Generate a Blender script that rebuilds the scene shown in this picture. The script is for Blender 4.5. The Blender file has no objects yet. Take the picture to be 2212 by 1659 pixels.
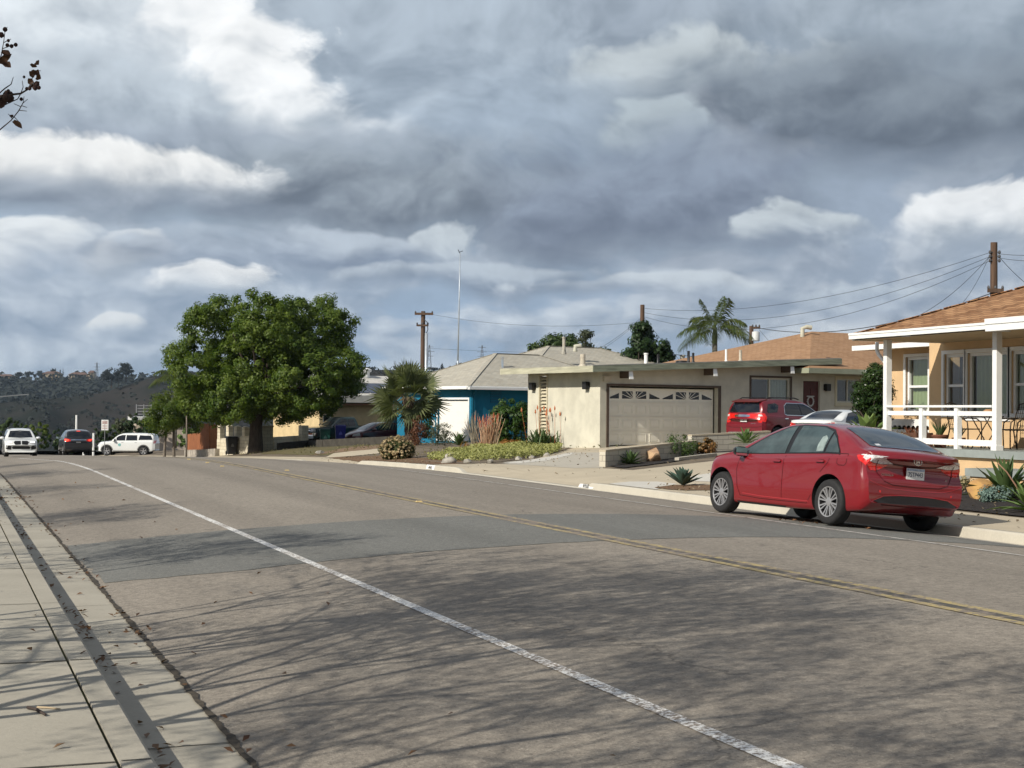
import bpy, bmesh, math, random
import numpy as np
from mathutils import Vector, Matrix, Quaternion
from mathutils.bvhtree import BVHTree
from mathutils.geometry import delaunay_2d_cdt

S = bpy.context.scene
COL = S.collection
R = math.radians
random.seed(7)
# ---------------------------------------------------------------- camera
# world axes: X to the right across the street, Y along the street, Z up
FPX = 3320.0                       # focal length in pixels of a 2212 x 1659 picture
YAW, PITCH, ROLL = R(20.334), R(1.022), R(0.5)
EYE = np.array([0.0, 0.0, 1.75])
_F = np.array([math.sin(YAW)*math.cos(PITCH), math.cos(YAW)*math.cos(PITCH), math.sin(PITCH)])
_R0 = np.array([math.cos(YAW), -math.sin(YAW), 0.0])
_U0 = np.cross(_R0, _F)
_R = math.cos(ROLL)*_R0 + math.sin(ROLL)*_U0
_U = -math.sin(ROLL)*_R0 + math.cos(ROLL)*_U0
cam = bpy.data.cameras.new('camera')
cam.sensor_width = 36.0
cam.lens = FPX/2212*36.0
cam.clip_start = 0.1
cam.clip_end = 20000
co = bpy.data.objects.new('camera', cam)
COL.objects.link(co)
co.matrix_world = Matrix(((_R[0], _U[0], -_F[0], EYE[0]), (_R[1], _U[1], -_F[1], EYE[1]),
                          (_R[2], _U[2], -_F[2], EYE[2]), (0, 0, 0, 1)))
S.camera = co
# ---------------------------------------------------------------- light and exposure
SUN = Vector((-1.0, -0.40, 0.70)).normalized()
sl = bpy.data.lights.new('sun', 'SUN')
sl.energy = 5.0
sl.angle = R(0.53)
sl.color = (1.0, 0.93, 0.81)
so = bpy.data.objects.new('sun', sl)
COL.objects.link(so)
so.rotation_euler = SUN.to_track_quat('Z', 'Y').to_euler()
S.view_settings.view_transform = 'Standard'
S.view_settings.look = 'None'
S.view_settings.gamma = 1.0
S.view_settings.exposure = 0.0
S.cycles.max_bounces = 6
S.cycles.diffuse_bounces = 3
S.cycles.glossy_bounces = 3
S.cycles.transmission_bounces = 4
S.cycles.transparent_max_bounces = 8
S.cycles.caustics_reflective = False
S.cycles.caustics_refractive = False

def srgb(r, g, b):
    f = lambda c: (c/255/12.92) if c <= 10 else ((c/255+0.055)/1.055)**2.4
    return (f(r), f(g), f(b))

# ---------------------------------------------------------------- node helper
class NT:
    """small expression builder for shader nodes"""
    def __init__(s, tree):
        s.t = tree; s.n = tree.nodes; s.l = tree.links
    def new(s, typ, **kw):
        n = s.n.new(typ)
        for k, v in kw.items(): setattr(n, k, v)
        return n
    def put(s, sock, v):
        if v is None: return
        if hasattr(v, 'is_output'): s.l.new(v, sock)
        else:
            if isinstance(v, (tuple, list)) and len(v) == 3 and sock.type == 'RGBA': v = (*v, 1)
            sock.default_value = v
    def m(s, op, a, b=None, c=None, clamp=False):
        n = s.new('ShaderNodeMath', operation=op, use_clamp=clamp)
        s.put(n.inputs[0], a); s.put(n.inputs[1], b); s.put(n.inputs[2], c)
        return n.outputs[0]
    def v(s, op, a, b=None, scale=None):
        n = s.new('ShaderNodeVectorMath', operation=op)
        s.put(n.inputs[0], a); s.put(n.inputs[1], b)
        if scale is not None: s.put(n.inputs['Scale'], scale)
        return n.outputs['Value'] if op in ('DOT_PRODUCT', 'LENGTH', 'DISTANCE') else n.outputs[0]
    def mix(s, f, a, b):
        n = s.new('ShaderNodeMix', data_type='RGBA')
        s.put(n.inputs[0], f); s.put(n.inputs[6], a); s.put(n.inputs[7], b)
        return n.outputs[2]
    def ss(s, x, e0, e1):
        n = s.new('ShaderNodeMapRange', interpolation_type='SMOOTHSTEP')
        s.put(n.inputs[0], x); n.inputs[1].default_value = e0; n.inputs[2].default_value = e1
        return n.outputs[0]
    def noise(s, vec, scale, detail=4, rough=0.5, dist=0.0, out=0):
        n = s.new('ShaderNodeTexNoise')
        s.put(n.inputs['Vector'], vec); n.inputs['Scale'].default_value = scale
        n.inputs['Detail'].default_value = detail; n.inputs['Roughness'].default_value = rough
        n.inputs['Distortion'].default_value = dist
        return n.outputs[out]
    def xyz(s, x, y, z=0.0):
        n = s.new('ShaderNodeCombineXYZ'); s.put(n.inputs[0], x); s.put(n.inputs[1], y); s.put(n.inputs[2], z)
        return n.outputs[0]
    def sep(s, v):
        n = s.new('ShaderNodeSeparateXYZ'); s.put(n.inputs[0], v); return n.outputs

# ---------------------------------------------------------------- sky: clear Nishita sky behind banks of cloud
def build_sky():
    w = bpy.data.worlds.new('World'); S.world = w; w.use_nodes = True
    w.cycles.sampling_method = 'MANUAL'; w.cycles.sample_map_resolution = 256
    t = w.node_tree; t.nodes.clear(); N = NT(t)
    out = N.new('ShaderNodeOutputWorld')
    sky = N.new('ShaderNodeTexSky', sky_type='NISHITA')
    sky.sun_disc = False
    sky.sun_elevation = math.asin(SUN.z)
    sky.sun_rotation = math.atan2(SUN.x, SUN.y) % (2*math.pi)
    sky.air_density = 1.0; sky.dust_density = 0.6
    bg = N.new('ShaderNodeBackground'); bg.inputs[1].default_value = 0.09
    t.links.new(sky.outputs[0], bg.inputs[0])
    d = N.v('NORMALIZE', N.new('ShaderNodeTexCoord').outputs['Generated'])
    x, y, z = N.sep(d)
    az = N.m('SUBTRACT', N.m('MULTIPLY', N.m('ARCTAN2', x, y), 180/math.pi), 20.33)   # degrees from the middle of the view
    el = N.m('MULTIPLY', N.m('ARCSINE', z), 180/math.pi)
    # cauliflower field: fractal cells and noise, squeezed towards the horizon as a cloud deck is
    els = N.m('MULTIPLY', N.m('POWER', N.m('MAXIMUM', N.m('ADD', el, 1.0), 0.05), 0.75), 2.5)
    q = N.xyz(N.m('MULTIPLY', az, 0.72), els, 0.0)
    wq = N.v('SCALE', N.v('SUBTRACT', N.noise(q, 0.16, 3, 0.5, 0.0, 1), (0.5, 0.5, 0.5)), scale=4.0)
    q = N.v('ADD', q, wq)
    def field(p):
        vo = N.new('ShaderNodeTexVoronoi', voronoi_dimensions='2D', feature='SMOOTH_F1', normalize=True)
        N.put(vo.inputs['Vector'], p); vo.inputs['Scale'].default_value = 0.33; vo.inputs['Detail'].default_value = 4.0
        vo.inputs['Roughness'].default_value = 0.48; vo.inputs['Lacunarity'].default_value = 2.3; vo.inputs['Smoothness'].default_value = 0.35
        n = N.noise(p, 0.26, 4, 0.5)
        return N.m('ADD', N.m('MULTIPLY', N.m('SUBTRACT', 0.42, vo.outputs['Distance']), 0.9), N.m('MULTIPLY', N.m('SUBTRACT', n, 0.5), 1.3))
    B = field(q); B2 = field(N.v('ADD', q, (-0.32, 0.62, 0.0)))
    emb = N.m('SUBTRACT', B, B2)                       # > 0 on the sides that face the light
    soft = N.noise(N.xyz(az, N.m('MULTIPLY', el, 1.5), 0.0), 0.11, 4, 0.5)
    low = N.ss(el, 8.5, 2.5)
    # back layer: grey sheet, a little blue showing near the horizon
    c = N.mix(N.ss(el, 0.3, 11.0), srgb(144, 168, 196), srgb(172, 185, 198))
    c = N.mix(N.ss(az, -4.0, 15.0), c, srgb(150, 164, 182))
    # small far cumulus, low over the horizon
    mk = N.m('MULTIPLY', N.ss(N.m('ADD', B, N.m('MULTIPLY', N.m('SUBTRACT', soft, 0.5), 0.9)), -0.10, 0.08), N.m('ADD', 0.20, N.m('MULTIPLY', low, 0.38)))
    c = N.mix(mk, c, N.mix(N.ss(emb, -0.26, 0.34), srgb(136, 150, 170), srgb(226, 229, 230)))
    DEG = 57.3/FPX
    def A(px): return (px-1106)*DEG
    def E(py): return (830-py)*DEG + 1.02
    W_ = (246, 248, 249)
    # banks of cloud, far to near: x, y, half width, half height, top colour, base colour, opacity, edge break-up, shading split
    banks = [
        (120, 150, 560, 230, (224, 231, 236), (190, 201, 212), .85, .5, .0),
        (1250, 40, 460, 80, (160, 172, 186), (122, 135, 150), .8, .5, .0),
        (880, 170, 420, 230, (176, 189, 202), (142, 157, 174), .8, .8, .0),
        (455, 110, 140, 125, W_, (205, 214, 222), .95, .85, -.25),
        (590, 205, 185, 165, W_, (196, 206, 215), .95, .85, -.3),
        (2000, 90, 480, 130, (166, 178, 190), (132, 146, 160), .85, .6, .0),
        (1480, 165, 270, 90, (194, 203, 208), (140, 153, 167), .9, .7, -.1),
        (1180, 330, 260, 150, (164, 179, 195), (132, 147, 168), .85, .7, .0),
        (1500, 295, 110, 70, (210, 217, 227), (168, 182, 205), .8, .9, .0),
        (1630, 350, 130, 55, (200, 208, 219), (158, 172, 195), .75, .9, .0),
        (1880, 262, 520, 118, (130, 141, 153), (98, 109, 124), .95, .55, .15),
        (225, 265, 310, 92, (190, 201, 211), (150, 163, 178), .92, .65, .0),
        (440, 335, 440, 52, (158, 169, 183), (130, 143, 160), .9, .5, .1),
        (820, 430, 560, 105, (160, 171, 182), (106, 117, 132), .95, .6, .25),
        (1395, 300, 150, 75, (178, 190, 198), (134, 148, 167), .9, .7, -.1),
        (1390, 440, 330, 120, (140, 152, 170), (108, 119, 138), .96, .8, .15),
        (130, 395, 340, 72, (240, 241, 240), (176, 184, 193), .96, .65, -.2),
        (120, 462, 370, 40, (160, 170, 183), (128, 140, 157), .9, .5, .0),
        (1750, 520, 130, 55, (196, 205, 211), (140, 153, 171), .9, .8, -.1),
        (2090, 495, 175, 70, (234, 237, 239), (172, 183, 195), .96, .75, -.2),
        (45, 560, 170, 55, (226, 231, 234), (160, 173, 190), .92, .75, -.1),
        (305, 570, 64, 38, (238, 240, 240), (186, 196, 206), .95, .8, -.2),
        (560, 560, 330, 45, (172, 184, 198), (128, 142, 163), .85, .7, .1),
        (790, 545, 180, 38, (184, 195, 207), (130, 144, 165), .85, .7, .0),
        (495, 622, 90, 32, (232, 235, 237), (176, 188, 201), .95, .8, -.1),
        (1000, 520, 60, 70, (204, 213, 219), (150, 163, 180), .8, .8, -.1),
        (1120, 605, 330, 36, (184, 195, 206), (130, 145, 166), .85, .7, .0),
        (1420, 625, 260, 30, (196, 205, 213), (138, 152, 172), .85, .7, -.1),
        (300, 730, 60, 30, (222, 226, 228), (176, 189, 204), .8, .8, -.1),
        (1850, 640, 220, 30, (184, 195, 206), (138, 152, 173), .8, .7, .0),
    ]
    bw = N.v('SCALE', N.v('SUBTRACT', N.noise(N.xyz(az, N.m('MULTIPLY', el, 1.6), 3.0), 0.13, 3, 0.55, 0.0, 1), (0.5, 0.5, 0.5)), scale=6.5)
    bwx, bwy, _ = N.sep(bw)
    baz = N.m('ADD', az, bwx); bel = N.m('MULTIPLY_ADD', bwy, 0.5, el)
    fine = N.m('MULTIPLY', N.m('SUBTRACT', N.noise(q, 1.7, 4, 0.6), 0.5), 0.42)
    Bm = N.m('ADD', B, fine)
    for (bx, by, hw, hh, ct, cb, op, brk, sp) in banks:
        u = N.m('MULTIPLY', N.m('SUBTRACT', baz, A(bx)), 1/(hw*DEG))
        v = N.m('MULTIPLY', N.m('SUBTRACT', bel, E(by)), 1/(hh*DEG))
        vb = N.m('MULTIPLY', N.m('MINIMUM', v, 0.0), 1.2)
        vv = N.m('ADD', vb, N.m('MAXIMUM', v, 0.0))
        r = N.m('SQRT', N.m('MULTIPLY_ADD', u, u, N.m('MULTIPLY', vv, vv)))
        big = min(1.0, (90/hh)**.5)
        r = N.m('MULTIPLY_ADD', Bm, -brk*1.75*big, r)
        # crisp heads, soft flat bases
        dark = sum(ct) < 560
        e = N.m('MULTIPLY_ADD', N.m('MINIMUM', N.m('MAXIMUM', N.m('MULTIPLY', v, -1.0), -0.12), 0.8), 0.50, 0.42 if dark else 0.20)
        mk = N.m('MULTIPLY_ADD', N.m('DIVIDE', N.m('SUBTRACT', 0.92, r), e), 0.5, 0.5, True)
        mk = N.m('MULTIPLY', mk, op)
        sh = N.m('MULTIPLY_ADD', N.m('ADD', emb, N.m('MULTIPLY', fine, 0.5)), 2.3, v)
        c = N.mix(mk, c, N.mix(N.ss(sh, -0.85+sp, 0.85+sp), srgb(*cb), srgb(*ct)))
    c = N.v('SCALE', c, scale=N.m('MULTIPLY_ADD', emb, 0.46, 1.05))
    # overhead and behind the viewer the deck is broken, with clear sky between
    away = N.m('MAXIMUM', N.ss(el, 17.0, 40.0), N.ss(N.m('ABSOLUTE', az), 24.0, 60.0))
    c = N.mix(away, c, N.mix(N.ss(soft, 0.35, 0.65), srgb(138, 147, 160), srgb(190, 193, 197)))  # unseen clouds greyed to lower the fill light
    gap = N.m('MULTIPLY', away, N.m('MULTIPLY', N.ss(soft, 0.54, 0.42), 0.8))
    bgc = N.new('ShaderNodeBackground'); N.put(bgc.inputs[0], c); bgc.inputs[1].default_value = 1.0
    mx = N.new('ShaderNodeMixShader')
    N.put(mx.inputs[0], gap); t.links.new(bgc.outputs[0], mx.inputs[1]); t.links.new(bg.outputs[0], mx.inputs[2])
    t.links.new(mx.outputs[0], out.inputs[0])
build_sky()
# ---------------------------------------------------------------- materials
MATS = {}
def M(name, col, rough=0.8, var=0.12, scale=4.0, bump=0.0, bscale=60.0, metal=0.0, spec=0.4, coat=0.0, detail=5, col2=None, stretch=None):
    """procedural surface: base colour varied by noise in the object's own space, optional bump"""
    if name in MATS: return MATS[name]
    m = bpy.data.materials.new(name); m.use_nodes = True; MATS[name] = m
    t = m.node_tree; N = NT(t); b = t.nodes['Principled BSDF']
    o = N.new('ShaderNodeTexCoord').outputs['Object']
    if stretch: o = N.v('MULTIPLY', o, stretch)
    if var > 0 or col2:
        n = N.noise(o, scale, detail, 0.6)
        c2 = col2 if col2 else tuple(min(1, c*(1+var)) for c in col)
        c1 = col if col2 else tuple(c*(1-var) for c in col)
        N.put(b.inputs['Base Color'], N.mix(N.ss(n, 0.3, 0.7), c1, c2))
    else: b.inputs['Base Color'].default_value = (*col, 1)
    b.inputs['Roughness'].default_value = rough
    b.inputs['Metallic'].default_value = metal
    b.inputs['Specular IOR Level'].default_value = spec
    b.inputs['Coat Weight'].default_value = coat
    b.inputs['Coat Roughness'].default_value = 0.03
    if bump > 0:
        bn = N.new('ShaderNodeBump'); bn.inputs['Strength'].default_value = bump; bn.inputs['Distance'].default_value = 0.02
        N.put(bn.inputs['Height'], N.noise(o, bscale, 3, 0.6)); N.put(b.inputs['Normal'], bn.outputs[0])
    return m

def leafmat(name, c1, c2, trans=0.30, rough=0.5):
    if name in MATS: return MATS[name]
    m = bpy.data.materials.new(name); m.use_nodes = True; MATS[name] = m
    t = m.node_tree; N = NT(t); b = t.nodes['Principled BSDF']; out = t.nodes['Material Output']
    g = N.new('ShaderNodeNewGeometry')
    o = N.new('ShaderNodeTexCoord').outputs['Object']
    f = N.m('ADD', N.m('MULTIPLY', g.outputs['Random Per Island'], 0.65), N.m('MULTIPLY', N.ss(N.noise(o, 0.9, 2), 0.35, 0.65), 0.35))
    c = N.mix(f, c1, c2)
    N.put(b.inputs['Base Color'], c); b.inputs['Roughness'].default_value = rough
    b.inputs['Specular IOR Level'].default_value = 0.3
    tr = N.new('ShaderNodeBsdfTranslucent'); N.put(tr.inputs[0], N.v('MULTIPLY', c, (1.3, 1.4, 0.6)))
    mx = N.new('ShaderNodeMixShader'); mx.inputs[0].default_value = trans
    t.links.new(b.outputs[0], mx.inputs[1]); t.links.new(tr.outputs[0], mx.inputs[2]); t.links.new(mx.outputs[0], out.inputs[0])
    return m

def brickmat(name, c1, c2, mortar, bw, bh, ms=0.02, rough=0.9, roof=False, bump=0.4, var=0.25, offset=0.5, fleck=None):
    """bricks, blocks or shingles laid out in the object's own metres; roof: courses follow each slope in plan"""
    if name in MATS: return MATS[name]
    m = bpy.data.materials.new(name); m.use_nodes = True; MATS[name] = m
    t = m.node_tree; N = NT(t); b = t.nodes['Principled BSDF']
    tc = N.new('ShaderNodeTexCoord'); o = tc.outputs['Object']; nx, ny, nz = N.sep(tc.outputs['Normal'])
    x, y, z = N.sep(o)
    sel = N.m('GREATER_THAN', N.m('ABSOLUTE', nx), N.m('ABSOLUTE', ny))
    sw = N.new('ShaderNodeMix', data_type='VECTOR'); N.put(sw.inputs[0], sel)
    if roof:
        N.put(sw.inputs[4], N.xyz(x, y)); N.put(sw.inputs[5], N.xyz(y, x))
    else:
        N.put(sw.inputs[4], N.xyz(x, z)); N.put(sw.inputs[5], N.xyz(y, z))
        
    vec = sw.outputs[1]
    br = N.new('ShaderNodeTexBrick'); br.offset = offset
    N.put(br.inputs['Vector'], vec)
    br.inputs['Color1'].default_value = (0, 0, 0, 1); br.inputs['Color2'].default_value = (1, 1, 1, 1)
    br.inputs['Mortar'].default_value = (0.5, 0.5, 0.5, 1)
    br.inputs['Scale'].default_value = 1.0; br.inputs['Brick Width'].default_value = bw; br.inputs['Row Height'].default_value = bh
    br.inputs['Mortar Size'].default_value = ms; br.inputs['Mortar Smooth'].default_value = 0.1; br.inputs['Bias'].default_value = 0.0
    c = N.mix(br.outputs['Color'], c1, c2)
    n = N.noise(o, 1.1, 5, 0.65)
    c = N.v('SCALE', c, scale=N.m('ADD', N.m('MULTIPLY', N.m('SUBTRACT', n, 0.5), var*2), 1.0))
    if fleck:
        c = N.mix(N.m('MULTIPLY', N.ss(N.noise(o, 9.0, 3, 0.7), 0.5, 0.66), 0.5), c, fleck)
    c = N.mix(br.outputs['Fac'], c, mortar)
    N.put(b.inputs['Base Color'], c); b.inputs['Roughness'].default_value = rough; b.inputs['Specular IOR Level'].default_value = 0.2
    bn = N.new('ShaderNodeBump'); bn.inputs['Strength'].default_value = bump; bn.inputs['Distance'].default_value = 0.02
    N.put(bn.inputs['Height'], N.m('ADD', N.m('MULTIPLY', br.outputs['Fac'], -1.0), N.m('MULTIPLY', N.noise(o, 40, 3), 0.6)))
    N.put(b.inputs['Normal'], bn.outputs[0])
    return m

def glassmat(name, col, rough=0.04, spec=0.9):
    m = M(name, col, rough, 0.0, spec=spec); return m

def clearglass(name, tint, mixf):
    """window pane one can look through: tinted, with the sky's reflection"""
    if name in MATS: return MATS[name]
    m = bpy.data.materials.new(name); m.use_nodes = True; MATS[name] = m
    t = m.node_tree; N = NT(t); out = t.nodes['Material Output']
    gl = N.new('ShaderNodeBsdfGlossy'); gl.inputs['Roughness'].default_value = 0.02; gl.inputs['Color'].default_value = (1, 1, 1, 1)
    tp = N.new('ShaderNodeBsdfTransparent'); tp.inputs[0].default_value = (*tint, 1)
    fr = N.new('ShaderNodeLayerWeight'); fr.inputs[0].default_value = 0.5
    mx = N.new('ShaderNodeMixShader')
    N.put(mx.inputs[0], N.m('ADD', N.m('MULTIPLY', N.m('POWER', fr.outputs[1], 4.0), 0.8), mixf, clamp=True))
    t.links.new(tp.outputs[0], mx.inputs[1]); t.links.new(gl.outputs[0], mx.inputs[2]); t.links.new(mx.outputs[0], out.inputs[0])
    return m

def emit(name, col, s):
    if name in MATS: return MATS[name]
    m = M(name, col, 0.3, 0.0); b = m.node_tree.nodes['Principled BSDF']
    b.inputs['Emission Color'].default_value = (*col, 1); b.inputs['Emission Strength'].default_value = s
    return m

# ---------------------------------------------------------------- objects and tags
def tag(o, label=None, cat=None, group=None, kind=None):
    if label: o['label'] = label
    if cat: o['category'] = cat
    if group: o['group'] = group
    if kind: o['kind'] = kind
    return o
def thing(name, label, cat, loc=(0, 0, 0), rz=0.0, group=None, tilt=None):
    o = bpy.data.objects.new(name, None); COL.objects.link(o)
    o.empty_display_size = 0.2
    o.location = loc; o.rotation_euler = (tilt[0] if tilt else 0, tilt[1] if tilt else 0, rz)
    return tag(o, label, cat, group)
def link(name, me, mat=None, parent=None, smooth=False, angle=None):
    if mat is not None:
        for mm in (mat if isinstance(mat, (list, tuple)) else [mat]):
            me.materials.append(mm)
    if smooth: me.shade_smooth()
    if angle: me.set_sharp_from_angle(angle=R(angle))
    o = bpy.data.objects.new(name, me); COL.objects.link(o)
    if parent is not None: o.parent = parent
    return o
def copy_tree(o, parent=None):
    c = o.copy(); COL.objects.link(c)
    if parent is not None: c.parent = parent
    for ch in list(o.children): copy_tree(ch, c)
    return c

class MB:
    """collects simple solids and joins them into ONE mesh"""
    def __init__(s): s.v = []; s.f = []
    def add(s, vs, fs):
        n = len(s.v); s.v += [tuple(p) for p in vs]; s.f += [tuple(i+n for i in q) for q in fs]; return s
    def box(s, x0, x1, y0, y1, z0, z1, mtx=None):
        vs = [(x, y, z) for z in (z0, z1) for y in (y0, y1) for x in (x0, x1)]
        if mtx is not None: vs = [mtx @ Vector(v) for v in vs]
        return s.add(vs, [(0, 2, 3, 1), (4, 5, 7, 6), (0, 1, 5, 4), (2, 6, 7, 3), (0, 4, 6, 2), (1, 3, 7, 5)])
    def bar(s, p0, p1, w, h, up=(0, 0, 1)):
        p0 = Vector(p0); p1 = Vector(p1); d = (p1-p0); L = d.length; d.normalize()
        u = Vector(up); a = d.cross(u)
        if a.length < 1e-4: a = d.cross(Vector((1, 0, 0)))
        a.normalize(); b = a.cross(d)
        vs = [p + a*sa*w/2 + b*sb*h/2 for p in (p0, p1) for sb in (-1, 1) for sa in (-1, 1)]
        return s.add(vs, [(0, 1, 3, 2), (4, 6, 7, 5), (0, 4, 5, 1), (2, 3, 7, 6), (0, 2, 6, 4), (1, 5, 7, 3)])
    def tube(s, pts, rad, n=8, cap=True):
        pts = [Vector(p) for p in pts]; k = len(pts)
        if not isinstance(rad, (list, tuple)): rad = [rad]*k
        base = len(s.v); up = None
        for i, p in enumerate(pts):
            d = (pts[min(i+1, k-1)]-pts[max(i-1, 0)])
            if d.length < 1e-9: d = Vector((0, 0, 1))
            d.normalize()
            if up is None: up = d.orthogonal().normalized()
            a = (up - d*up.dot(d))
            if a.length < 1e-5: a = d.orthogonal()
            a.normalize(); up = a; b = d.cross(a)
            for j in range(n):
                t = 2*math.pi*j/n
                s.v.append(tuple(p + (a*math.cos(t)+b*math.sin(t))*rad[i]))
        for i in range(k-1):
            for j in range(n):
                a0 = base+i*n+j; a1 = base+i*n+(j+1) % n
                s.f.append((a0, a1, a1+n, a0+n))
        if cap:
            s.f.append(tuple(base+j for j in reversed(range(n)))); s.f.append(tuple(base+(k-1)*n+j for j in range(n)))
        return s
    def lathe(s, prof, n=24, mtx=None, axis='Z', cap=True):
        """profile [(r, h)] turned about an axis"""
        base = len(s.v)
        for (r, h) in prof:
            for j in range(n):
                t = 2*math.pi*j/n
                p = (r*math.cos(t), r*math.sin(t), h) if axis == 'Z' else (r*math.cos(t), h, r*math.sin(t))
                s.v.append(tuple(mtx @ Vector(p)) if mtx is not None else p)
        for i in range(len(prof)-1):
            for j in range(n):
                a0 = base+i*n+j; a1 = base+i*n+(j+1) % n
                s.f.append((a0, a1, a1+n, a0+n))
        if cap: s.f.append(tuple(base+j for j in reversed(range(n)))); s.f.append(tuple(base+(len(prof)-1)*n+j for j in range(n)))
        return s
    def prism(s, poly, h0, h1, fn=None):
        """polygon in the XY plane raised from h0 to h1 (fn maps (x, y, h) to a point)"""
        fn = fn or (lambda x, y, h: (x, y, h)); n = len(poly)
        vs = [fn(x, y, h0) for x, y in poly] + [fn(x, y, h1) for x, y in poly]
        fs = [tuple(reversed(range(n))), tuple(range(n, 2*n))] + [(i, (i+1) % n, (i+1) % n+n, i+n) for i in range(n)]
        return s.add(vs, fs)
    def quad(s, a, b, c, d): return s.add([a, b, c, d], [(0, 1, 2, 3)])
    def mesh(s, name):
        me = bpy.data.meshes.new(name); me.from_pydata(s.v, [], s.f); me.validate(); me.update()
        bm = bmesh.new(); bm.from_mesh(me); bmesh.ops.recalc_face_normals(bm, faces=bm.faces); bm.to_mesh(me); bm.free()
        return me
    def build(s, name, mat=None, parent=None, smooth=False, angle=None, bevel=0.0):
        me = s.mesh(name)
        if bevel > 0:
            bm = bmesh.new(); bm.from_mesh(me)
            bmesh.ops.bevel(bm, geom=list(bm.edges), offset=bevel, segments=2, affect='EDGES', profile=0.5)
            bm.to_mesh(me); bm.free()
        return link(name, me, mat, parent, smooth, angle)

def np_mesh(name, V, Q):
    """fast mesh from arrays: V (n,3), Q (m,k)"""
    V = np.asarray(V, np.float32); Q = np.asarray(Q, np.int32); k = Q.shape[1]
    me = bpy.data.meshes.new(name)
    me.vertices.add(len(V)); me.vertices.foreach_set('co', V.ravel())
    me.loops.add(Q.size); me.loops.foreach_set('vertex_index', Q.ravel())
    me.polygons.add(len(Q)); me.polygons.foreach_set('loop_start', np.arange(0, Q.size, k, dtype=np.int32))
    me.update(calc_edges=True); me.validate()
    return me

def text_mesh(txt, size, depth=0.002):
    cu = bpy.data.curves.new('lettering', 'FONT'); cu.body = txt; cu.size = size; cu.extrude = depth
    cu.align_x = 'CENTER'; cu.align_y = 'CENTER'
    o = bpy.data.objects.new('lettering', cu); COL.objects.link(o)
    dg = bpy.context.evaluated_depsgraph_get()
    me = bpy.data.meshes.new_from_object(o.evaluated_get(dg))
    bpy.data.objects.remove(o); bpy.data.curves.remove(cu)
    return me

# ---------------------------------------------------------------- terrain
def sm(x, a, b):
    t = min(1.0, max(0.0, (x-a)/(b-a))); return t*t*(3-2*t)
def zlong(Y):                             # the carriageway crests and runs downhill
    if Y < 38: return 0.0
    if Y < 56.6: return -(Y-38)**2/1186.0
    return -0.2917-0.0286*(Y-56.6)
def zlot(Y):                              # the house lots hold their level longer
    if Y < 40: return 0.0
    if Y < 78: return -(Y-40)**2/2600.0
    return -0.5554-0.0290*(Y-78)
def zroad(X):
    t = min(1, max(0, (X-1.45)/12.3)); return 0.29*4*t*(1-t)          # strongly cambered
KX = 13.75                               # street face of the far kerb
DIPS = [(32.6, 41.0), (53.0, 61.0)]   # driveways: the kerb is laid down
def hk(Y):
    h = 0.15
    for a, b in DIPS:
        h = min(h, 0.02+0.13*(1-sm(Y, a-0.7, a)+sm(Y, b, b+0.7)))
    return h
def gz(X, Y):
    zl = zlong(Y)
    if X < 0.945: return 0.15+zl
    if X < 1.45: return 0.012*(X-0.945)+zl
    if X < KX: return zroad(X)+zl
    zr = zl+(zlot(Y)-zl)*sm(X, 14.2, 19.5)
    s = sm(X, KX+0.1, KX+1.6)
    z = zr+hk(Y)*(1-s)+0.16*s
    fade = 1-sm(Y, 80, 110)*0.3
    z += (0.052*(min(X, 24)-15.3)+0.01*(max(X, 24)-24))*fade if X > 15.3 else 0
    return z
def pt(px, py, d):
    return EYE+d*(_F+_R*(px-1106)/FPX-_U*(py-829.5)/FPX)
def gpt(px, py):
    """where the sight line through a point of the picture meets the ground"""
    r = _F+_R*(px-1106)/FPX-_U*(py-829.5)/FPX
    lo = 2.0
    t0 = 3.0
    while t0 < 400:
        p = EYE+r*t0
        if p[2] <= gz(p[0], p[1]): break
        t0 += 0.25
    a, b = t0-0.25, t0
    for _ in range(30):
        m_ = (a+b)/2; p = EYE+r*m_
        if p[2] <= gz(p[0], p[1]): b = m_
        else: a = m_
    p = EYE+r*b
    return (float(p[0]), float(p[1]))

def drape(name, poly, off, mat, res=1.0, zf=gz, kind='structure', rough_edge=0.0, seed=0):
    """a sheet over the ground inside a plan polygon"""
    rnd = random.Random(seed)
    P = []
    n = len(poly)
    for i in range(n):
        a = Vector(poly[i]); b = Vector(poly[(i+1) % n]); k = max(1, int((b-a).length/res))
        for j in range(k):
            q = a.lerp(b, j/k)
            if rough_edge: q = q+Vector((rnd.uniform(-1, 1), rnd.uniform(-1, 1)))*rough_edge
            P.append(q)
    m = len(P)
    xs = [p.x for p in P]; ys = [p.y for p in P]
    pts = list(P)
    def inside(x, y):
        c = False; j = m-1
        for i in range(m):
            if (P[i].y > y) != (P[j].y > y) and x < (P[j].x-P[i].x)*(y-P[i].y)/(P[j].y-P[i].y)+P[i].x: c = not c
            j = i
        return c
    x = min(xs)+res*0.5
    while x < max(xs):
        y = min(ys)+res*0.5
        while y < max(ys):
            if inside(x, y): pts.append(Vector((x, y)))
            y += res
        x += res
    vs, es, fs, *_ = delaunay_2d_cdt(pts, [], [list(range(m))], 1, 1e-4)
    me = bpy.data.meshes.new(name)
    me.from_pydata([(v.x, v.y, zf(v.x, v.y)+off) for v in vs], [], fs); me.update()
    bm = bmesh.new(); bm.from_mesh(me)
    for f in bm.faces:
        if f.normal.z < 0: f.normal_flip()
    bm.to_mesh(me); bm.free()
    return tag(link(name, me, mat, None, True), kind=kind)

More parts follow.
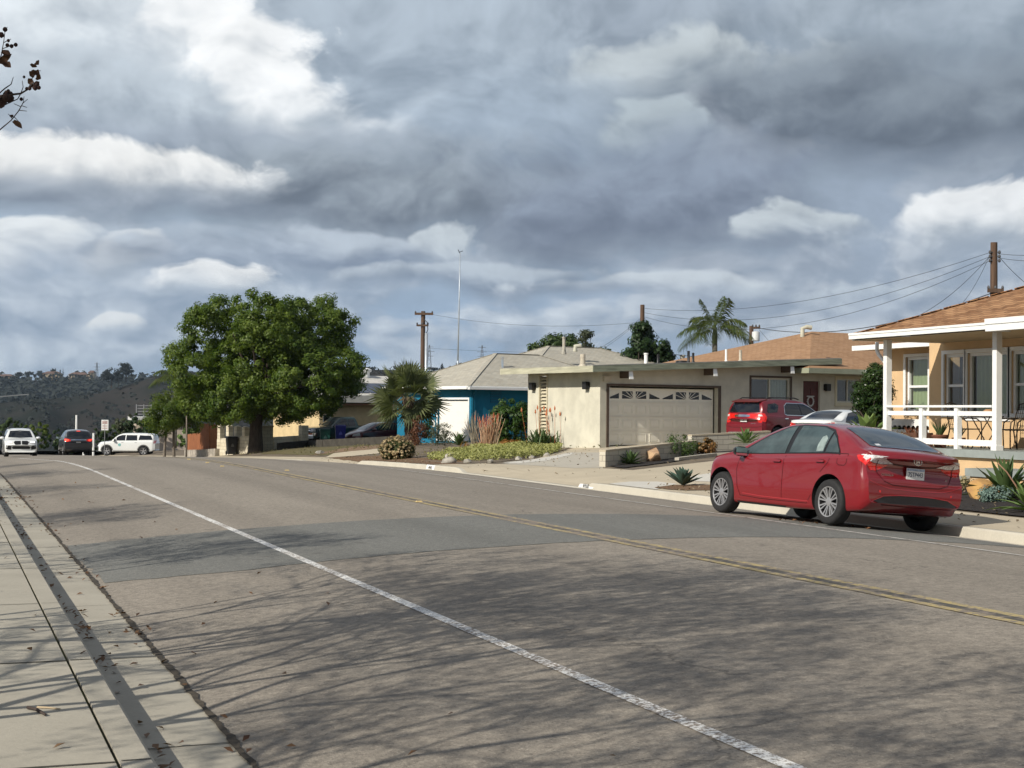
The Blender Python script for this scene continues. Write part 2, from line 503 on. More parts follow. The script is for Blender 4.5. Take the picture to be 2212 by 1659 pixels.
def strip(name, X0, X1, Ys, off, mat, nx=2, zf=None):
    xs = np.linspace(X0, X1, nx)
    V = [(x, y, (zf or gz)(x, y)+off) for y in Ys for x in xs]
    F = [(j*nx+i, j*nx+i+1, (j+1)*nx+i+1, (j+1)*nx+i) for j in range(len(Ys)-1) for i in range(nx-1)]
    me = bpy.data.meshes.new(name); me.from_pydata(V, [], F); me.update()
    return link(name, me, mat, None, True)
YS = [-25+i*1.5 for i in range(42)]+[37.5+i*1.0 for i in range(22)]+[60+i*2.0 for i in range(62)]

# ---------------------------------------------------------------- street materials
def asphalt(name, c_dark, c_lite, warm=(0, 0, 0)):
    m = bpy.data.materials.new(name); m.use_nodes = True; MATS[name] = m
    t = m.node_tree; N = NT(t); b = t.nodes['Principled BSDF']
    o = N.new('ShaderNodeTexCoord').outputs['Object']
    grit = N.noise(o, 55.0, 2, 0.7)
    fine = N.noise(o, 16.0, 3, 0.7)
    blot = N.noise(N.v('MULTIPLY', o, (1.0, 0.25, 1.0)), 0.9, 5, 0.6)
    big = N.noise(N.v('MULTIPLY', o, (1.0, 0.12, 1.0)), 0.45, 3, 0.5)
    c = N.mix(N.ss(fine, 0.25, 0.75), c_dark, c_lite)
    c = N.mix(N.m('MULTIPLY', N.ss(grit, 0.58, 0.72), 0.55), c, (0.50, 0.45, 0.38))
    c = N.mix(N.m('MULTIPLY', N.ss(grit, 0.42, 0.28), 0.6), c, (0.035, 0.032, 0.03))
    f = N.m('ADD', N.m('MULTIPLY', N.m('SUBTRACT', blot, 0.5), 0.35), N.m('ADD', N.m('MULTIPLY', N.m('SUBTRACT', big, 0.5), 0.45), 1.0))
    X_, Y_, _z = N.sep(o)
    wp = N.m('ADD', N.m('SINE', N.m('MULTIPLY', X_, 3.45)), N.m('MULTIPLY', N.m('SUBTRACT', blot, 0.5), 2.2))
    f = N.m('MULTIPLY', f, N.m('MULTIPLY_ADD', N.ss(wp, 0.2, 1.1), -0.10, 1.03))
    c = N.v('SCALE', c, scale=f)
    vo = N.new('ShaderNodeTexVoronoi', voronoi_dimensions='2D', feature='DISTANCE_TO_EDGE')
    N.put(vo.inputs['Vector'], N.v('ADD', o, N.v('SCALE', N.noise(o, 0.9, 4, 0.6, 0.0, 1), scale=1.4))); vo.inputs['Scale'].default_value = 0.22
    crack = N.m('MULTIPLY', N.ss(vo.outputs['Distance'], 0.0045, 0.0015), N.ss(N.noise(o, 0.35, 2), 0.52, 0.60))
    c = N.mix(N.m('MULTIPLY', crack, 0.4), c, (0.03, 0.028, 0.026))
    drip = N.m('MULTIPLY', N.ss(N.noise(o, 1.9, 2, 0.5), 0.70, 0.80), 0.45)
    c = N.mix(drip, c, (0.06, 0.055, 0.05))
    N.put(b.inputs['Base Color'], c); b.inputs['Roughness'].default_value = 0.88; b.inputs['Specular IOR Level'].default_value = 0.25
    bn = N.new('ShaderNodeBump'); bn.inputs['Strength'].default_value = 0.55; bn.inputs['Distance'].default_value = 0.012
    N.put(bn.inputs['Height'], N.m('ADD', grit, N.m('MULTIPLY', fine, 0.5))); N.put(b.inputs['Normal'], bn.outputs[0])
    return m
def paintmat(name, col, under, wear=0.45, wscale=22.0):
    """road paint worn through to the asphalt"""
    m = bpy.data.materials.new(name); m.use_nodes = True; MATS[name] = m
    t = m.node_tree; N = NT(t); b = t.nodes['Principled BSDF']
    o = N.new('ShaderNodeTexCoord').outputs['Object']
    n = N.m('ADD', N.m('MULTIPLY', N.noise(o, wscale, 4, 0.75), 0.75), N.m('MULTIPLY', N.noise(o, 1.3, 3), 0.25))
    N.put(b.inputs['Base Color'], N.mix(N.ss(n, wear-0.05, wear+0.07), under, col))
    b.inputs['Roughness'].default_value = 0.8
    return m
def concrete(name, col, stain=0.25, spots=0.3, joint=None):
    m = bpy.data.materials.new(name); m.use_nodes = True; MATS[name] = m
    t = m.node_tree; N = NT(t); b = t.nodes['Principled BSDF']
    o = N.new('ShaderNodeTexCoord').outputs['Object']
    n1 = N.noise(o, 0.8, 5, 0.65); n2 = N.noise(o, 30.0, 3, 0.7); n3 = N.noise(o, 6.0, 4, 0.7)
    f = N.m('ADD', N.m('MULTIPLY', N.m('SUBTRACT', n1, 0.5), stain*2), N.m('ADD', N.m('MULTIPLY', N.m('SUBTRACT', n2, 0.5), 0.25), 1.0))
    c = N.v('SCALE', col, scale=f)
    c = N.mix(N.m('MULTIPLY', N.ss(n3, 0.62, 0.78), spots), c, tuple(k*0.45 for k in col))
    N.put(b.inputs['Base Color'], c); b.inputs['Roughness'].default_value = 0.9; b.inputs['Specular IOR Level'].default_value = 0.2
    bn = N.new('ShaderNodeBump'); bn.inputs['Strength'].default_value = 0.3; bn.inputs['Distance'].default_value = 0.01
    N.put(bn.inputs['Height'], n2); N.put(b.inputs['Normal'], bn.outputs[0])
    return m
ASPH = asphalt('aged_asphalt', (0.188, 0.167, 0.142), (0.305, 0.272, 0.228))
PATCH = asphalt('patch_asphalt', (0.135, 0.137, 0.128), (0.19, 0.191, 0.178))
CONC = concrete('old_concrete', (0.38, 0.355, 0.298), 0.30, 0.45)
CONC_TAN = concrete('tan_concrete', (0.47, 0.41, 0.31), 0.22, 0.22)
CONC_WHITE = concrete('pale_concrete', (0.56, 0.54, 0.49), 0.12, 0.1)
CONC_GREY = concrete('grey_concrete', (0.43, 0.40, 0.34), 0.15, 0.15)
SOIL = M('bare_soil', (0.15, 0.12, 0.085), 0.95, 0.35, 1.2, 0.6, 14, detail=8)
MULCH = M('dark_mulch', (0.022, 0.018, 0.017), 0.95, 0.7, 16, 1.0, 22)
MULCH_BROWN = M('brown_mulch', (0.16, 0.095, 0.05), 0.95, 0.6, 18, 1.0, 25)

def build_street():
    strip('road', 1.45, 13.42, YS, 0.0, ASPH, 25).__setitem__('kind', 'structure')
    # near side: sidewalk slab, joint, kerb, gutter pan
    strip('sidewalk', -6.0, 0.757, YS, 0.0, CONC, 6)['kind'] = 'structure'
    k = MB()
    for a, b in zip(YS[:-1], YS[1:]):
        za, zb = zlong(a), zlong(b)
        r = 0.02
        sec = lambda z: [(0.777, z+0.0), (0.777, z+0.15), (0.937-r, z+0.15), (0.940, z+0.15-r), (0.952, z)]
        A = [(x, a, h) for x, h in sec(za)]; B = [(x, b, h) for x, h in sec(zb)]
        k.add(A+B, [(i, i+1, i+6, i+5) for i in range(4)])
    k.build('kerb', CONC, None)['kind'] = 'structure'
    strip('kerb_joint', 0.752, 0.782, YS, -0.025, M('joint_dirt', (0.07, 0.07, 0.035), 0.95, 0.5, 3.0, col2=(0.13, 0.15, 0.03)), 2)['kind'] = 'structure'
    strip('gutter', 0.946, 1.46, YS, 0.002, CONC, 3)['kind'] = 'structure'
    JOINT_DARK = M('joint_dark', (.075, .07, .055), .95, .3, 6)
    for j, Y in enumerate([4.2, 7.15, 10.1, 13.1, 16.0, 19.1, 22.0, 25.0, 28.0, 31.0]):       # dark scored cross joints, slightly uneven
        b_ = MB(); w_ = .008+.004*(j % 3)
        b_.add([(-6, Y-w_+.04, .1535), (.755, Y-w_, .1535), (.755, Y+w_, .1535), (-6, Y+w_+.05, .1535)], [(0, 1, 2, 3)])
        b_.add([(.784, Y+.02-w_*.6, .1535), (.918, Y+.02-w_*.6, .1535), (.918, Y+.02+w_*.6, .1535), (.784, Y+.02+w_*.6, .1535)], [(0, 1, 2, 3)])
        b_.add([(.955, Y+.9-w_*.5, .0065), (1.455, Y+.92-w_*.5, .0085), (1.455, Y+.92+w_*.5, .0085), (.955, Y+.9+w_*.5, .0065)], [(0, 1, 2, 3)])
        b_.build('sidewalk_joint', JOINT_DARK, None)['kind'] = 'structure'
    # ragged dirt line where the asphalt meets the gutter pan
    rnd = random.Random(8); V, F = [], []; y = 3.0
    while y < 45:
        V += [(1.45-rnd.uniform(.004, .022), y, .011+zlong(y)), (1.458+rnd.uniform(.004, .035), y, .013+zlong(y))]; y += .09
    F = [(2*i, 2*i+1, 2*i+3, 2*i+2) for i in range(len(V)//2-1)]
    me = bpy.data.meshes.new('gutter_seam'); me.from_pydata(V, [], F); me.update(); link('gutter_seam', me, M('seam_dirt', (.055, .045, .033), .95, .6, 9), None, True)['kind'] = 'structure'
    # far side gutter lip, kerb and pavement
    strip('gutter', 13.40, 13.745, YS, 0.003, CONC_GREY, 3)['kind'] = 'structure'
    k = MB()
    ysd = sorted(set(YS+[18+0.35*i for i in range(125)]))
    for a, b in zip(ysd[:-1], ysd[1:]):
        def sec(Y):
            z = zlong(Y); h = hk(Y)
            return [(KX, z), (KX+0.025, z+h*0.85), (KX+0.05, z+h), (KX+0.17, z+h)]
        A = [(x, a, h) for x, h in sec(a)]; B = [(x, b, h) for x, h in sec(b)]
        k.add(A+B, [(i, i+1, i+5, i+4) for i in range(3)])
    k.build('kerb', concrete('kerb_concrete', (0.48, 0.45, 0.38), 0.25, 0.3), None)['kind'] = 'structure'
    strip('pavement', KX+0.16, 15.62, ysd, 0.002, CONC_TAN, 8)['kind'] = 'structure'
    strip('ground', 15.6, 75, YS, -0.004, SOIL, 40)['kind'] = 'structure'
    # painted lines
    asp = (0.21, 0.175, 0.145)
    yl = [y for y in YS if y < 82]
    strip('lane_line', 3.545, 3.635, yl, 0.005, paintmat('white_paint', (0.74, 0.74, 0.72), asp, 0.48, 34.0), 2)['kind'] = 'structure'
    strip('edge_line', 11.36, 11.46, yl, 0.005, paintmat('faded_white_paint', (0.55, 0.53, 0.49), asp, 0.45, 9.0), 2)['kind'] = 'structure'
    ym = paintmat('yellow_paint', (0.42, 0.335, 0.15), asp, 0.50, 12.0)
    strip('centre_line', 7.09, 7.19, yl, 0.006, ym, 3)['kind'] = 'structure'
    strip('centre_line', 7.31, 7.41, yl, 0.006, ym, 3)['kind'] = 'structure'
    strip('centre_line', 7.19, 7.31, yl, 0.0055, paintmat('dark_seam', (0.075, 0.07, 0.06), asp, 0.47, 8.0), 2)['kind'] = 'structure'
    # a greyer strip of newer asphalt right across the street
    up = [(1.46, 20.1), (3.6, 20.15), (5.0, 20.2), (7.6, 20.4), (10.8, 20.5), (12.0, 20.2), (13.38, 19.5)]
    lo = [(13.38, 16.0), (12.0, 16.25), (10.7, 16.3), (8.9, 16.25), (7.2, 16.05), (4.5, 15.75), (2.75, 15.5), (1.56, 15.75)]
    drape('road_patch', up+lo, 0.0035, PATCH, 0.22, rough_edge=0.03, seed=3)
build_street()
# ---------------------------------------------------------------- vehicles
TYRE = M('tyre_rubber', (0.018, 0.018, 0.019), 0.75, 0.2, 20)
ALLOY = M('alloy', (0.37, 0.37, 0.38), 0.33, 0.05, metal=0.5)
DARKWELL = M('wheel_well', (0.006, 0.006, 0.006), 0.9, 0.0)
TRIM = M('black_trim', (0.012, 0.012, 0.013), 0.35, 0.0)
PLASTIC = M('dark_plastic', (0.02, 0.02, 0.021), 0.55, 0.1, 10)
CHROME = M('chrome', (0.8, 0.8, 0.8), 0.12, 0.0, metal=1.0)
GLASS = glassmat('car_glass', (0.012, 0.018, 0.022), 0.03, 0.7)
GLASS_TEAL = glassmat('car_glass_teal', (0.035, 0.055, 0.058), 0.05, 0.7)
RED_LENS = M('red_lens', (0.62, 0.012, 0.008), 0.12, 0.2, 25, spec=0.7, coat=0.6)
CLEAR_LENS = M('clear_lens', (0.62, 0.60, 0.60), 0.12, 0.3, 40, spec=0.8, coat=0.6)
PLATE = M('plate_white', (0.75, 0.76, 0.75), 0.4, 0.03)
INK = M('dark_ink', (0.03, 0.04, 0.09), 0.6, 0.0)
def paint(name, col, rough=0.28, metal=0.0, coat=1.0):
    return M(name, col, rough, 0.02, metal=metal, spec=0.5, coat=coat)

def cspline(pts, x):
    """smooth curve through (x, value) points"""
    p = sorted(pts); xs = [a for a, _ in p]; ys = [b for _, b in p]
    if x <= xs[0]: return ys[0]
    if x >= xs[-1]: return ys[-1]
    n = len(xs); d = [(ys[i+1]-ys[i])/(xs[i+1]-xs[i]) for i in range(n-1)]
    mt = [d[0]]+[0 if d[i-1]*d[i] <= 0 else 2*d[i-1]*d[i]/(d[i-1]+d[i]) for i in range(1, n-1)]+[d[-1]]
    i = max(k for k in range(n-1) if xs[k] <= x)
    h = xs[i+1]-xs[i]; t = (x-xs[i])/h
    return ((2*t**3-3*t*t+1)*ys[i]+(t**3-2*t*t+t)*h*mt[i]+(-2*t**3+3*t*t)*ys[i+1]+(t**3-t*t)*h*mt[i+1])

def catmull(P, per):
    out = []; n = len(P)
    for i in range(n-1):
        p0 = P[max(i-1, 0)]; p1 = P[i]; p2 = P[i+1]; p3 = P[min(i+2, n-1)]
        for k in range(per):
            t = k/per
            out.append(tuple(0.5*((2*b)+(-a+c)*t+(2*a-5*b+4*c-d)*t*t+(-a+3*b-3*c+d)*t**3) for a, b, c, d in zip(p0, p1, p2, p3)))
    out.append(P[-1]); return out

def body_mesh(sp):
    """car body as a smooth skin over cross-sections: x forward, y left, z up"""
    x0, x1 = sp['x0'], sp['x1']
    dense = sp.get('dense', 70)
    us = np.linspace(0, 1, dense); xs = x0+(x1-x0)*(0.5-0.5*np.cos(np.pi*us))*0.55+(x1-x0)*us*0.45
    rows = []
    for x in xs:
        zt = cspline(sp['top'], x); zs = cspline(sp['belt'], x); W = cspline(sp['width'], x); zb = cspline(sp['bottom'], x)
        zs = min(zs, zt-0.012)
        crown = cspline(sp.get('crown', [(x0, .03), (0, .06), (x1, .03)]), x)
        ze = max(zs+0.006, zt-crown)
        yb = W*sp.get('beltw', 0.945); tum = sp.get('tumble', 0.52)
        y9 = yb-tum*(ze-zs)-0.10*max(0.0, ze-zs-0.2)
        sh = sp.get('shoulder', 0.05); hb = zs-zb
        P = [(0, zb), (.80*W, zb), (.945*W, zb+.02), (.985*W, zb+.20*hb), (1.0*W, zb+.45*hb), (.998*W, zs-max(.14, .2*hb)), (.985*W, zs-sh), (yb, zs)]
        k = (ze-zs)
        P += [(yb-tum*k*0.5+0.012*min(1, k/.3), zs+k*0.5), (y9, ze), (y9*.80, ze+(zt-ze)*.58), (y9*.42, ze+(zt-ze)*.92), (0, zt)]
        half = catmull(P, 4)
        # plan curvature and rake of the two ends
        rows.append((x, W, half))
    nr = len(rows[0][2]); V = []; n = None
    tp, fp = sp.get('tailshape', [(0, 0), (2, 0)]), sp.get('noseshape', [(0, 0), (2, 0)])
    rr, rf = sp.get('round_r', 0.12), sp.get('round_f', 0.22)
    lr, lf = sp.get('len_r', 0.55), sp.get('len_f', 0.75)
    for (x, W, half) in rows:
        ring = [(y, z) for y, z in half]+[(-y, z) for y, z in reversed(half[1:-1])]
        n = len(ring)
        for (y, z) in ring:
            a = max(0, min(1, ((x0+lr)-x)/lr)); b = max(0, min(1, (x-(x1-lf))/lf))
            a = a*a*(3-2*a); b = b*b*(3-2*b)
            q = min(1.1, abs(y)/max(W, .01))
            xx = x+a*(cspline(tp, z)+rr*q**2.6)-b*(cspline(fp, z)+rf*q**2.4)
            V.append((xx, y, z))
    F = []
    for i in range(len(rows)-1):
        for j in range(n):
            F.append((i*n+j, i*n+(j+1) % n, (i+1)*n+(j+1) % n, (i+1)*n+j))
    for base, flip in ((0, False), ((len(rows)-1)*n, True)):      # end caps: rungs from left to right
        for j in range(len(rows[0][2])-1):
            a = base+j; b = base+(j+1); c = base+((n-(j+1)) % n); d = base+((n-j) % n)
            q = [i for k2, i in enumerate((a, b, c, d)) if i not in (a, b, c, d)[:k2]]
            if len(q) > 2: F.append(tuple(q) if flip else tuple(reversed(q)))
    me = bpy.data.meshes.new('body'); me.from_pydata(V, [], F); me.validate(); me.update()
    bm = bmesh.new(); bm.from_mesh(me); bmesh.ops.recalc_face_normals(bm, faces=bm.faces); bm.to_mesh(me); bm.free()
    return me

class Proj:
    """lays lamps, panes and seams on a body by casting rays onto its skin"""
    def __init__(s, me, root): s.bvh = BVHTree.FromPolygons([v.co.copy() for v in me.vertices], [tuple(p.vertices) for p in me.polygons]); s.root = root
    def hit(s, view, a, b):
        if view == 'L': o, d = (a, 4, b), (0, -1, 0)
        elif view == 'R': o, d = (a, -4, b), (0, 1, 0)
        elif view == 'B': o, d = (-6, a, b), (1, 0, 0)
        elif view == 'F': o, d = (6, a, b), (-1, 0, 0)
        else: o, d = (a, b, 5), (0, 0, -1)
        r = s.bvh.ray_cast(Vector(o), Vector(d))
        if r[0] is None: return None
        nn = r[1]
        if nn.dot(Vector(d)) > 0: nn = -nn
        return r[0], nn
    def patch(s, name, view, poly, off, mat, parent=None, res=0.05, thick=0.0):
        P = []; n = len(poly)
        for i in range(n):
            a = Vector(poly[i]); b = Vector(poly[(i+1) % n]); k = max(1, int((b-a).length/res))
            P += [a.lerp(b, j/k) for j in range(k)]
        m = len(P); pts = list(P)
        x0 = min(p.x for p in P); x1 = max(p.x for p in P); y0 = min(p.y for p in P); y1 = max(p.y for p in P)
        def inside(x, y):
            c = False; j = m-1
            for i in range(m):
                if (P[i].y > y) != (P[j].y > y) and x < (P[j].x-P[i].x)*(y-P[i].y)/(P[j].y-P[i].y)+P[i].x: c = not c
                j = i
            return c
        x = x0+res*.6
        while x < x1:
            y = y0+res*.6
            while y < y1:
                if inside(x, y) and min((Vector((x, y))-p).length for p in P) > res*.4: pts.append(Vector((x, y)))
                y += res
            x += res
        vs, es, fs, *_ = delaunay_2d_cdt(pts, [], [list(range(m))], 1, 1e-5)
        H = [s.hit(view, v.x, v.y) for v in vs]
        good = [(v, h) for v, h in zip(vs, H) if h]
        if not good: return None
        V = []
        for v, h in zip(vs, H):
            if h is None: h = min(good, key=lambda g: (g[0]-v).length)[1]
            V.append(h[0]+h[1]*off)
        me = bpy.data.meshes.new(name); me.from_pydata([tuple(v) for v in V], [], fs); me.update()
        nv = Vector({'L': (0, 1, 0), 'R': (0, -1, 0), 'B': (-1, 0, 0), 'F': (1, 0, 0), 'T': (0, 0, 1)}[view])
        bm = bmesh.new(); bm.from_mesh(me)
        for f in bm.faces:
            if f.normal.dot(nv) < 0: f.normal_flip()
        if thick:                                   # skirt back into the body
            be = [e for e in bm.edges if e.is_boundary]
            r = bmesh.ops.extrude_edge_only(bm, edges=be)
            for g in r['geom']:
                if isinstance(g, bmesh.types.BMVert): g.co -= nv*thick
        bm.to_mesh(me); bm.free()
        return link(name, me, mat, parent if parent is not None else s.root, True, 40)
    def line(s, name, view, path, w, off, mat, parent=None):
        """narrow band along a path (a seam between panels, a bright strip)"""
        pts = [Vector(p) for p in path]; D = []
        for a, b in zip(pts[:-1], pts[1:]):
            k = max(1, int((b-a).length/0.05)); D += [a.lerp(b, j/k) for j in range(k)]
        D.append(pts[-1]); V = []
        for i, p in enumerate(D):
            t = (D[min(i+1, len(D)-1)]-D[max(i-1, 0)]).normalized(); q = Vector((-t.y, t.x))*w/2
            for sg in (-1, 1):
                h = s.hit(view, *(p+q*sg))
                V.append(h[0]+h[1]*off if h else (Vector(V[-1]) if V else Vector((0, 0, 0))))
        F = [(2*i, 2*i+1, 2*i+3, 2*i+2) for i in range(len(D)-1)]
        me = bpy.data.meshes.new(name); me.from_pydata([tuple(v) for v in V], [], F); me.update()
        return link(name, me, mat, parent if parent is not None else s.root, True)

def make_wheel(root, x, y, r, w, side, rimr, spokes, style, mat=ALLOY, dens=36):
    """tyre with sidewalls; the rim with its spokes is a sub-part. side +1: outer face towards +y"""
    t = MB(); o = w/2
    prof = [(rimr*.93, -o*.9), (rimr+.012, -o*.98), (r-.035, -o*1.02), (r-.012, -o*.9), (r, -o*.55), (r, o*.55), (r-.012, o*.9), (r-.035, o*1.02), (rimr+.012, o*.98), (rimr*.93, o*.9)]
    t.lathe(prof, dens, None, 'Y', False)
    tyre = t.build('wheel', TYRE, root, True, 50); tyre.location = (x, y, r)
    m = MB(); ys = side*o
    # barrel, lip
    lip = [(rimr*.99, ys*1.0), (rimr*1.0, ys*.94), (rimr*.93, ys*.9), (rimr*.88, ys*.45), (rimr*.3, ys*.35), (.03, ys*.35)]
    base = len(m.v)
    for (rr, h) in lip:
        for j in range(dens):
            a = 2*math.pi*j/dens; m.v.append((rr*math.cos(a), h, rr*math.sin(a)))
    for i in range(len(lip)-1):
        for j in range(dens):
            a0 = base+i*dens+j; a1 = base+i*dens+(j+1) % dens; m.f.append((a0, a1, a1+dens, a0+dens))
    back = m.build('rim_well', M('rim_shadow', (0.05, 0.05, 0.052), 0.4, 0.0, metal=0.6), tyre, True, 40)
    s = MB()
    for k in range(spokes):
        a = 2*math.pi*k/spokes+0.3
        for da in ((-0.13, 0.13) if style == 'pair' else (0,)):
            wi, wo = (.015, .023) if style == 'pair' else (rimr*.26, rimr*.36)
            def pnt(rad, off, h): 
                aa = a+(da*0.55 if rad < .1 else da*1.15)
                return (rad*math.cos(aa)-off*math.sin(aa), h, rad*math.sin(aa)+off*math.cos(aa))
            r0, r1 = .035, rimr*.97
            h0, h1 = ys*.78, ys*.97
            vs = [pnt(r0, -wi/2, h0), pnt(r0, wi/2, h0), pnt(r1, wo/2, h1), pnt(r1, -wo/2, h1)]
            vb = [(p[0], p[1]-side*.03, p[2]) for p in vs]
            s.add(vs+vb, [(0, 1, 2, 3), (0, 4, 5, 1), (1, 5, 6, 2), (2, 6, 7, 3), (3, 7, 4, 0)])
    s.lathe([(.062, ys*.70), (.060, ys*.84), (.035, ys*.88)], 20, None, 'Y')
    # outer ring of the rim
    b2 = len(s.v)
    for (rr, h) in ((rimr*.92, ys*.90), (rimr*.955, ys*.99), (rimr*1.0, ys*1.01), (rimr*1.01, ys*.93)):
        for j in range(dens):
            a = 2*math.pi*j/dens; s.v.append((rr*math.cos(a), h, rr*math.sin(a)))
    for i in range(3):
        for j in range(dens):
            a0 = b2+i*dens+j; a1 = b2+i*dens+(j+1) % dens; s.f.append((a0, a1, a1+dens, a0+dens))
    s.build('rim', mat, tyre, True, 30)
    return tyre

def make_car(name, label, cat, sp, mat, loc, heading, group=None, tilt=None):
    """heading: direction of travel measured from +X, radians"""
    root = thing(name, label, cat, loc, heading, group, tilt)
    me = body_mesh(sp)
    raw = me.copy()
    bo = link('body', me, [mat, DARKWELL], root)
    cut = MB(); ar = sp['arch']
    for ax in sp['axles']:
        for sd in (1, -1):
            w = sp['halfw']
            cut.lathe([(ar, 0.52*sd*w), (ar, 1.25*sd*w)], 40, Matrix.Translation((ax, 0, sp['wr']+sp.get('archdz', .01))), 'Y')
    cm = cut.mesh('cut'); cm.materials.append(mat); cm.materials.append(DARKWELL)
    for p in cm.polygons: p.material_index = 1
    cobj = bpy.data.objects.new('cut', cm); COL.objects.link(cobj)
    bo.parent = None
    md = bo.modifiers.new('arch', 'BOOLEAN'); md.operation = 'DIFFERENCE'; md.object = cobj; md.solver = 'EXACT'
    dg = bpy.context.evaluated_depsgraph_get(); dg.update()
    nm = bpy.data.meshes.new_from_object(bo.evaluated_get(dg))
    bo.modifiers.clear(); bo.data = nm
    bpy.data.objects.remove(cobj)
    if len(nm.polygons) < 50: bo.data = me; nm = me
    bm = bmesh.new(); bm.from_mesh(nm)                    # drop any part of the cutting drums left outside the body
    dead = [f for f in bm.faces if f.material_index == 1 and (abs(f.calc_center_median().y) > cspline(sp['width'], f.calc_center_median().x)*1.004 or f.calc_center_median().z < cspline(sp['bottom'], f.calc_center_median().x)-.012)]
    bmesh.ops.delete(bm, geom=dead, context='FACES'); bm.to_mesh(nm); bm.free()
    nm.shade_smooth(); nm.set_sharp_from_angle(angle=R(38))
    bo.name = 'body'; bo.parent = root
    pj = Proj(raw, root)
    hwt = sp.get('track', sp['halfw']-.125)
    for ax in sp['axles']:
        for sd in (1, -1):
            make_wheel(root, ax, sd*hwt, sp['wr'], sp.get('ww', .21), sd, sp['rimr'], sp.get('spokes', 5), sp.get('style', 'solid'), sp.get('rimmat', ALLOY))
    # underside between the wheels
    u = MB(); u.box(sp['axles'][1]-.35, sp['axles'][0]+.35, -sp['halfw']*.62, sp['halfw']*.62, sp['wr']*.62, sp['wr']*1.3)
    u.build('underbody', DARKWELL, root)
    return root, pj, bo

def mirror(root, pj, x, z, side, W, mat, glass_back=True, size=1.0, capmat=None):
    s = MB(); y = side*(W+.10*size)
    m = Matrix.Translation((x, y, z)) @ Matrix.Scale(size, 4)
    n = 14; prof = []
    for i in range(7):
        t = i/6; hx = -.075+.15*t; rr = math.sqrt(max(0, 1-(t*1.0)**2.2)) if t < 1 else 0.05
        prof.append((hx, rr))
    base = len(s.v)
    for hx, rr in prof:
        for j in range(n):
            a = 2*math.pi*j/n
            cy = math.copysign(abs(math.cos(a))**.7, math.cos(a))*.115*max(rr, .1); cz = math.copysign(abs(math.sin(a))**.7, math.sin(a))*.075*max(rr, .1)
            s.v.append(tuple(m @ Vector((hx, cy, cz))))
    for i in range(6):
        for j in range(n):
            a0 = base+i*n+j; a1 = base+i*n+(j+1) % n; s.f.append((a0, a1, a1+n, a0+n))
    s.f.append(tuple(base+j for j in range(n))); s.f.append(tuple(base+6*n+j for j in range(n)))
    mo = s.build('wing_mirror', capmat or mat, root, True, 50)
    a = MB(); a.bar((x+.01, side*(W-.03), z-.05), (x+.01, y-side*.04, z-.04), .07, .035); a.build('mirror_arm', TRIM, mo)
    g = MB(); g.box(-.083, -.077, -.10, .10, -.06, .06, m); g.build('mirror_glass', M('mirror_glass', (.75, .85, .82), .02, 0, metal=1.0), mo)
    return mo

def handle(pj, x, z, side, mat, parent=None, w=.20):
    v = 'L' if side > 0 else 'R'
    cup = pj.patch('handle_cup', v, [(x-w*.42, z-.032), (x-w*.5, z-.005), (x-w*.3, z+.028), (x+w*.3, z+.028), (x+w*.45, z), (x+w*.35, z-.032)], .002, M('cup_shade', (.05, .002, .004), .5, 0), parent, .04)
    h = pj.patch('door_handle', v, [(x-w*.5, z-.005), (x-w*.46, z+.016), (x+w*.46, z+.020), (x+w*.5, z+.004), (x+w*.4, z-.014), (x-w*.4, z-.014)], .022, mat, parent, .05, .022)
    return h

def plate(pj, root, view, z, txt, w=.31, h=.155, y=0.0, off=.012, strip=None, tilt=0.0):
    hh = pj.hit(view, y, z)
    if not hh: return
    sg = -1 if view == 'B' else 1
    p = hh[0]
    o = bpy.data.objects.new('licence_plate', MB().box(-.004, .004, -w/2, w/2, -h/2, h/2).mesh('licence_plate')); o.data.materials.append(PLATE)
    COL.objects.link(o); o.parent = root; o.location = (p.x+sg*off, y, z); o.rotation_euler = (0, tilt, 0)
    if txt:
        tm = text_mesh(txt, h*.56, .001)
        t = link('lettering', tm, INK, o)
        t.matrix_local = Matrix(((0, 0, sg, sg*.006), (sg, 0, 0, 0), (0, 1, 0, -h*.06), (0, 0, 0, 1))) @ Matrix.Scale(.80, 4, (1, 0, 0))
    return o
def badge_text(pj, root, view, y, z, txt, size, mat, off=.004):
    hh = pj.hit(view, y, z); sg = -1 if view == 'B' else 1
    t = link('badge', text_mesh(txt, size, .002), mat, root)
    n = hh[1]; ang = math.atan2(-n.z*sg, abs(n.x))
    t.matrix_local = Matrix.Translation(hh[0]+n*off) @ Matrix.Rotation(math.atan2(sg*n.y, sg*n.x)*1.0, 4, 'Z') @ Matrix.Rotation(0, 4, 'Y') @ Matrix(((0, 0, sg, 0), (sg, 0, 0, 0), (0, 1, 0, 0), (0, 0, 0, 1)))
    return t
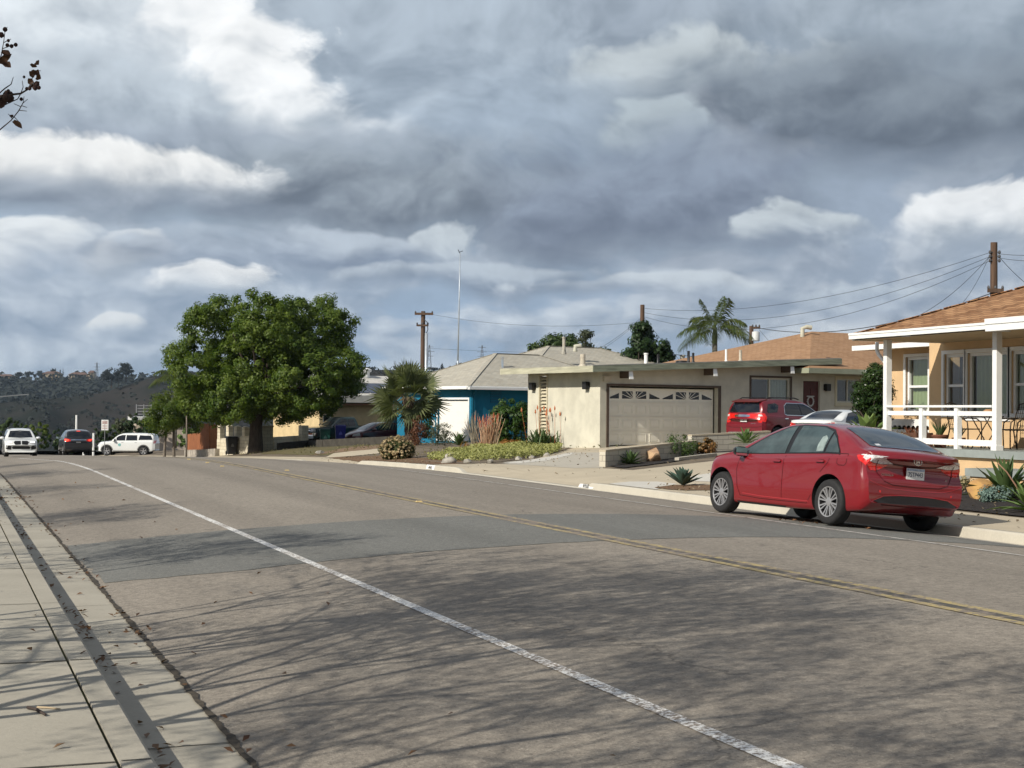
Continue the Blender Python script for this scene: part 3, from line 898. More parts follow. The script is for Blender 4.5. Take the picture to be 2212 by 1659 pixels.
# ---------------------------------------------------------------- the red saloon parked at the far kerb
RED = paint('red_paint', (0.195, 0.001, 0.006), 0.36, 0.0, 1.0)
def red_saloon():
    sp = dict(x0=-2.33, x1=2.31, dense=110, axles=(1.35, -1.35), wr=.318, ww=.205, rimr=.212, arch=.372, archdz=.015, halfw=.8875, spokes=8, style='pair', track=.775,
        top=[(-2.33, .98), (-2.29, 1.035), (-2.22, 1.075), (-2.12, 1.095), (-1.93, 1.125), (-1.7, 1.215), (-1.45, 1.315), (-1.2, 1.39), (-.9, 1.438), (-.5, 1.457), (-.1, 1.45), (.2, 1.405), (.5, 1.30), (.85, 1.135), (1.08, 1.025), (1.3, .985), (1.7, .925), (2.0, .845), (2.2, .74), (2.31, .60)],
        belt=[(-2.33, .94), (-2.1, 1.01), (-1.5, 1.00), (-.8, .965), (0, .93), (.9, .905), (1.4, .88), (1.9, .79), (2.31, .55)],
        width=[(-2.33, .81), (-2.1, .845), (-1.7, .872), (-1.3, .885), (-.5, .887), (.6, .887), (1.3, .885), (1.8, .865), (2.1, .81), (2.31, .72)],
        bottom=[(-2.33, .36), (-2.2, .29), (-1.9, .23), (-1.5, .20), (0, .175), (1.6, .19), (2.1, .20), (2.31, .25)],
        crown=[(-2.33, .03), (-2.0, .05), (-1.6, .075), (-.5, .07), (.3, .075), (1.1, .05), (1.8, .07), (2.31, .05)],
        tailshape=[(.2, .10), (.36, .03), (.5, .0), (.66, .0), (.74, .045), (.84, .075), (.98, .05), (1.05, .01), (1.12, 0)],
        noseshape=[(.2, .06), (.35, 0), (.55, 0), (.75, .06), (.9, .12)], round_r=.20, round_f=.42, len_r=.42, len_f=.8, beltw=.94, tumble=.50, shoulder=.055)
    # left wheels on the cambered shoulder, right wheels down in the gutter: the car leans to the kerb
    X, Y = 12.70, 20.62
    tl = math.atan2(gz(12.0, Y)-gz(13.5, Y), 1.5)
    root, pj, bo = make_car('parked_car', 'red compact saloon parked against the kerb in the foreground, number plate 7STP443', 'car', sp, RED, (X, Y, (gz(12.0, Y)+gz(13.5, Y))/2+.012), R(95.0), None, (tl, 0))
    root.scale = (1.035, 1.035, 1.035)
    for v, sd in (('L', 1), ('R', -1)):
        dlo = [(-1.52, .985), (-1.47, 1.05), (-1.27, 1.245), (-1.12, 1.335), (-.85, 1.385), (-.3, 1.40), (.05, 1.365), (.42, 1.225), (.93, .965), (.96, .925), (.4, .935), (-.5, .965), (-1.2, .985)]
        surround = pj.patch('window_surround', v, dlo, .004, TRIM, None, .05)
        fr = [(-.205, .962), (-.185, 1.378), (.03, 1.343), (.40, 1.205), (.86, .965), (.84, .938), (.4, .945)]
        rr = [(-1.12, 1.0), (-1.13, 1.30), (-.85, 1.365), (-.36, 1.378), (-.305, 1.375), (-.305, .972), (-.7, .985)]
        qr = [(-1.165, 1.005), (-1.175, 1.27), (-1.30, 1.195), (-1.455, 1.04), (-1.47, 1.005)]
        gl = M('side_glass', (.045, .066, .068), .05, .35, 2.2, spec=.8)
        for nm, pl in (('side_window', fr), ('side_window', rr), ('quarter_window', qr)):
            pj.patch(nm, v, pl, .009, gl, surround, .05)
        # head restraint of the rear seat seen through the rear window
        pj.patch('headrest', v, [(-1.10, 1.02), (-1.09, 1.2), (-1.02, 1.245), (-.95, 1.22), (-.925, 1.1), (-.945, 1.01)], .0105, M('seat_cloth', (.24, .30, .29), .4, .2, 12), surround, .04)
        seam = M('panel_seam', (.035, .002, .003), .6, 0)
        pj.line('door_seam', v, [(-.26, .93), (-.255, .6), (-.25, .30)], .009, .0025, seam)
        pj.line('door_seam', v, [(.86, .90), (.93, .7), (.90, .45), (.82, .30), (.3, .275), (-.85, .27), (-.96, .40)], .009, .0025, seam)
        pj.line('door_seam', v, [(-1.36, .97), (-1.30, .86), (-1.14, .72)], .009, .0025, seam)
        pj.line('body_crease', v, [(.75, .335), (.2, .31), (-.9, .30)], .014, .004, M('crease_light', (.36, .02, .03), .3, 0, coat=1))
        if v == 'L':
            pj.line('fuel_flap', v, [(-1.50, .86), (-1.50, .975), (-1.53, .995), (-1.68, .995), (-1.705, .97), (-1.695, .865), (-1.66, .835), (-1.54, .835), (-1.50, .86)], .010, .0025, seam)
        for hx, hz in ((-.10, .845), (-1.13, .875)):
            handle(pj, hx, hz, sd, RED, None, .21)
        sill = pj.patch('sill_trim', v, [(.92, .185), (.92, .215), (-.92, .205), (-.92, .175)], .004, PLASTIC, None, .08)
        # tail lamps wrap round the corner
        L = sd
        lens = [(.40*L, .925), (.56*L, .955), (.70*L, .985), (.80*L, 1.0), (.845*L, .985), (.84*L, .93), (.80*L, .86), (.74*L, .805), (.62*L, .81), (.52*L, .855)]
    # tail lamps: red lower lens, clear upper lens, split by the boot lid
    for L in (1, -1):
        rl = pj.patch('tail_lamp', 'B', [(y*L, z) for y, z in [(.45, .885), (.55, .83), (.66, .79), (.74, .79), (.78, .84), (.815, .90), (.838, .945), (.845, .975), (.80, .925), (.70, .895), (.58, .885)]], .008, RED_LENS, None, .03, .01)
        sv = 'L' if L > 0 else 'R'
        pj.patch('tail_lamp_wrap', sv, [(-2.13, .80), (-2.02, .87), (-1.93, .935), (-1.88, .985), (-1.93, .99), (-2.06, .965), (-2.2, .93)], .008, RED_LENS, rl, .03, .01)
        cl = pj.patch('reverse_lamp', 'B', [(y*L, z) for y, z in [(.38, .905), (.58, .890), (.70, .90), (.80, .93), (.845, .978), (.80, .998), (.68, .990), (.52, .955)]], .0095, CLEAR_LENS, rl, .03, .01)
        pj.patch('reverse_lamp_wrap', sv, [(-2.20, .935), (-2.06, .968), (-1.95, .99), (-1.98, 1.0), (-2.10, 1.0), (-2.2, .99)], .0095, CLEAR_LENS, rl, .03, .01)
        pj.line('lamp_split', 'B', [(.655*L, .99), (.655*L, .79)], .010, .013, TRIM, rl)
    seam = M('panel_seam', (.035, .002, .003), .6, 0)
    # rear window with its black border
    rg = pj.patch('rear_window', 'T', [(-1.93, .47), (-1.955, 0), (-1.93, -.47), (-1.84, -.60), (-1.45, -.555), (-1.16, -.50), (-1.13, 0), (-1.16, .50), (-1.45, .555), (-1.84, .60)], .006, glassmat('rear_glass', (.02, .036, .05), .04, .75), None, .06)
    pj.patch('parcel_label', 'T', [(-1.86, .50), (-1.86, .42), (-1.80, .42), (-1.80, .50)], .009, M('paper_label', (.6, .62, .65), .5, 0), rg, .04)
    pj.patch('windscreen', 'T', [(1.03, .60), (1.09, 0), (1.03, -.60), (.28, -.52), (.22, 0), (.28, .52)], .006, GLASS_TEAL, None, .08)
    # boot lid: lip, plate recess, seams
    pj.line('boot_seam', 'B', [(.66, .80), (.62, .74), (.55, .66), (.40, .615), (0, .605), (-.40, .615), (-.55, .66), (-.62, .74), (-.66, .80)], .010, .003, seam)
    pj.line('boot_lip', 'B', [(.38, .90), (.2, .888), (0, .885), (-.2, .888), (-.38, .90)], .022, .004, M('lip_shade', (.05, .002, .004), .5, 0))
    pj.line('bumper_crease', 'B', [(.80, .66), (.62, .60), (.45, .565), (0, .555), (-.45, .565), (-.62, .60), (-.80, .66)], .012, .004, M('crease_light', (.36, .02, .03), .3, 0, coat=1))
    pl = plate(pj, root, 'B', .785, '7STP443', .31, .16, 0, .03)
    MB().box(-.0062, -.0045, -.15, .15, .045, .074).build('plate_band', M('plate_band', (.35, .42, .55), .5, .3, 30), pl)
    # badge: ring with crossed ovals
    b = MB(); hb = pj.hit('B', 0, .955)[0]
    for (ry, rz, cy, cz) in ((.065, .045, 0, 0), (.022, .043, 0, 0), (.042, .02, 0, .022)):
        pts = [(hb.x-.012, cy+ry*math.cos(t), hb.z+cz+rz*math.sin(t)) for t in [2*math.pi*i/20 for i in range(21)]]
        b.tube(pts, .007, 6, False)
    b.build('badge', CHROME, root, True)
    badge_text(pj, root, 'B', .47, .745, 'COROLLA', .045, CHROME)
    badge_text(pj, root, 'B', -.55, .735, 'LE', .04, CHROME)
    # black lower bumper insert
    pj.patch('bumper_insert', 'B', [(.72, .385), (.55, .455), (.30, .475), (0, .48), (-.30, .475), (-.55, .455), (-.72, .385), (-.60, .34), (0, .33), (.60, .34)], .008, PLASTIC, None, .06, .015)
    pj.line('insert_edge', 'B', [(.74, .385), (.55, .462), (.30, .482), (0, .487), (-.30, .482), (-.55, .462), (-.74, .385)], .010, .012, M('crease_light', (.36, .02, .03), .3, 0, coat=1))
    for L in (1, -1):
        pj.patch('reflector', 'B', [(.60*L, .50), (.60*L, .53), (.63*L, .535), (.63*L, .505)], .005, RED_LENS, None, .02)
    mirror(root, pj, .80, .955, 1, .86, TRIM, capmat=TRIM)
    mirror(root, pj, .80, .955, -1, .86, RED, capmat=RED)
    for L in (1, -1):
        pj.patch('headlamp', 'F', [(.45*L, .63), (.8*L, .68), (.84*L, .76), (.7*L, .75), (.5*L, .69)], .006, CLEAR_LENS, None, .05)
        pj.patch('side_marker', 'L' if L > 0 else 'R', [(1.98, .52), (2.05, .52), (2.05, .56), (1.98, .56)], .005, M('amber_lens', (.5, .1, .02), .3, 0), None, .03)
    pj.patch('grille', 'F', [(.5, .3), (.6, .42), (-.6, .42), (-.5, .3)], .005, PLASTIC, None, .08)
    return root
red_saloon()
# ---------------------------------------------------------------- foliage
def unit(n, rng):
    v = rng.normal(size=(n, 3)); return v/np.linalg.norm(v, axis=1, keepdims=True)
def leaf_quads(C, Nn, size, rng, aspect=0.5, jit=0.5):
    """one rhombic leaf per centre, facing roughly along its normal"""
    n = len(C); Nn = Nn+jit*unit(n, rng); Nn /= np.linalg.norm(Nn, axis=1, keepdims=True)
    T = unit(n, rng); T -= Nn*np.sum(T*Nn, 1, keepdims=True); T /= np.linalg.norm(T, axis=1, keepdims=True)+1e-9
    B = np.cross(Nn, T); s = (size*rng.uniform(.65, 1.25, n))[:, None]
    fold = Nn*s*0.12
    V = np.stack([C-T*s*.5, C+B*s*aspect*.5+fold, C+T*s*.5, C-B*s*aspect*.5+fold], 1).reshape(-1, 3)
    return V, np.arange(4*n).reshape(n, 4)
def crown_mesh(name, lobes, nclump, nleaf, clump_r, leaf, seed, aspect=0.55, flat=0.8, hollow=0.55, up=0.25):
    """lobes: (x, y, z, r) or (x, y, z, rx, ry, rz). Clumps of leaves sit through and over the lobes"""
    rng = np.random.default_rng(seed); L = np.array([l if len(l) == 6 else (*l[:3], l[3], l[3], l[3]) for l in lobes], float)
    w = (L[:, 3]*L[:, 5])**1.0; w /= w.sum()
    idx = rng.choice(len(L), nclump, p=w); d = unit(nclump, rng)
    rad = rng.uniform(hollow, 1.0, nclump)[:, None]**0.7
    cc = L[idx, :3]+d*L[idx, 3:]*rad
    # drop clumps buried deep inside another lobe
    keep = np.ones(nclump, bool)
    for k in range(len(L)):
        q = np.linalg.norm((cc-L[k, :3])/L[k, 3:], axis=1); keep &= (q > hollow*0.75) | (idx == k)
    cc, d = cc[keep], d[keep]; m = len(cc)
    cr = clump_r*rng.uniform(.6, 1.35, m)
    e = unit(m*nleaf, rng); ci = np.repeat(np.arange(m), nleaf)
    rr = (rng.uniform(0, 1, m*nleaf)**0.45*cr[ci])[:, None]
    P = cc[ci]+e*rr*np.array([1, 1, flat])
    Nn = e*0.8+d[ci]*0.5+np.array([0, 0, up])
    V, Q = leaf_quads(P, Nn, leaf, rng, aspect)
    return np_mesh(name, V, Q), cc
def branches(mb, base, targets, r0, rng, trunk_top=None, lean=0.3):
    """limbs from the fork to some of the clumps"""
    for t in targets:
        t = Vector(t); b = Vector(base); mid = b.lerp(t, 0.5)+Vector((rng.uniform(-lean, lean), rng.uniform(-lean, lean), rng.uniform(0, lean)))
        mb.tube([b, b.lerp(mid, .5), mid, t], [r0, r0*.75, r0*.5, r0*.18], 6)
BARK = M('bark', (0.055, 0.042, 0.032), 0.95, 0.35, 5, 0.8, 18, stretch=(3, 3, .6))
BARK_GREY = M('grey_bark', (0.17, 0.145, 0.12), 0.95, 0.3, 5, 0.6, 18, stretch=(3, 3, .6))

def tree(name, label, cat, x, y, z, lobes, mat, nclump, nleaf, clump_r, leaf, seed, trunk=(0.25, 2.0), group=None, nb=10, hollow=.55, aspect=.55, bark=None, forks=None, up=.25):
    """lobes are relative to the foot of the trunk"""
    root = thing(name, label, cat, (x, y, z), 0, group)
    me, cc = crown_mesh('crown', lobes, nclump, nleaf, clump_r, leaf, seed, aspect, hollow=hollow, up=up)
    link('crown', me, mat, root)
    rng = np.random.default_rng(seed+1); mb = MB(); r, h = trunk
    for fx, fy in (forks or [(0, 0)]):
        mb.tube([(fx*1.2, fy*1.2, -.25), (fx, fy, .12), (fx*.9, fy*.9, h*.45), (fx*.7+.06, fy*.7, h)], [r*1.5, r*1.1, r*.9, r*.8], 10)
    sel = cc[rng.choice(len(cc), min(nb, len(cc)), replace=False)]
    branches(mb, (.06, 0, h*.97), [tuple(c) for c in sel], r*.5, rng)
    mb.build('trunk', bark or BARK, root, True)
    return root

def px_lobes(items, d, bx, by, bz, depth=1.0, rng=None):
    """crown lobes read off the picture at distance d, turned into metres about the tree's foot"""
    out = []
    for i, (px, py, r) in enumerate(items):
        off = ((i*0.618) % 1.0-0.5)*2*depth
        p = pt(px, py, d+off); rm = r*d/FPX
        out.append((p[0]-bx, p[1]-by, p[2]-bz, rm, rm, rm))
    return out
def foot(px, d, z=None):
    p = pt(px, 900, d); return float(p[0]), float(p[1]), (gz(p[0], p[1]) if z is None else z)

def blade(V, F, base, dir_, up, length, width, droop, seg=4, cup=0.25, tip=0.0, wide=0.35):
    """one stiff curved leaf appended to V, F"""
    d = Vector(dir_).normalized(); u = Vector(up); s = d.cross(u)
    if s.length < 1e-4: s = d.orthogonal()
    s.normalize(); n = s.cross(d).normalized(); b0 = len(V); p = Vector(base)
    for i in range(seg+1):
        t = i/seg
        w = width*(0.55+0.45*min(1, t/wide)) if t < wide else width*max(tip, (1-((t-wide)/(1-wide))**1.6))
        q = p+d*length*t-Vector((0, 0, 1))*droop*length*t*t
        V += [tuple(q-s*w/2+n*w*cup), tuple(q), tuple(q+s*w/2+n*w*cup)]
    for i in range(seg):
        a = b0+i*3; F += [(a, a+1, a+4, a+3), (a+1, a+2, a+5, a+4)]
def rosette(name, label, cat, x, y, z, n, length, width, mat, seed, droop=.15, el=(10, 80), group=None, cup=.25, jitter=.15, wide=.35, part='leaves'):
    rng = random.Random(seed); V, F = [], []
    for i in range(n):
        t = (i+.5)/n; e = R(el[0]+(el[1]-el[0])*t+rng.uniform(-6, 6)); a = i*2.39996+rng.uniform(-jitter, jitter)
        l = length*(1-.25*t)*rng.uniform(.85, 1.1)
        d = (math.cos(a)*math.cos(e), math.sin(a)*math.cos(e), math.sin(e))
        blade(V, F, (d[0]*.04*length, d[1]*.04*length, .02+.05*length*t), d, (0, 0, 1), l, width*rng.uniform(.85, 1.1), droop*(1-t), 5, cup, wide=wide)
    me = bpy.data.meshes.new(name); me.from_pydata(V, [], F); me.update()
    o = link(name, me, mat, None, True)
    o.location = (x, y, z); tag(o, label, cat, group)
    return o

LEAF_TREE = leafmat('street_tree_leaf', (0.034, 0.078, 0.010), (0.140, 0.190, 0.026), .36)
LEAF_YEL = leafmat('feathery_leaf', (0.040, 0.085, 0.010), (0.115, 0.150, 0.020), .35)
LEAF_DARK = leafmat('dark_leaf', (0.014, 0.036, 0.012), (0.038, 0.070, 0.022), .2)
LEAF_MID = leafmat('mid_leaf', (0.030, 0.060, 0.018), (0.075, 0.110, 0.035), .25)
LEAF_GREY = leafmat('greygreen_leaf', (0.05, 0.065, 0.035), (0.12, 0.135, 0.085), .2)
LEAF_PALM = leafmat('palm_leaf', (0.045, 0.065, 0.025), (0.16, 0.18, 0.085), .25, .35)
LEAF_AGAVE = leafmat('agave_leaf', (0.045, 0.085, 0.065), (0.085, 0.135, 0.105), .08, .5)
LEAF_ALOE = leafmat('aloe_leaf', (0.045, 0.085, 0.030), (0.10, 0.15, 0.055), .12, .45)
LEAF_SUCC = leafmat('pale_succulent', (0.10, 0.17, 0.05), (0.22, 0.30, 0.10), .15, .45)

def palm_fan(name, label, x, y, z, h, r, seed, lean=(0, 0), trunk_r=.26, nf=46):
    root = thing(name, label, 'palm', (x, y, z)); rng = random.Random(seed)
    mb = MB(); n = 14; pts = []; rad = []
    for i in range(n+1):
        t = i/n; pts.append((lean[0]*t*t, lean[1]*t*t, h*t-.1)); rad.append(trunk_r*(1.15-.35*t)*(1.0+.10*(i % 2)))
    mb.tube(pts, rad, 12)
    for i in range(90):                                    # stubs of old leaf stalks
        t = rng.uniform(.05, 1.0); a = rng.uniform(0, 6.28); q = Vector((lean[0]*t*t, lean[1]*t*t, h*t)); rr = trunk_r*(1.05-.3*t)
        d = Vector((math.cos(a), math.sin(a), 0)); mb.bar(q+d*rr*.8, q+d*(rr+.05)+Vector((0, 0, .12)), .07, .03)
    mb.build('trunk', M('palm_trunk', (.075, .055, .04), .95, .4, 6, .8, 14), root, False)
    V, F = [], []; top = Vector((lean[0], lean[1], h))
    for i in range(nf):
        a = i*2.39996; e = R(-58+140*((i+.5)/nf)); d = Vector((math.cos(a)*math.cos(e), math.sin(a)*math.cos(e), math.sin(e)))
        st = r*rng.uniform(.34, .56); hub = top+d*st+Vector((0, 0, -.10*r*math.cos(e)))
        s = d.cross(Vector((0, 0, 1))).normalized(); u = s.cross(d).normalized(); ro = R(rng.uniform(-75, 75)); s, u = s*math.cos(ro)+u*math.sin(ro), u*math.cos(ro)-s*math.sin(ro)
        b0 = len(V); V += [tuple(top-s*.012), tuple(top+s*.012), tuple(hub+s*.012), tuple(hub-s*.012)]; F.append((b0, b0+1, b0+2, b0+3))
        nb = 20
        for j in range(nb):
            f = R(-100+200*j/(nb-1)); dd = (d*math.cos(f)+s*math.sin(f)+u*(.12+.10*math.cos(f))).normalized()
            L = r*rng.uniform(.46, .58)*(1-.12*abs(f))
            w = .062
            b0 = len(V); sd = dd.cross(u).normalized()*w; m_ = hub+dd*L*.5; tp = hub+dd*L+Vector((0, 0, -L*rng.uniform(.02, .22)))
            V += [tuple(hub), tuple(m_+sd*.8+u*.02), tuple(tp), tuple(m_-sd*.8+u*.02)]; F.append((b0, b0+1, b0+2, b0+3))
    me = bpy.data.meshes.new('fronds'); me.from_pydata(V, [], F); me.update()
    link('fronds', me, LEAF_PALM, root)
    # dry skirt under the crown
    V, F = [], []
    for i in range(60):
        a = rng.uniform(0, 6.28); q = top+Vector((math.cos(a)*trunk_r, math.sin(a)*trunk_r, -rng.uniform(0, .2)))
        blade(V, F, q, (math.cos(a)*.7, math.sin(a)*.7, -.6), (0, 0, 1), r*rng.uniform(.25, .45), .05, .3, 3)
    me = bpy.data.meshes.new('dry_fronds'); me.from_pydata(V, [], F); me.update()
    link('dry_fronds', me, leafmat('dry_leaf', (.10, .075, .04), (.2, .16, .09), .1), root)
    return root

def palm_feather(name, label, x, y, z, h, r, seed, nf=12, trunk_r=.14, group=None, cat='palm'):
    root = thing(name, label, cat, (x, y, z), 0, group); rng = random.Random(seed)
    mb = MB(); pts = [(0, 0, -.2+h*i/10) for i in range(11)]
    mb.tube(pts, [trunk_r*(1.25-.35*i/10) for i in range(11)], 10)
    mb.build('trunk', M('ringed_trunk', (.16, .15, .12), .9, .25, 3, .5, 9, stretch=(1, 1, 5)), root, True)
    cs = MB(); cs.tube([(0, 0, h-.25), (0, 0, h+.25), (0, 0, h+r*.45)], [trunk_r*.85, trunk_r*.95, trunk_r*.35], 10)
    cs.build('crownshaft', M('crownshaft', (.09, .12, .05), .5, .2, 3), root, True)
    V, F = [], []; top = Vector((0, 0, h+r*.28))
    for i in range(nf):
        a = i*2.39996+rng.uniform(-.2, .2); e = R(82-78*((i+.3)/nf)**.75)
        d = Vector((math.cos(a)*math.cos(e), math.sin(a)*math.cos(e), math.sin(e))); side = Vector((-math.sin(a), math.cos(a), 0))
        L = r*rng.uniform(1.0, 1.18); ns = 26; prev = top; drop = .62 if e < R(60) else .22
        P = [top+d*L*t-Vector((0, 0, 1))*drop*L*t**2.2 for t in [k/ns for k in range(ns+1)]]
        for k in range(ns):
            b0 = len(V); w = .022*(1-k/ns)+.006; V += [tuple(P[k]-side*w), tuple(P[k]+side*w), tuple(P[k+1]+side*w), tuple(P[k+1]-side*w)]; F.append((b0, b0+1, b0+2, b0+3))
            if k < 4: continue
            t = k/ns; tang = (P[k+1]-P[k]).normalized(); ll = r*.40*math.sin(math.pi*min(1, .18+t*.82))**.6*rng.uniform(.85, 1.1)
            for sg in (-1, 1):
                for kk in (0, .5):
                    q = P[k].lerp(P[k+1], kk); dd = (side*sg*.85+tang*.55+Vector((0, 0, .15-.35*rng.random()))).normalized()
                    tip = q+dd*ll-Vector((0, 0, ll*rng.uniform(.30, .75))); mid = q+dd*ll*.5-Vector((0, 0, ll*.08)); wd = tang*.026
                    b0 = len(V); V += [tuple(q), tuple(mid+wd), tuple(tip), tuple(mid-wd)]; F.append((b0, b0+1, b0+2, b0+3))
    me = bpy.data.meshes.new('fronds'); me.from_pydata(V, [], F); me.update()
    link('fronds', me, leafmat('feather_leaf', (.03, .06, .012), (.11, .13, .03), .3, .4), root)
    return root

def bush(name, label, cat, x, y, z, rx, ry, rz, mat, seed, n=60, nl=40, leaf=.07, clump=.16, group=None, aspect=.55):
    lobes = [(0, 0, rz*.55, rx*.75, ry*.75, rz*.6)]
    rng = random.Random(seed)
    for i in range(7):
        a = rng.uniform(0, 6.28); lobes.append((math.cos(a)*rx*.5, math.sin(a)*ry*.5, rz*rng.uniform(.3, .75), rx*.42, ry*.42, rz*.36))
    me, cc = crown_mesh(name, lobes, n, nl, clump, leaf, seed, aspect, hollow=.45)
    o = link(name, me, mat); o.location = (x, y, z)
    return tag(o, label, cat, group)
# ---------------------------------------------------------------- the other vehicles
CARGLASS_DK = glassmat('tinted_glass', (.006, .008, .012), .04, .7)
def tailgate_suv(name, label, mat, loc, heading, lenf=4.77, H=1.68, W=1.84, tilt=None):
    """crossover: upright tail, raked screen, roof rails"""
    h = H; sp = dict(x0=-2.36, x1=2.38, dense=80, axles=(1.43, -1.43), wr=.345, ww=.225, rimr=.225, arch=.40, archdz=.02, halfw=W/2, spokes=5, track=.79,
        top=[(-2.36, .95), (-2.30, 1.10), (-2.2, 1.30), (-2.02, h-.10), (-1.8, h-.025), (-1.0, h), (-.2, h-.01), (.3, h-.09), (.8, 1.28), (1.1, 1.10), (1.5, 1.06), (2.0, .98), (2.25, .88), (2.38, .70)],
        belt=[(-2.36, .92), (-2.1, 1.12), (-1.2, 1.08), (0, 1.02), (1.0, .98), (1.6, .96), (2.1, .86), (2.38, .65)],
        width=[(-2.36, W/2*.90), (-2.1, W/2*.96), (-1.4, W/2), (1.2, W/2), (1.9, W/2*.97), (2.2, W/2*.90), (2.38, W/2*.80)],
        bottom=[(-2.36, .42), (-2.1, .30), (-1.6, .24), (0, .21), (1.6, .23), (2.38, .28)],
        crown=[(-2.36, .03), (-1.9, .07), (0, .07), (1.1, .05), (2.38, .05)],
        tailshape=[(.3, .06), (.5, 0), (.75, 0), (.85, .03), (1.1, .02), (1.3, 0), (1.7, 0)], noseshape=[(.3, 0), (.6, 0), (.9, .08)], round_r=.16, round_f=.3, len_r=.4, len_f=.7, beltw=.955, tumble=.36, shoulder=.05)
    root, pj, bo = make_car(name, label, 'car', sp, mat, loc, heading, None, tilt)
    return root, pj, W
RED_SUV = paint('wine_red_paint', (0.16, 0.004, 0.012), 0.3, .1, .6)
def red_suv():
    p = pt(1603, 900, 54.2)
    hd = 90-70
    c = Vector((p[0], p[1], 0))+Vector((math.cos(R(hd)), math.sin(R(hd)), 0))*2.30
    root, pj, W = tailgate_suv('parked_car', 'dark red crossover nosed up to the beige house beside its garage door', RED_SUV, (c.x, c.y, .60), R(hd))
    for v, sd in (('L', 1), ('R', -1)):
        sg = pj.patch('side_window', v, [(-1.02, 1.14), (-.95, 1.42), (-.75, 1.52), (.20, 1.50), (.55, 1.36), (.95, 1.12), (.9, 1.07), (-.9, 1.10)], .006, CARGLASS_DK, None, .08)
        pj.line('window_trim', v, [(.9, 1.07), (-.9, 1.10), (-1.02, 1.14), (-.95, 1.42), (-.75, 1.53), (.20, 1.51), (.55, 1.37), (.93, 1.12)], .022, .010, CHROME, sg)
        pj.line('pillar', v, [(-.06, 1.08), (-.10, 1.52)], .05, .009, TRIM, sg)
        pj.patch('rear_quarter_window', v, [(-1.95, 1.22), (-1.80, 1.48), (-1.40, 1.52), (-1.25, 1.45), (-1.42, 1.2), (-1.9, 1.17)], .006, CARGLASS_DK, None, .08)
        for hx in (-.98, .12):
            handle(pj, hx, .975, sd, CHROME, None, .19)
        tl = pj.patch('tail_lamp', 'B', [(sd*y, z) for y, z in [(.62, .88), (.60, 1.10), (.66, 1.17), (.84, 1.14), (.86, 1.0), (.80, .83), (.70, .82)]], .012, RED_LENS, None, .05, .015)
        pj.patch('tail_lamp_wrap', v, [(-2.30, 1.14), (-2.08, 1.16), (-2.0, 1.02), (-2.06, .86), (-2.3, .84)], .012, RED_LENS, tl, .05, .015)
        pj.patch('reverse_lamp', 'B', [(sd*y, z) for y, z in [(.66, 1.05), (.66, 1.12), (.78, 1.11), (.80, 1.05)]], .016, CLEAR_LENS, tl, .04)
        rl = MB(); rl.tube([(-1.75, sd*.60, 1.66), (-1.6, sd*.61, 1.715), (-.2, sd*.61, 1.715), (0.05, sd*.60, 1.665)], .022, 6); rl.build('roof_rail', PLASTIC, root, True)
        pj.line('door_seam', v, [(-1.05, 1.08), (-1.0, .85), (-1.06, .62)], .012, .003, M('panel_seam', (.035, .002, .003), .6, 0))
        pj.line('door_seam', v, [(-.06, 1.05), (-.05, .4), (-.9, .36)], .012, .003, M('panel_seam', (.035, .002, .003), .6, 0))
        pj.patch('sill_trim', v, [(1.0, .24), (1.0, .34), (-1.0, .34), (-1.0, .24)], .006, PLASTIC, None, .1)
        mirror(root, pj, .78, 1.10, sd, W/2-.04, RED_SUV, size=1.1)
    pj.patch('rear_window', 'B', [(-.70, 1.20), (-.58, 1.55), (0, 1.58), (.58, 1.55), (.70, 1.20), (0, 1.18)], .006, CARGLASS_DK, None, .08)
    pj.patch('tailgate_bar', 'B', [(-.34, 1.03), (-.34, 1.10), (0, 1.11), (.34, 1.10), (.34, 1.03)], .02, CHROME, None, .06, .02)
    plate(pj, root, 'B', .93, 'JR', .31, .15, 0, .012)
    pj.patch('bumper_insert', 'B', [(-.75, .40), (-.72, .50), (.72, .50), (.75, .40)], .008, M('grey_plastic', (.12, .12, .12), .6, .1), None, .1)
    pj.line('bumper_seam', 'B', [(-.85, .72), (-.6, .66), (.6, .66), (.85, .72)], .012, .004, M('panel_seam', (.035, .002, .003), .6, 0))
    badge_text(pj, root, 'B', -.42, .80, 'EQUINOX', .05, CHROME)
    sp_ = MB(); sp_.add([(-2.16, -.62, 1.58), (-2.16, .62, 1.58), (-1.75, .66, 1.665), (-1.75, -.66, 1.665), (-2.14, -.62, 1.55), (-2.14, .62, 1.55), (-1.75, .66, 1.6), (-1.75, -.66, 1.6)], [(0, 1, 2, 3), (4, 7, 6, 5), (0, 4, 5, 1), (1, 5, 6, 2), (3, 2, 6, 7), (0, 3, 7, 4)])
    sp_.build('roof_spoiler', RED_SUV, root)
    pj.patch('windscreen', 'T', [(1.05, .66), (1.12, 0), (1.05, -.66), (.38, -.58), (.34, 0), (.38, .58)], .006, GLASS, None, .1)
red_suv()

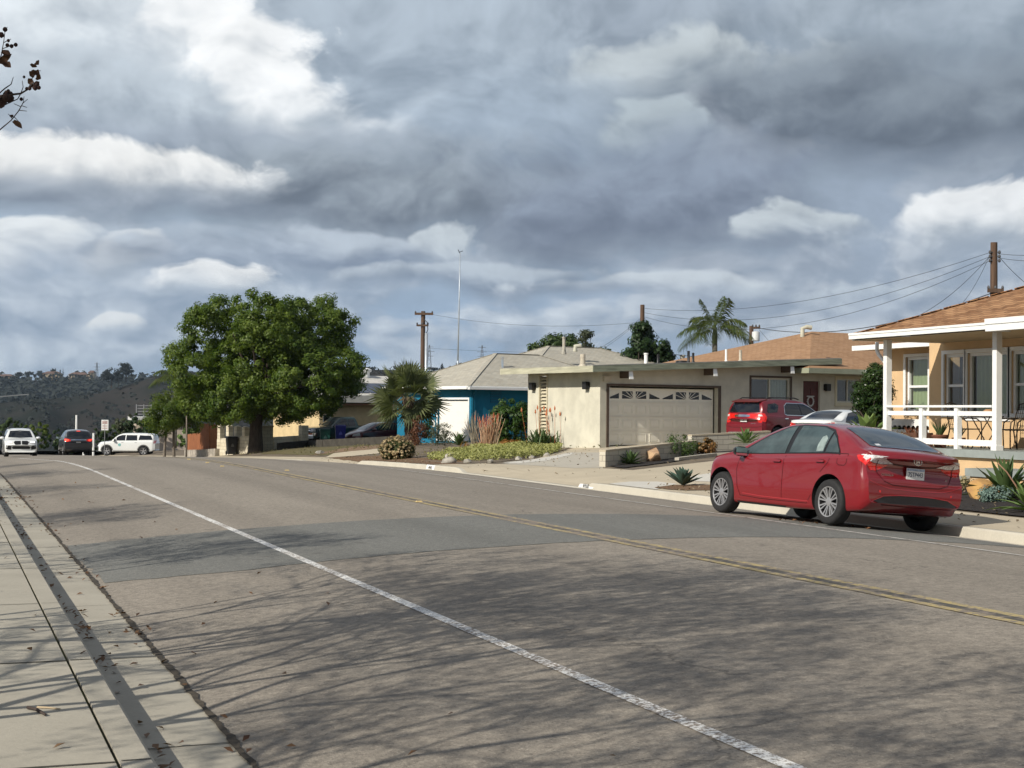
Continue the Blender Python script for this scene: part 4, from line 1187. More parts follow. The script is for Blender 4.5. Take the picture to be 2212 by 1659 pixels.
WHITE = paint('white_paint_car', (0.72, 0.74, 0.74), .25, 0, .8)
def white_saloon():
    sp = dict(x0=-2.42, x1=2.40, dense=80, axles=(1.40, -1.42), wr=.33, ww=.21, rimr=.22, arch=.37, archdz=.02, halfw=.91, spokes=5, track=.79,
        top=[(-2.42, 1.0), (-2.36, 1.09), (-2.2, 1.115), (-1.75, 1.14), (-1.3, 1.30), (-.9, 1.41), (-.4, 1.455), (.1, 1.43), (.6, 1.25), (1.0, 1.05), (1.3, 1.0), (1.9, .9), (2.25, .76), (2.40, .6)],
        belt=[(-2.42, .95), (-2.0, 1.03), (-.8, .97), (.9, .92), (1.6, .88), (2.40, .55)],
        width=[(-2.42, .80), (-2.1, .87), (-1.4, .91), (1.3, .91), (2.0, .85), (2.40, .74)],
        bottom=[(-2.42, .36), (-2.0, .22), (0, .18), (1.7, .2), (2.40, .26)], crown=[(-2.42, .03), (-1.6, .07), (0, .07), (2.4, .05)],
        tailshape=[(.3, .06), (.5, 0), (.8, 0), (1.0, .05), (1.1, 0)], noseshape=[(.3, 0), (.6, 0), (.9, .1)], round_r=.18, round_f=.36, len_r=.4, len_f=.8, beltw=.95, tumble=.48, shoulder=.05)
    p = pt(1762, 900, 51.0); hd = 90-62
    c = Vector((p[0], p[1], 0))+Vector((math.cos(R(hd)), math.sin(R(hd)), 0))*1.9
    root, pj, bo = make_car('parked_car', 'white saloon seen over the roof of the red one, beside the bush at the porch', 'car', sp, WHITE, (c.x, c.y, .46), R(hd))
    pj.patch('rear_window', 'T', [(-1.72, .56), (-1.76, 0), (-1.72, -.56), (-1.0, -.50), (-.96, 0), (-1.0, .50)], .006, CARGLASS_DK, None, .08)
    for v, sd in (('L', 1), ('R', -1)):
        pj.patch('side_window', v, [(-1.45, 1.02), (-1.30, 1.16), (-1.0, 1.32), (-.5, 1.39), (.05, 1.37), (.5, 1.20), (.9, .99), (.9, .95), (-.8, 1.0)], .006, CARGLASS_DK, None, .07)
        mirror(root, pj, .75, 1.0, sd, .87, WHITE)
        pj.patch('tail_lamp', 'B', [(sd*y, z) for y, z in [(.55, .85), (.55, .98), (.82, 1.02), (.84, .9)]], .01, RED_LENS, None, .05)
    plate(pj, root, 'B', .8, None)
white_saloon()

def far_car_white_front():
    W = 2.0
    sp = dict(x0=-2.46, x1=2.46, dense=70, axles=(1.5, -1.48), wr=.375, ww=.27, rimr=.26, arch=.43, archdz=.02, halfw=W/2, spokes=5, track=.85,
        top=[(-2.46, 1.0), (-2.2, 1.45), (-1.8, 1.70), (-.8, 1.76), (0, 1.74), (.45, 1.62), (.95, 1.25), (1.15, 1.15), (1.6, 1.12), (2.1, 1.04), (2.36, .92), (2.46, .75)],
        belt=[(-2.46, .95), (-1.8, 1.15), (0, 1.08), (1.2, 1.05), (2.0, .95), (2.46, .7)],
        width=[(-2.46, .88), (-1.8, .98), (1.3, 1.0), (2.0, .97), (2.3, .92), (2.46, .86)], bottom=[(-2.46, .4), (-1.9, .28), (1.8, .26), (2.46, .30)],
        crown=[(-2.46, .04), (0, .08), (2.46, .05)], tailshape=[(.3, 0), (1.7, 0)], noseshape=[(.3, .03), (.6, 0), (.95, .05)], round_r=.18, round_f=.20, len_r=.4, len_f=.6, beltw=.95, tumble=.38, shoulder=.05)
    x, y, z = foot(43, 98)
    ang = R(270)+math.radians(0)
    root, pj, bo = make_car('moving_car', 'white sport utility car facing us with its headlamps on, leftmost on the road', 'car', sp, WHITE, (x, y, z+.03), ang)
    pj.patch('windscreen', 'F', [(-.74, 1.20), (-.60, 1.60), (0, 1.63), (.60, 1.60), (.74, 1.20), (0, 1.17)], .008, CARGLASS_DK, None, .1)
    for s_ in (1, -1):
        gr = pj.patch('grille', 'F', [(s_*y, z) for y, z in [(.03, .78), (.03, 1.0), (.36, 1.0), (.46, .92), (.36, .76)]], .012, TRIM, None, .06)
        hl = pj.patch('headlamp', 'F', [(s_*y, z) for y, z in [(.50, .86), (.52, .97), (.90, .99), (.92, .88), (.8, .84)]], .012, CLEAR_LENS, None, .06)
        pj.patch('lit_lamp', 'F', [(s_*y, z) for y, z in [(.55, .89), (.56, .95), (.80, .96), (.82, .89)]], .018, emit('headlamp_glow', (1, .97, .9), 1.6), hl, .05)
        pj.patch('air_intake', 'F', [(s_*y, z) for y, z in [(.60, .46), (.58, .64), (.72, .74), (.88, .72), (.90, .5)]], .012, TRIM, None, .06)
        mirror(root, pj, .95, 1.16, s_, .97, WHITE, size=1.2)
        pj.patch('side_window', 'L' if s_ > 0 else 'R', [(-1.9, 1.25), (-1.5, 1.6), (.2, 1.6), (1.0, 1.12), (-1.5, 1.15)], .008, CARGLASS_DK, None, .12)
        rl = MB(); rl.tube([(-1.7, s_*.66, 1.70), (-1.5, s_*.67, 1.78), (-.1, s_*.67, 1.79), (.2, s_*.65, 1.72)], .025, 6); rl.build('roof_rail', PLASTIC, root, True)
    pj.patch('lower_grille', 'F', [(-.5, .50), (-.56, .60), (-.46, .68), (.46, .68), (.56, .60), (.5, .50)], .012, TRIM, None, .07)
far_car_white_front()

DKGREY = paint('charcoal_paint', (.022, .023, .028), .3, .3, .8)
def far_car_dark_rear():
    W = 1.96
    sp = dict(x0=-2.5, x1=2.5, dense=70, axles=(1.45, -1.45), wr=.37, ww=.24, rimr=.235, arch=.42, archdz=.02, halfw=W/2, spokes=5, track=.84,
        top=[(-2.5, .98), (-2.44, 1.15), (-2.3, 1.45), (-2.15, 1.66), (-1.9, 1.74), (-.8, 1.78), (.1, 1.73), (.5, 1.6), (1.0, 1.25), (1.2, 1.14), (1.8, 1.08), (2.3, .95), (2.5, .75)],
        belt=[(-2.5, .95), (-2.2, 1.18), (0, 1.10), (1.2, 1.05), (2.0, .95), (2.5, .7)], width=[(-2.5, .90), (-2.1, .96), (1.3, .98), (2.0, .94), (2.5, .82)],
        bottom=[(-2.5, .45), (-2.0, .30), (1.8, .26), (2.5, .32)], crown=[(-2.5, .04), (-1.9, .08), (2.5, .05)], tailshape=[(.4, .05), (.6, 0), (.85, 0), (.95, .04), (1.7, 0)], noseshape=[(.3, 0), (1, .05)],
        round_r=.14, round_f=.3, len_r=.4, len_f=.6, beltw=.95, tumble=.36, shoulder=.05)
    x, y, z = foot(163, 107)
    root, pj, bo = make_car('moving_car', 'dark charcoal sport utility car driving away with its brake lamps lit', 'car', sp, DKGREY, (x, y, z+.03), R(91))
    pj.patch('rear_window', 'B', [(-.72, 1.26), (-.62, 1.60), (0, 1.64), (.62, 1.60), (.72, 1.26), (0, 1.23)], .008, CARGLASS_DK, None, .1)
    br = emit('brake_glow', (1.0, .06, .03), 1.1)
    for s_ in (1, -1):
        tl = pj.patch('tail_lamp', 'B', [(s_*y, z) for y, z in [(.52, 1.0), (.54, 1.12), (.88, 1.18), (.93, 1.08), (.86, .96), (.7, .97)]], .012, RED_LENS, None, .05)
        pj.patch('brake_lamp', 'B', [(s_*y, z) for y, z in [(.66, 1.0), (.66, 1.12), (.90, 1.14), (.88, 1.0)]], .018, br, tl, .05)
        pj.patch('side_window', 'L' if s_ > 0 else 'R', [(-2.0, 1.3), (-1.7, 1.6), (.2, 1.6), (1.0, 1.15), (-1.7, 1.2)], .008, CARGLASS_DK, None, .12)
        mirror(root, pj, .95, 1.18, s_, .94, DKGREY, size=1.2)
    pj.patch('third_brake_lamp', 'B', [(-.12, 1.66), (-.12, 1.69), (.12, 1.69), (.12, 1.66)], .01, br, None, .05)
    plate(pj, root, 'B', .93, None)
    pj.patch('tailgate_bar', 'B', [(-.5, 1.06), (-.5, 1.11), (.5, 1.11), (.5, 1.06)], .015, CHROME, None, .08)
    for s_ in (1, -1):
        pj.patch('bumper_insert', 'B', [(0, .5), (0, .60), (s_*.8, .60), (s_*.78, .5)], .01, PLASTIC, None, .1)
far_car_dark_rear()

def far_car_white_side():
    W = 2.03
    sp = dict(x0=-2.6, x1=2.6, dense=80, axles=(1.58, -1.52), wr=.40, ww=.27, rimr=.255, arch=.46, archdz=.02, halfw=W/2, spokes=5, track=.88,
        top=[(-2.6, 1.05), (-2.54, 1.3), (-2.42, 1.62), (-2.25, 1.84), (-1.9, 1.90), (-.8, 1.93), (.2, 1.91), (.6, 1.80), (1.05, 1.45), (1.25, 1.27), (1.6, 1.23), (2.2, 1.16), (2.48, 1.02), (2.6, .8)],
        belt=[(-2.6, 1.0), (-2.3, 1.25), (0, 1.22), (1.2, 1.17), (2.1, 1.08), (2.6, .75)], width=[(-2.6, .92), (-2.2, .99), (1.5, 1.015), (2.2, .97), (2.6, .84)],
        bottom=[(-2.6, .48), (-2.0, .36), (1.8, .34), (2.6, .38)], crown=[(-2.6, .04), (-1.9, .08), (2.6, .05)], tailshape=[(.4, .03), (.9, 0), (1.7, 0)], noseshape=[(.3, 0), (1, .05)],
        round_r=.14, round_f=.28, len_r=.4, len_f=.6, beltw=.955, tumble=.32, shoulder=.05)
    x, y, z = foot(278, 131)
    root, pj, bo = make_car('moving_car', 'white full-size sport utility car crossing the road side-on with a round emblem on its door', 'car', sp, WHITE, (x, y, z+.05), math.pi-YAW+R(0))
    for v, sd in (('L', 1), ('R', -1)):
        pj.patch('side_window', v, [(-.98, 1.30), (-.95, 1.74), (.30, 1.75), (.62, 1.66), (1.10, 1.28)], .008, CARGLASS_DK, None, .1)
        pj.patch('rear_quarter_window', v, [(-2.28, 1.36), (-2.12, 1.70), (-1.18, 1.74), (-1.08, 1.34)], .008, CARGLASS_DK, None, .1)
        pj.line('pillar', v, [(0.0, 1.28), (-.02, 1.75)], .07, .012, WHITE)
        pj.patch('window_line', v, [(.78, 1.32), (.80, 1.60), (.86, 1.58), (.84, 1.32)], .010, WHITE, None, .06)
        for hx in (-.85, .28): handle(pj, hx, 1.13, sd, WHITE, None, .22)
        for ax in (1.58, -1.52):
            pj.line('arch_trim', v, [(ax+.50*math.cos(t), .42+.50*math.sin(t)) for t in [math.pi*(.02+.96*i/16) for i in range(17)]], .08, .006, M('grey_plastic', (.12, .12, .12), .6, .1))
        pj.patch('tail_lamp', v, [(-2.5, 1.05), (-2.52, 1.30), (-2.38, 1.30), (-2.36, 1.05)], .01, RED_LENS, None, .06)
        pj.patch('headlamp', v, [(2.2, .98), (2.2, 1.1), (2.5, 1.02), (2.5, .92)], .01, CLEAR_LENS, None, .06)
        pj.patch('door_emblem', v, [(.50+.13*math.cos(t), .93+.13*math.sin(t)) for t in [2*math.pi*i/14 for i in range(14)]], .008, M('teal_emblem', (.22, .45, .45), .5, .4, 12), None, .08)
        mirror(root, pj, 1.02, 1.28, sd, .98, WHITE, size=1.3)
        pj.patch('sill_trim', v, [(1.05, .36), (1.05, .44), (-1.0, .44), (-1.0, .36)], .008, M('grey_plastic', (.12, .12, .12), .6, .1), None, .12)
far_car_white_side()

GREENP = paint('dark_green_paint', (.012, .035, .035), .3, .2, .8)
def pickup():
    W = 1.8
    sp = dict(x0=-2.6, x1=2.5, dense=90, axles=(1.62, -1.55), wr=.36, ww=.24, rimr=.21, arch=.43, archdz=.02, halfw=W/2, spokes=5, track=.78,
        top=[(-2.6, 1.12), (-2.5, 1.15), (-1.0, 1.16), (-.86, 1.17), (-.78, 1.5), (-.68, 1.70), (-.4, 1.745), (.2, 1.73), (.45, 1.64), (.95, 1.28), (1.1, 1.17), (1.5, 1.14), (2.2, 1.06), (2.42, .98), (2.5, .8)],
        belt=[(-2.6, 1.10), (-.9, 1.12), (1.0, 1.10), (2.0, 1.0), (2.5, .75)], width=[(-2.6, .86), (-2.2, .89), (1.5, .90), (2.2, .86), (2.5, .78)], bottom=[(-2.6, .5), (0, .40), (2.5, .38)],
        crown=[(-2.6, .01), (-.9, .02), (0, .06), (2.5, .04)], tailshape=[(.4, 0), (1.7, 0)], noseshape=[(.3, 0), (1, .03)], round_r=.05, round_f=.14, len_r=.3, len_f=.5, beltw=.955, tumble=.30, shoulder=.04)
    p = pt(665, 950, 95.5); hd = R(180+17)
    c = Vector((p[0], p[1], 0))-Vector((math.cos(hd), math.sin(hd), 0))*2.3
    root, pj, bo = make_car('parked_car', 'dark green pickup truck facing the street in the driveway behind the bins', 'pickup truck', sp, GREENP, (c.x, c.y, PICK_Z), hd)
    for v, sd in (('L', 1), ('R', -1)):
        pj.patch('side_window', v, [(-.05, 1.17), (-.05, 1.60), (.28, 1.60), (.86, 1.18)], .008, CARGLASS_DK, None, .08)
        pj.patch('side_window', v, [(-.62, 1.2), (-.56, 1.58), (-.14, 1.60), (-.14, 1.17)], .008, CARGLASS_DK, None, .08)
        mirror(root, pj, .85, 1.22, sd, .87, PLASTIC, size=1.2)
        pj.line('door_seam', v, [(.85, 1.08), (.85, .55), (-.15, .55), (-.15, 1.1)], .015, .004, M('dark_seam_paint', (.004, .01, .01), .6, 0))
        pj.patch('headlamp', 'F', [(sd*y, z) for y, z in [(.52, .82), (.52, .96), (.78, .96), (.80, .82)]], .012, CLEAR_LENS, None, .05)
    pj.patch('windscreen', 'T', [(1.0, .66), (1.06, 0), (1.0, -.66), (.48, -.58), (.44, 0), (.48, .58)], .008, GLASS_TEAL, None, .1)
    pj.patch('grille', 'F', [(-.46, .80), (-.46, .97), (.46, .97), (.46, .80)], .012, TRIM, None, .06)
    pj.patch('grille_bar', 'F', [(-.50, .86), (-.50, .905), (.50, .905), (.50, .86)], .02, CHROME, None, .06)
    pj.patch('front_bumper', 'F', [(-.84, .54), (-.84, .74), (.84, .74), (.84, .54)], .03, CHROME, None, .08, .04)
    plate(pj, root, 'F', .62, None)
    bd = MB(); bd.box(-2.4, -1.0, -.70, .70, 1.0, 1.178); bd.build('bed_opening', DARKWELL, root)
WINE = paint('maroon_paint', (.085, .010, .014), .3, .2, .8)
def hatch():
    W = 1.74
    sp = dict(x0=-2.15, x1=2.25, dense=90, axles=(1.34, -1.36), wr=.315, ww=.2, rimr=.2, arch=.36, archdz=.02, halfw=W/2, spokes=5, track=.75,
        top=[(-2.15, .95), (-2.1, 1.12), (-1.9, 1.22), (-1.3, 1.37), (-.7, 1.46), (-.2, 1.485), (.2, 1.455), (.7, 1.29), (1.2, 1.06), (1.5, .96), (1.9, .86), (2.15, .74), (2.25, .58)],
        belt=[(-2.15, .92), (-1.6, 1.04), (-.5, .98), (.8, .93), (1.5, .87), (2.25, .54)], width=[(-2.15, .78), (-1.7, .85), (0, .87), (1.4, .865), (2.0, .79), (2.25, .68)],
        bottom=[(-2.15, .34), (-1.7, .22), (1.7, .2), (2.25, .25)], crown=[(-2.15, .03), (0, .07), (2.25, .05)], tailshape=[(.3, .03), (.6, 0), (1.3, 0)], noseshape=[(.3, 0), (.6, 0), (.9, .1)],
        round_r=.15, round_f=.36, len_r=.4, len_f=.8, beltw=.945, tumble=.42, shoulder=.05)
    p = pt(752, 950, 90.5); hd = R(180+14)
    c = Vector((p[0], p[1], 0))-Vector((math.cos(hd), math.sin(hd), 0))*2.05
    root, pj, bo = make_car('parked_car', 'maroon hatchback with a steep curved roof in the driveway by the fan palm', 'car', sp, WINE, (c.x, c.y, PICK_Z), hd)
    for v, sd in (('L', 1), ('R', -1)):
        pj.patch('side_window', v, [(-.30, 1.0), (-.28, 1.36), (.12, 1.36), (.55, 1.20), (.82, 1.02), (.82, .97)], .008, CARGLASS_DK, None, .07)
        pj.patch('quarter_window', v, [(.88, .98), (.88, 1.06), (1.2, .96)], .008, CARGLASS_DK, None, .05)
        pj.patch('side_window', v, [(-1.35, 1.06), (-1.0, 1.24), (-.7, 1.34), (-.38, 1.36), (-.38, 1.0)], .008, GLASS_TEAL, None, .07)
        mirror(root, pj, .8, 1.02, sd, .84, WINE, size=1.0)
        for hx in (-1.0, -.15): handle(pj, hx, .86, sd, WINE, None, .2)
        pj.patch('headlamp', 'F', [(sd*y, z) for y, z in [(.5, .62), (.5, .72), (.74, .82), (.8, .68)]], .01, CLEAR_LENS, None, .05)
    pj.patch('windscreen', 'T', [(1.2, .62), (1.28, 0), (1.2, -.62), (.42, -.52), (.36, 0), (.42, .52)], .008, GLASS, None, .1)
    s_ = MB(); s_.box(-2.12, -1.85, -.6, .6, 1.21, 1.25); s_.build('rear_spoiler', WINE, root)
PICK_Z = -.42
pickup(); hatch()
# ---------------------------------------------------------------- houses
def wmtx(o, dx, out):
    """wall frame: u along dx, v up, w outwards"""
    dx = Vector((*dx, 0)).normalized(); out = Vector((*out, 0)).normalized()
    return Matrix(((dx.x, 0, out.x, o[0]), (dx.y, 0, out.y, o[1]), (0, 1, 0, o[2] if len(o) > 2 else 0), (0, 0, 0, 1)))
def wall(mb, m, u0, u1, v0, v1, holes=(), depth=.12, step=None, top=None):
    """outer skin of a wall with reveals round its openings; top(u) gives a sloping head"""
    us = sorted({u0, u1, *[h[0] for h in holes], *[h[1] for h in holes]}); vs = sorted({v0, v1, *[h[2] for h in holes], *[h[3] for h in holes]})
    for a, b in zip(us[:-1], us[1:]):
        for c, d in zip(vs[:-1], vs[1:]):
            mu, mv = (a+b)/2, (c+d)/2
            if any(h[0] < mu < h[1] and h[2] < mv < h[3] for h in holes): continue
            da, db = (top(a), top(b)) if (top and d == v1) else (d, d)
            mb.quad(*[tuple(m @ Vector(p)) for p in ((a, c, 0), (b, c, 0), (b, db, 0), (a, da, 0))])
    for a, b, c, d in holes:
        for p, q in (((a, c), (b, c)), ((b, c), (b, d)), ((b, d), (a, d)), ((a, d), (a, c))):
            mb.quad(*[tuple(m @ Vector(r)) for r in ((*p, 0), (*q, 0), (*q, -depth), (*p, -depth))])
def window(root, m, u0, u1, v0, v1, frame, pane, back=-.10, fw=.06, mull=(), bars=(), curtain=None, name='window', surround=None, sill=False):
    mb = MB(); f = back+.05
    for a, b, c, d in ((u0, u1, v0, v0+fw), (u0, u1, v1-fw, v1), (u0, u0+fw, v0+fw, v1-fw), (u1-fw, u1, v0+fw, v1-fw)):
        mb.box(a, b, c, d, back-.02, f, m)
    for u in mull: mb.box(u-fw*.45, u+fw*.45, v0+fw, v1-fw, back-.02, f-.008, m)
    for v in bars: mb.box(u0+fw, u1-fw, v-fw*.4, v+fw*.4, back-.02, f-.004, m)
    w = mb.build(name, frame, root)
    p = MB(); p.quad(*[tuple(m @ Vector(q)) for q in ((u0+.01, v0+.01, back), (u1-.01, v0+.01, back), (u1-.01, v1-.01, back), (u0+.01, v1-.01, back))])
    p.build('pane', pane, w)
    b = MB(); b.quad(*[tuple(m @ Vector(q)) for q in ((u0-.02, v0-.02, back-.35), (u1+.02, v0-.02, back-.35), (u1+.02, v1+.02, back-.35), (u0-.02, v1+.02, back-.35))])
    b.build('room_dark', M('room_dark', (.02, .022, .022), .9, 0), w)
    if curtain:
        c = MB()
        for (a, e, cv0) in curtain[1]:
            n = max(4, int((e-a)/.035)); P = [(a+(e-a)*i/n, (.018 if i % 2 else -.018)+.012*math.sin(i*1.7)) for i in range(n+1)]
            for (ua, wa), (ub, wb) in zip(P[:-1], P[1:]):
                c.quad(*[tuple(m @ Vector(q)) for q in ((ua, cv0, back-.1+wa), (ub, cv0, back-.1+wb), (ub, v1-.02, back-.1+wb), (ua, v1-.02, back-.1+wa))])
        c.build('curtain', curtain[0], w, True)
    if surround:
        s = MB(); t = surround[1]
        for a, b_, c, d in ((u0-t, u1+t, v1, v1+t), (u0-t, u1+t, v0-t, v0), (u0-t, u0, v0, v1), (u1, u1+t, v0, v1)):
            s.box(a, b_, c, d, .0, .035, m)
        if sill: s.box(u0-t-.03, u1+t+.03, v0-t-.04, v0-t+.001, 0, .06, m)
        s.build('casing', surround[0], w)
    return w
def hip_roof(name, x0, x1, y0, y1, ze, pitch, mat, parent, caps_on=True):
    """hip roof over a rectangle, eaves at ze"""
    w, l = x1-x0, y1-y0; h = min(w, l)/2*pitch; mb = MB()
    if w >= l: r = [(x0+l/2, (y0+y1)/2, ze+h), (x1-l/2, (y0+y1)/2, ze+h)]
    else: r = [((x0+x1)/2, y0+w/2, ze+h), ((x0+x1)/2, y1-w/2, ze+h)]
    c = [(x0, y0, ze), (x1, y0, ze), (x1, y1, ze), (x0, y1, ze)]
    if w >= l: fs = [(0, 1, 5, 4), (1, 2, 5), (2, 3, 4, 5), (3, 0, 4)]
    else: fs = [(0, 1, 4), (1, 2, 5, 4), (2, 3, 5), (3, 0, 4, 5)]
    mb.add(c+r, fs)
    o = mb.build(name, mat, parent)
    if not caps_on: return o
    caps = MB()
    for a, b in ((0, 4), (3, 4 if w >= l else 5), (1, 5 if w >= l else 4), (2, 5), (4, 5)):
        P = (c+r)[a], (c+r)[b]
        if (Vector(P[0])-Vector(P[1])).length > .05: caps.bar(Vector(P[0])+Vector((0, 0, .008)), Vector(P[1])+Vector((0, 0, .008)), .20, .02)
    caps.build('ridge_caps', mat, o)
    return o
def fascia_ring(name, x0, x1, y0, y1, zt, h, mat, parent, t=.03):
    mb = MB(); mb.box(x0-t, x1+t, y0-t, y0, zt-h, zt); mb.box(x0-t, x1+t, y1, y1+t, zt-h, zt); mb.box(x0-t, x0, y0, y1, zt-h, zt-.002); mb.box(x1, x1+t, y0, y1, zt-h, zt-.002)
    mb.quad((x0, y0, zt-h+.02), (x1, y0, zt-h+.02), (x1, y1, zt-h+.02), (x0, y1, zt-h+.02))
    return mb.build(name, mat, parent)

STUCCO_BEIGE = M('beige_stucco', (.56, .54, .45), .92, .10, 1.6, .5, 45)
STUCCO_PEACH = M('peach_stucco', (.64, .445, .255), .92, .06, 2.0, .5, 45)
STUCCO_BLUE = M('blue_stucco', (.006, .155, .265), .9, .10, 2.0, .5, 40)
STUCCO_CREAM = M('cream_stucco', (.60, .47, .27), .92, .1, 2.0, .4, 40)
FASCIA_GREEN = M('weathered_fascia', (.24, .265, .20), .85, .28, 2.2, .2, 30, stretch=(.6, .6, 6))
WHITE_TRIM = M('white_trim', (.80, .81, .80), .5, .03, 3)
DOOR_WHITE = M('garage_white', (.80, .775, .68), .5, .03, 1.5)
BROWN_TRIM = M('brown_trim', (.085, .060, .045), .7, .2, 4)
GRAVEL_ROOF = M('gravel_roof', (.44, .40, .33), .95, .2, 6, .6, 50)
SHINGLE_BROWN = brickmat('brown_shingles', (.20, .095, .045), (.40, .225, .115), (.085, .045, .025), .42, .145, .012, roof=True, fleck=(.46, .29, .16))
SHINGLE_BROWN2 = brickmat('tan_shingles', (.30, .175, .095), (.37, .225, .13), (.19, .11, .065), .30, .145, .008, roof=True, fleck=(.42, .27, .17), bump=.2)
SHINGLE_GREY = brickmat('pale_shingles', (.36, .345, .30), (.45, .43, .37), (.27, .255, .22), .32, .15, .010, roof=True, bump=.25, fleck=(.44, .36, .25))
PANE = clearglass('window_pane', (.72, .78, .76), .10)
CURTAIN = M('green_curtain', (.42, .47, .26), .8, .05, 6)
CURTAIN_W = M('pale_blind', (.42, .47, .40), .8, .05, 6)

def beige_house():
    a = R(13); O = (22.037, 50.394, .50)
    rt = thing('beige_house', 'low beige stucco house with a wide pale garage door and a nearly flat roof', 'house', O, a)
    F = wmtx((0, 0, 0), (1, 0), (0, -1))           # front: faces the viewer
    L = wmtx((0, 0, 0), (0, 1), (-1, 0))           # side facing the street
    mb = MB()
    wall(mb, F, 0, 9.9, -.4, 2.72, [(.39, 5.53, .03, 2.20), (7.16, 9.24, .95, 2.66)], .22, top=lambda u: 2.70+.0468*(u+.75))
    wall(mb, F, 9.9, 17, -.4, 2.95, [(9.92, 10.82, .05, 2.55), (11.72, 13.1, 1.70, 2.70)], .14)
    wall(mb, L, 0, 4.62, -.4, 2.71, [(3.34, 3.80, .35, 2.60)], .10)
    mb.box(0.02, 17, 4.52, 4.62, -.4, 2.6); mb.box(16.9, 17, .02, 4.5, -.4, 2.9)
    mb.build('wall', STUCCO_BEIGE, rt)
    # low roof: a slab that climbs gently to the right, green-grey fascia, beam ends beneath
    z = lambda x: 2.86+.0468*(x+.75)
    y0, y1, xa, xb = -.60, 5.4, -.75, 11.4
    r = MB(); r.add([(xa, y0, z(xa)), (xb, y0, z(xb)), (xb, y1, z(xb)), (xa, y1, z(xa))]+[(xa, y0, z(xa)-.18), (xb, y0, z(xb)-.18), (xb, y1, z(xb)-.18), (xa, y1, z(xa)-.18)],
                    [(0, 1, 2, 3), (4, 7, 6, 5), (1, 5, 6, 2), (3, 2, 6, 7), (0, 4, 5, 1), (0, 3, 7, 4)])
    roof = r.build('roof', GRAVEL_ROOF, rt)
    f = MB(); f.add([(xa-.03, y0-.03, z(xa)+.02), (xb, y0-.03, z(xb)+.02), (xb, y0-.03, z(xb)-.20), (xa-.03, y0-.03, z(xa)-.20), (xa-.03, y0-.001, z(xa)+.02), (xb, y0-.001, z(xb)+.02), (xb, y0-.001, z(xb)-.20), (xa-.03, y0-.001, z(xa)-.20)],
                    [(0, 1, 2, 3), (4, 7, 6, 5), (0, 4, 5, 1), (3, 2, 6, 7), (0, 3, 7, 4), (1, 5, 6, 2)])
    f.build('fascia', FASCIA_GREEN, roof)
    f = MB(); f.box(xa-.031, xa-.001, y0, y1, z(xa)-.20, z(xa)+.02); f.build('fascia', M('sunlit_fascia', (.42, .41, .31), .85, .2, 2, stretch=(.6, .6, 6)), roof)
    f = MB(); f.add([(xa, y0-.032, z(xa)+.022), (xb, y0-.032, z(xb)+.022), (xb, y0+.1, z(xb)+.05), (xa, y0+.1, z(xa)+.05)], [(0, 1, 2, 3)]); f.build('drip_edge', M('dark_edge', (.10, .10, .09), .7, .2, 3), roof)
    for bx in (.15, 4.1, 8.0):
        b = MB(); b.box(bx, bx+.95, -.02, .001, z(bx)-.46, z(bx)-.185) if False else b.box(bx+.72, bx+.88, -.55, 0, z(bx)-.42, z(bx)-.182)
        be = b.build('beam', BROWN_TRIM, rt)
        c = MB(); c.add([(bx+.71, -.60, z(bx)-.46), (bx+.89, -.60, z(bx)-.46), (bx+.89, -.553, z(bx)-.182), (bx+.71, -.553, z(bx)-.182), (bx+.71, -.552, z(bx)-.46), (bx+.89, -.552, z(bx)-.46)], [(0, 1, 2, 3), (0, 4, 5, 1), (0, 3, 4), (1, 5, 2)])
        c.build('beam_end', WHITE_TRIM, be)
    # main roof behind: brown shingles over the entrance wing
    hip_roof('shingle_roof', 9.3, 26, -.95, 11.5, 3.03, .30, SHINGLE_BROWN2, rt, False)
    fascia_ring('fascia', 9.3, 26, -.95, 11.5, 3.03, .20, M('sage_fascia', (.30, .32, .235), .8, .12, 2), rt)
    # garage door: sectional panels and a row of sunburst lights
    d = MB(); y = -.21; dm = wmtx((0, 0, 0), (1, 0), (0, -1))
    u0, u1, v0, v1 = .45, 5.47, .06, 2.14
    gd = MB(); gd.box(u0, u1, v0, v1, -.25, -.215, dm)
    nh, nv = 8, 4; pw = (u1-u0)/nh; ph = (v1-v0)/nv
    for j in range(nv):
        gd.box(u0, u1, v0+j*ph-.006, v0+j*ph+.006, -.22, -.208, dm) if j else None
        gd.box(u0, u1, v0+j*ph+.012, v0+j*ph+.03, -.216, -.200, dm)
        gd.box(u0, u1, v0+(j+1)*ph-.03, v0+(j+1)*ph-.012, -.216, -.200, dm)
        if j < nv-1:
            for i in range(nh):
                c0, c1, e0, e1 = u0+i*pw+.08, u0+(i+1)*pw-.08, v0+j*ph+.10, v0+(j+1)*ph-.10
                for A in ((c0, c1, e0, e0+.02), (c0, c1, e1-.02, e1), (c0, c0+.02, e0+.02, e1-.02), (c1-.02, c1, e0+.02, e1-.02)): gd.box(*A, -.216, -.200, dm)
                gd.box(c0+.05, c1-.05, e0+.05, e1-.05, -.216, -.204, dm)
    door = gd.build('garage_door', DOOR_WHITE, rt)
    pg = glassmat('door_light', (.015, .015, .016), .1, .6)
    fb = MB()
    for i in range(8):
        c0, c1 = u0+i*pw+.07, u0+(i+1)*pw-.07; e0, e1 = v0+3*ph+.13, v0+4*ph-.12
        edge = i in (0, 7, 3, 4); fl = i in (0, 2, 4, 6)
        # each light is a slice of a fan
        k = i % 4; A = [(c0, e0)]
        if k in (0, 3):
            poly = [(c0, e0), (c1, e0), (c1, e0+.10+.10), (c1-.12, e0+.16), (c0, e0+.03)] if k == 0 else [(c1, e0), (c0, e0), (c0, e0+.20), (c0+.12, e0+.16), (c1, e0+.03)]
        else: poly = [(c0, e0), (c1, e0), (c1, e1), (c0, e1)]
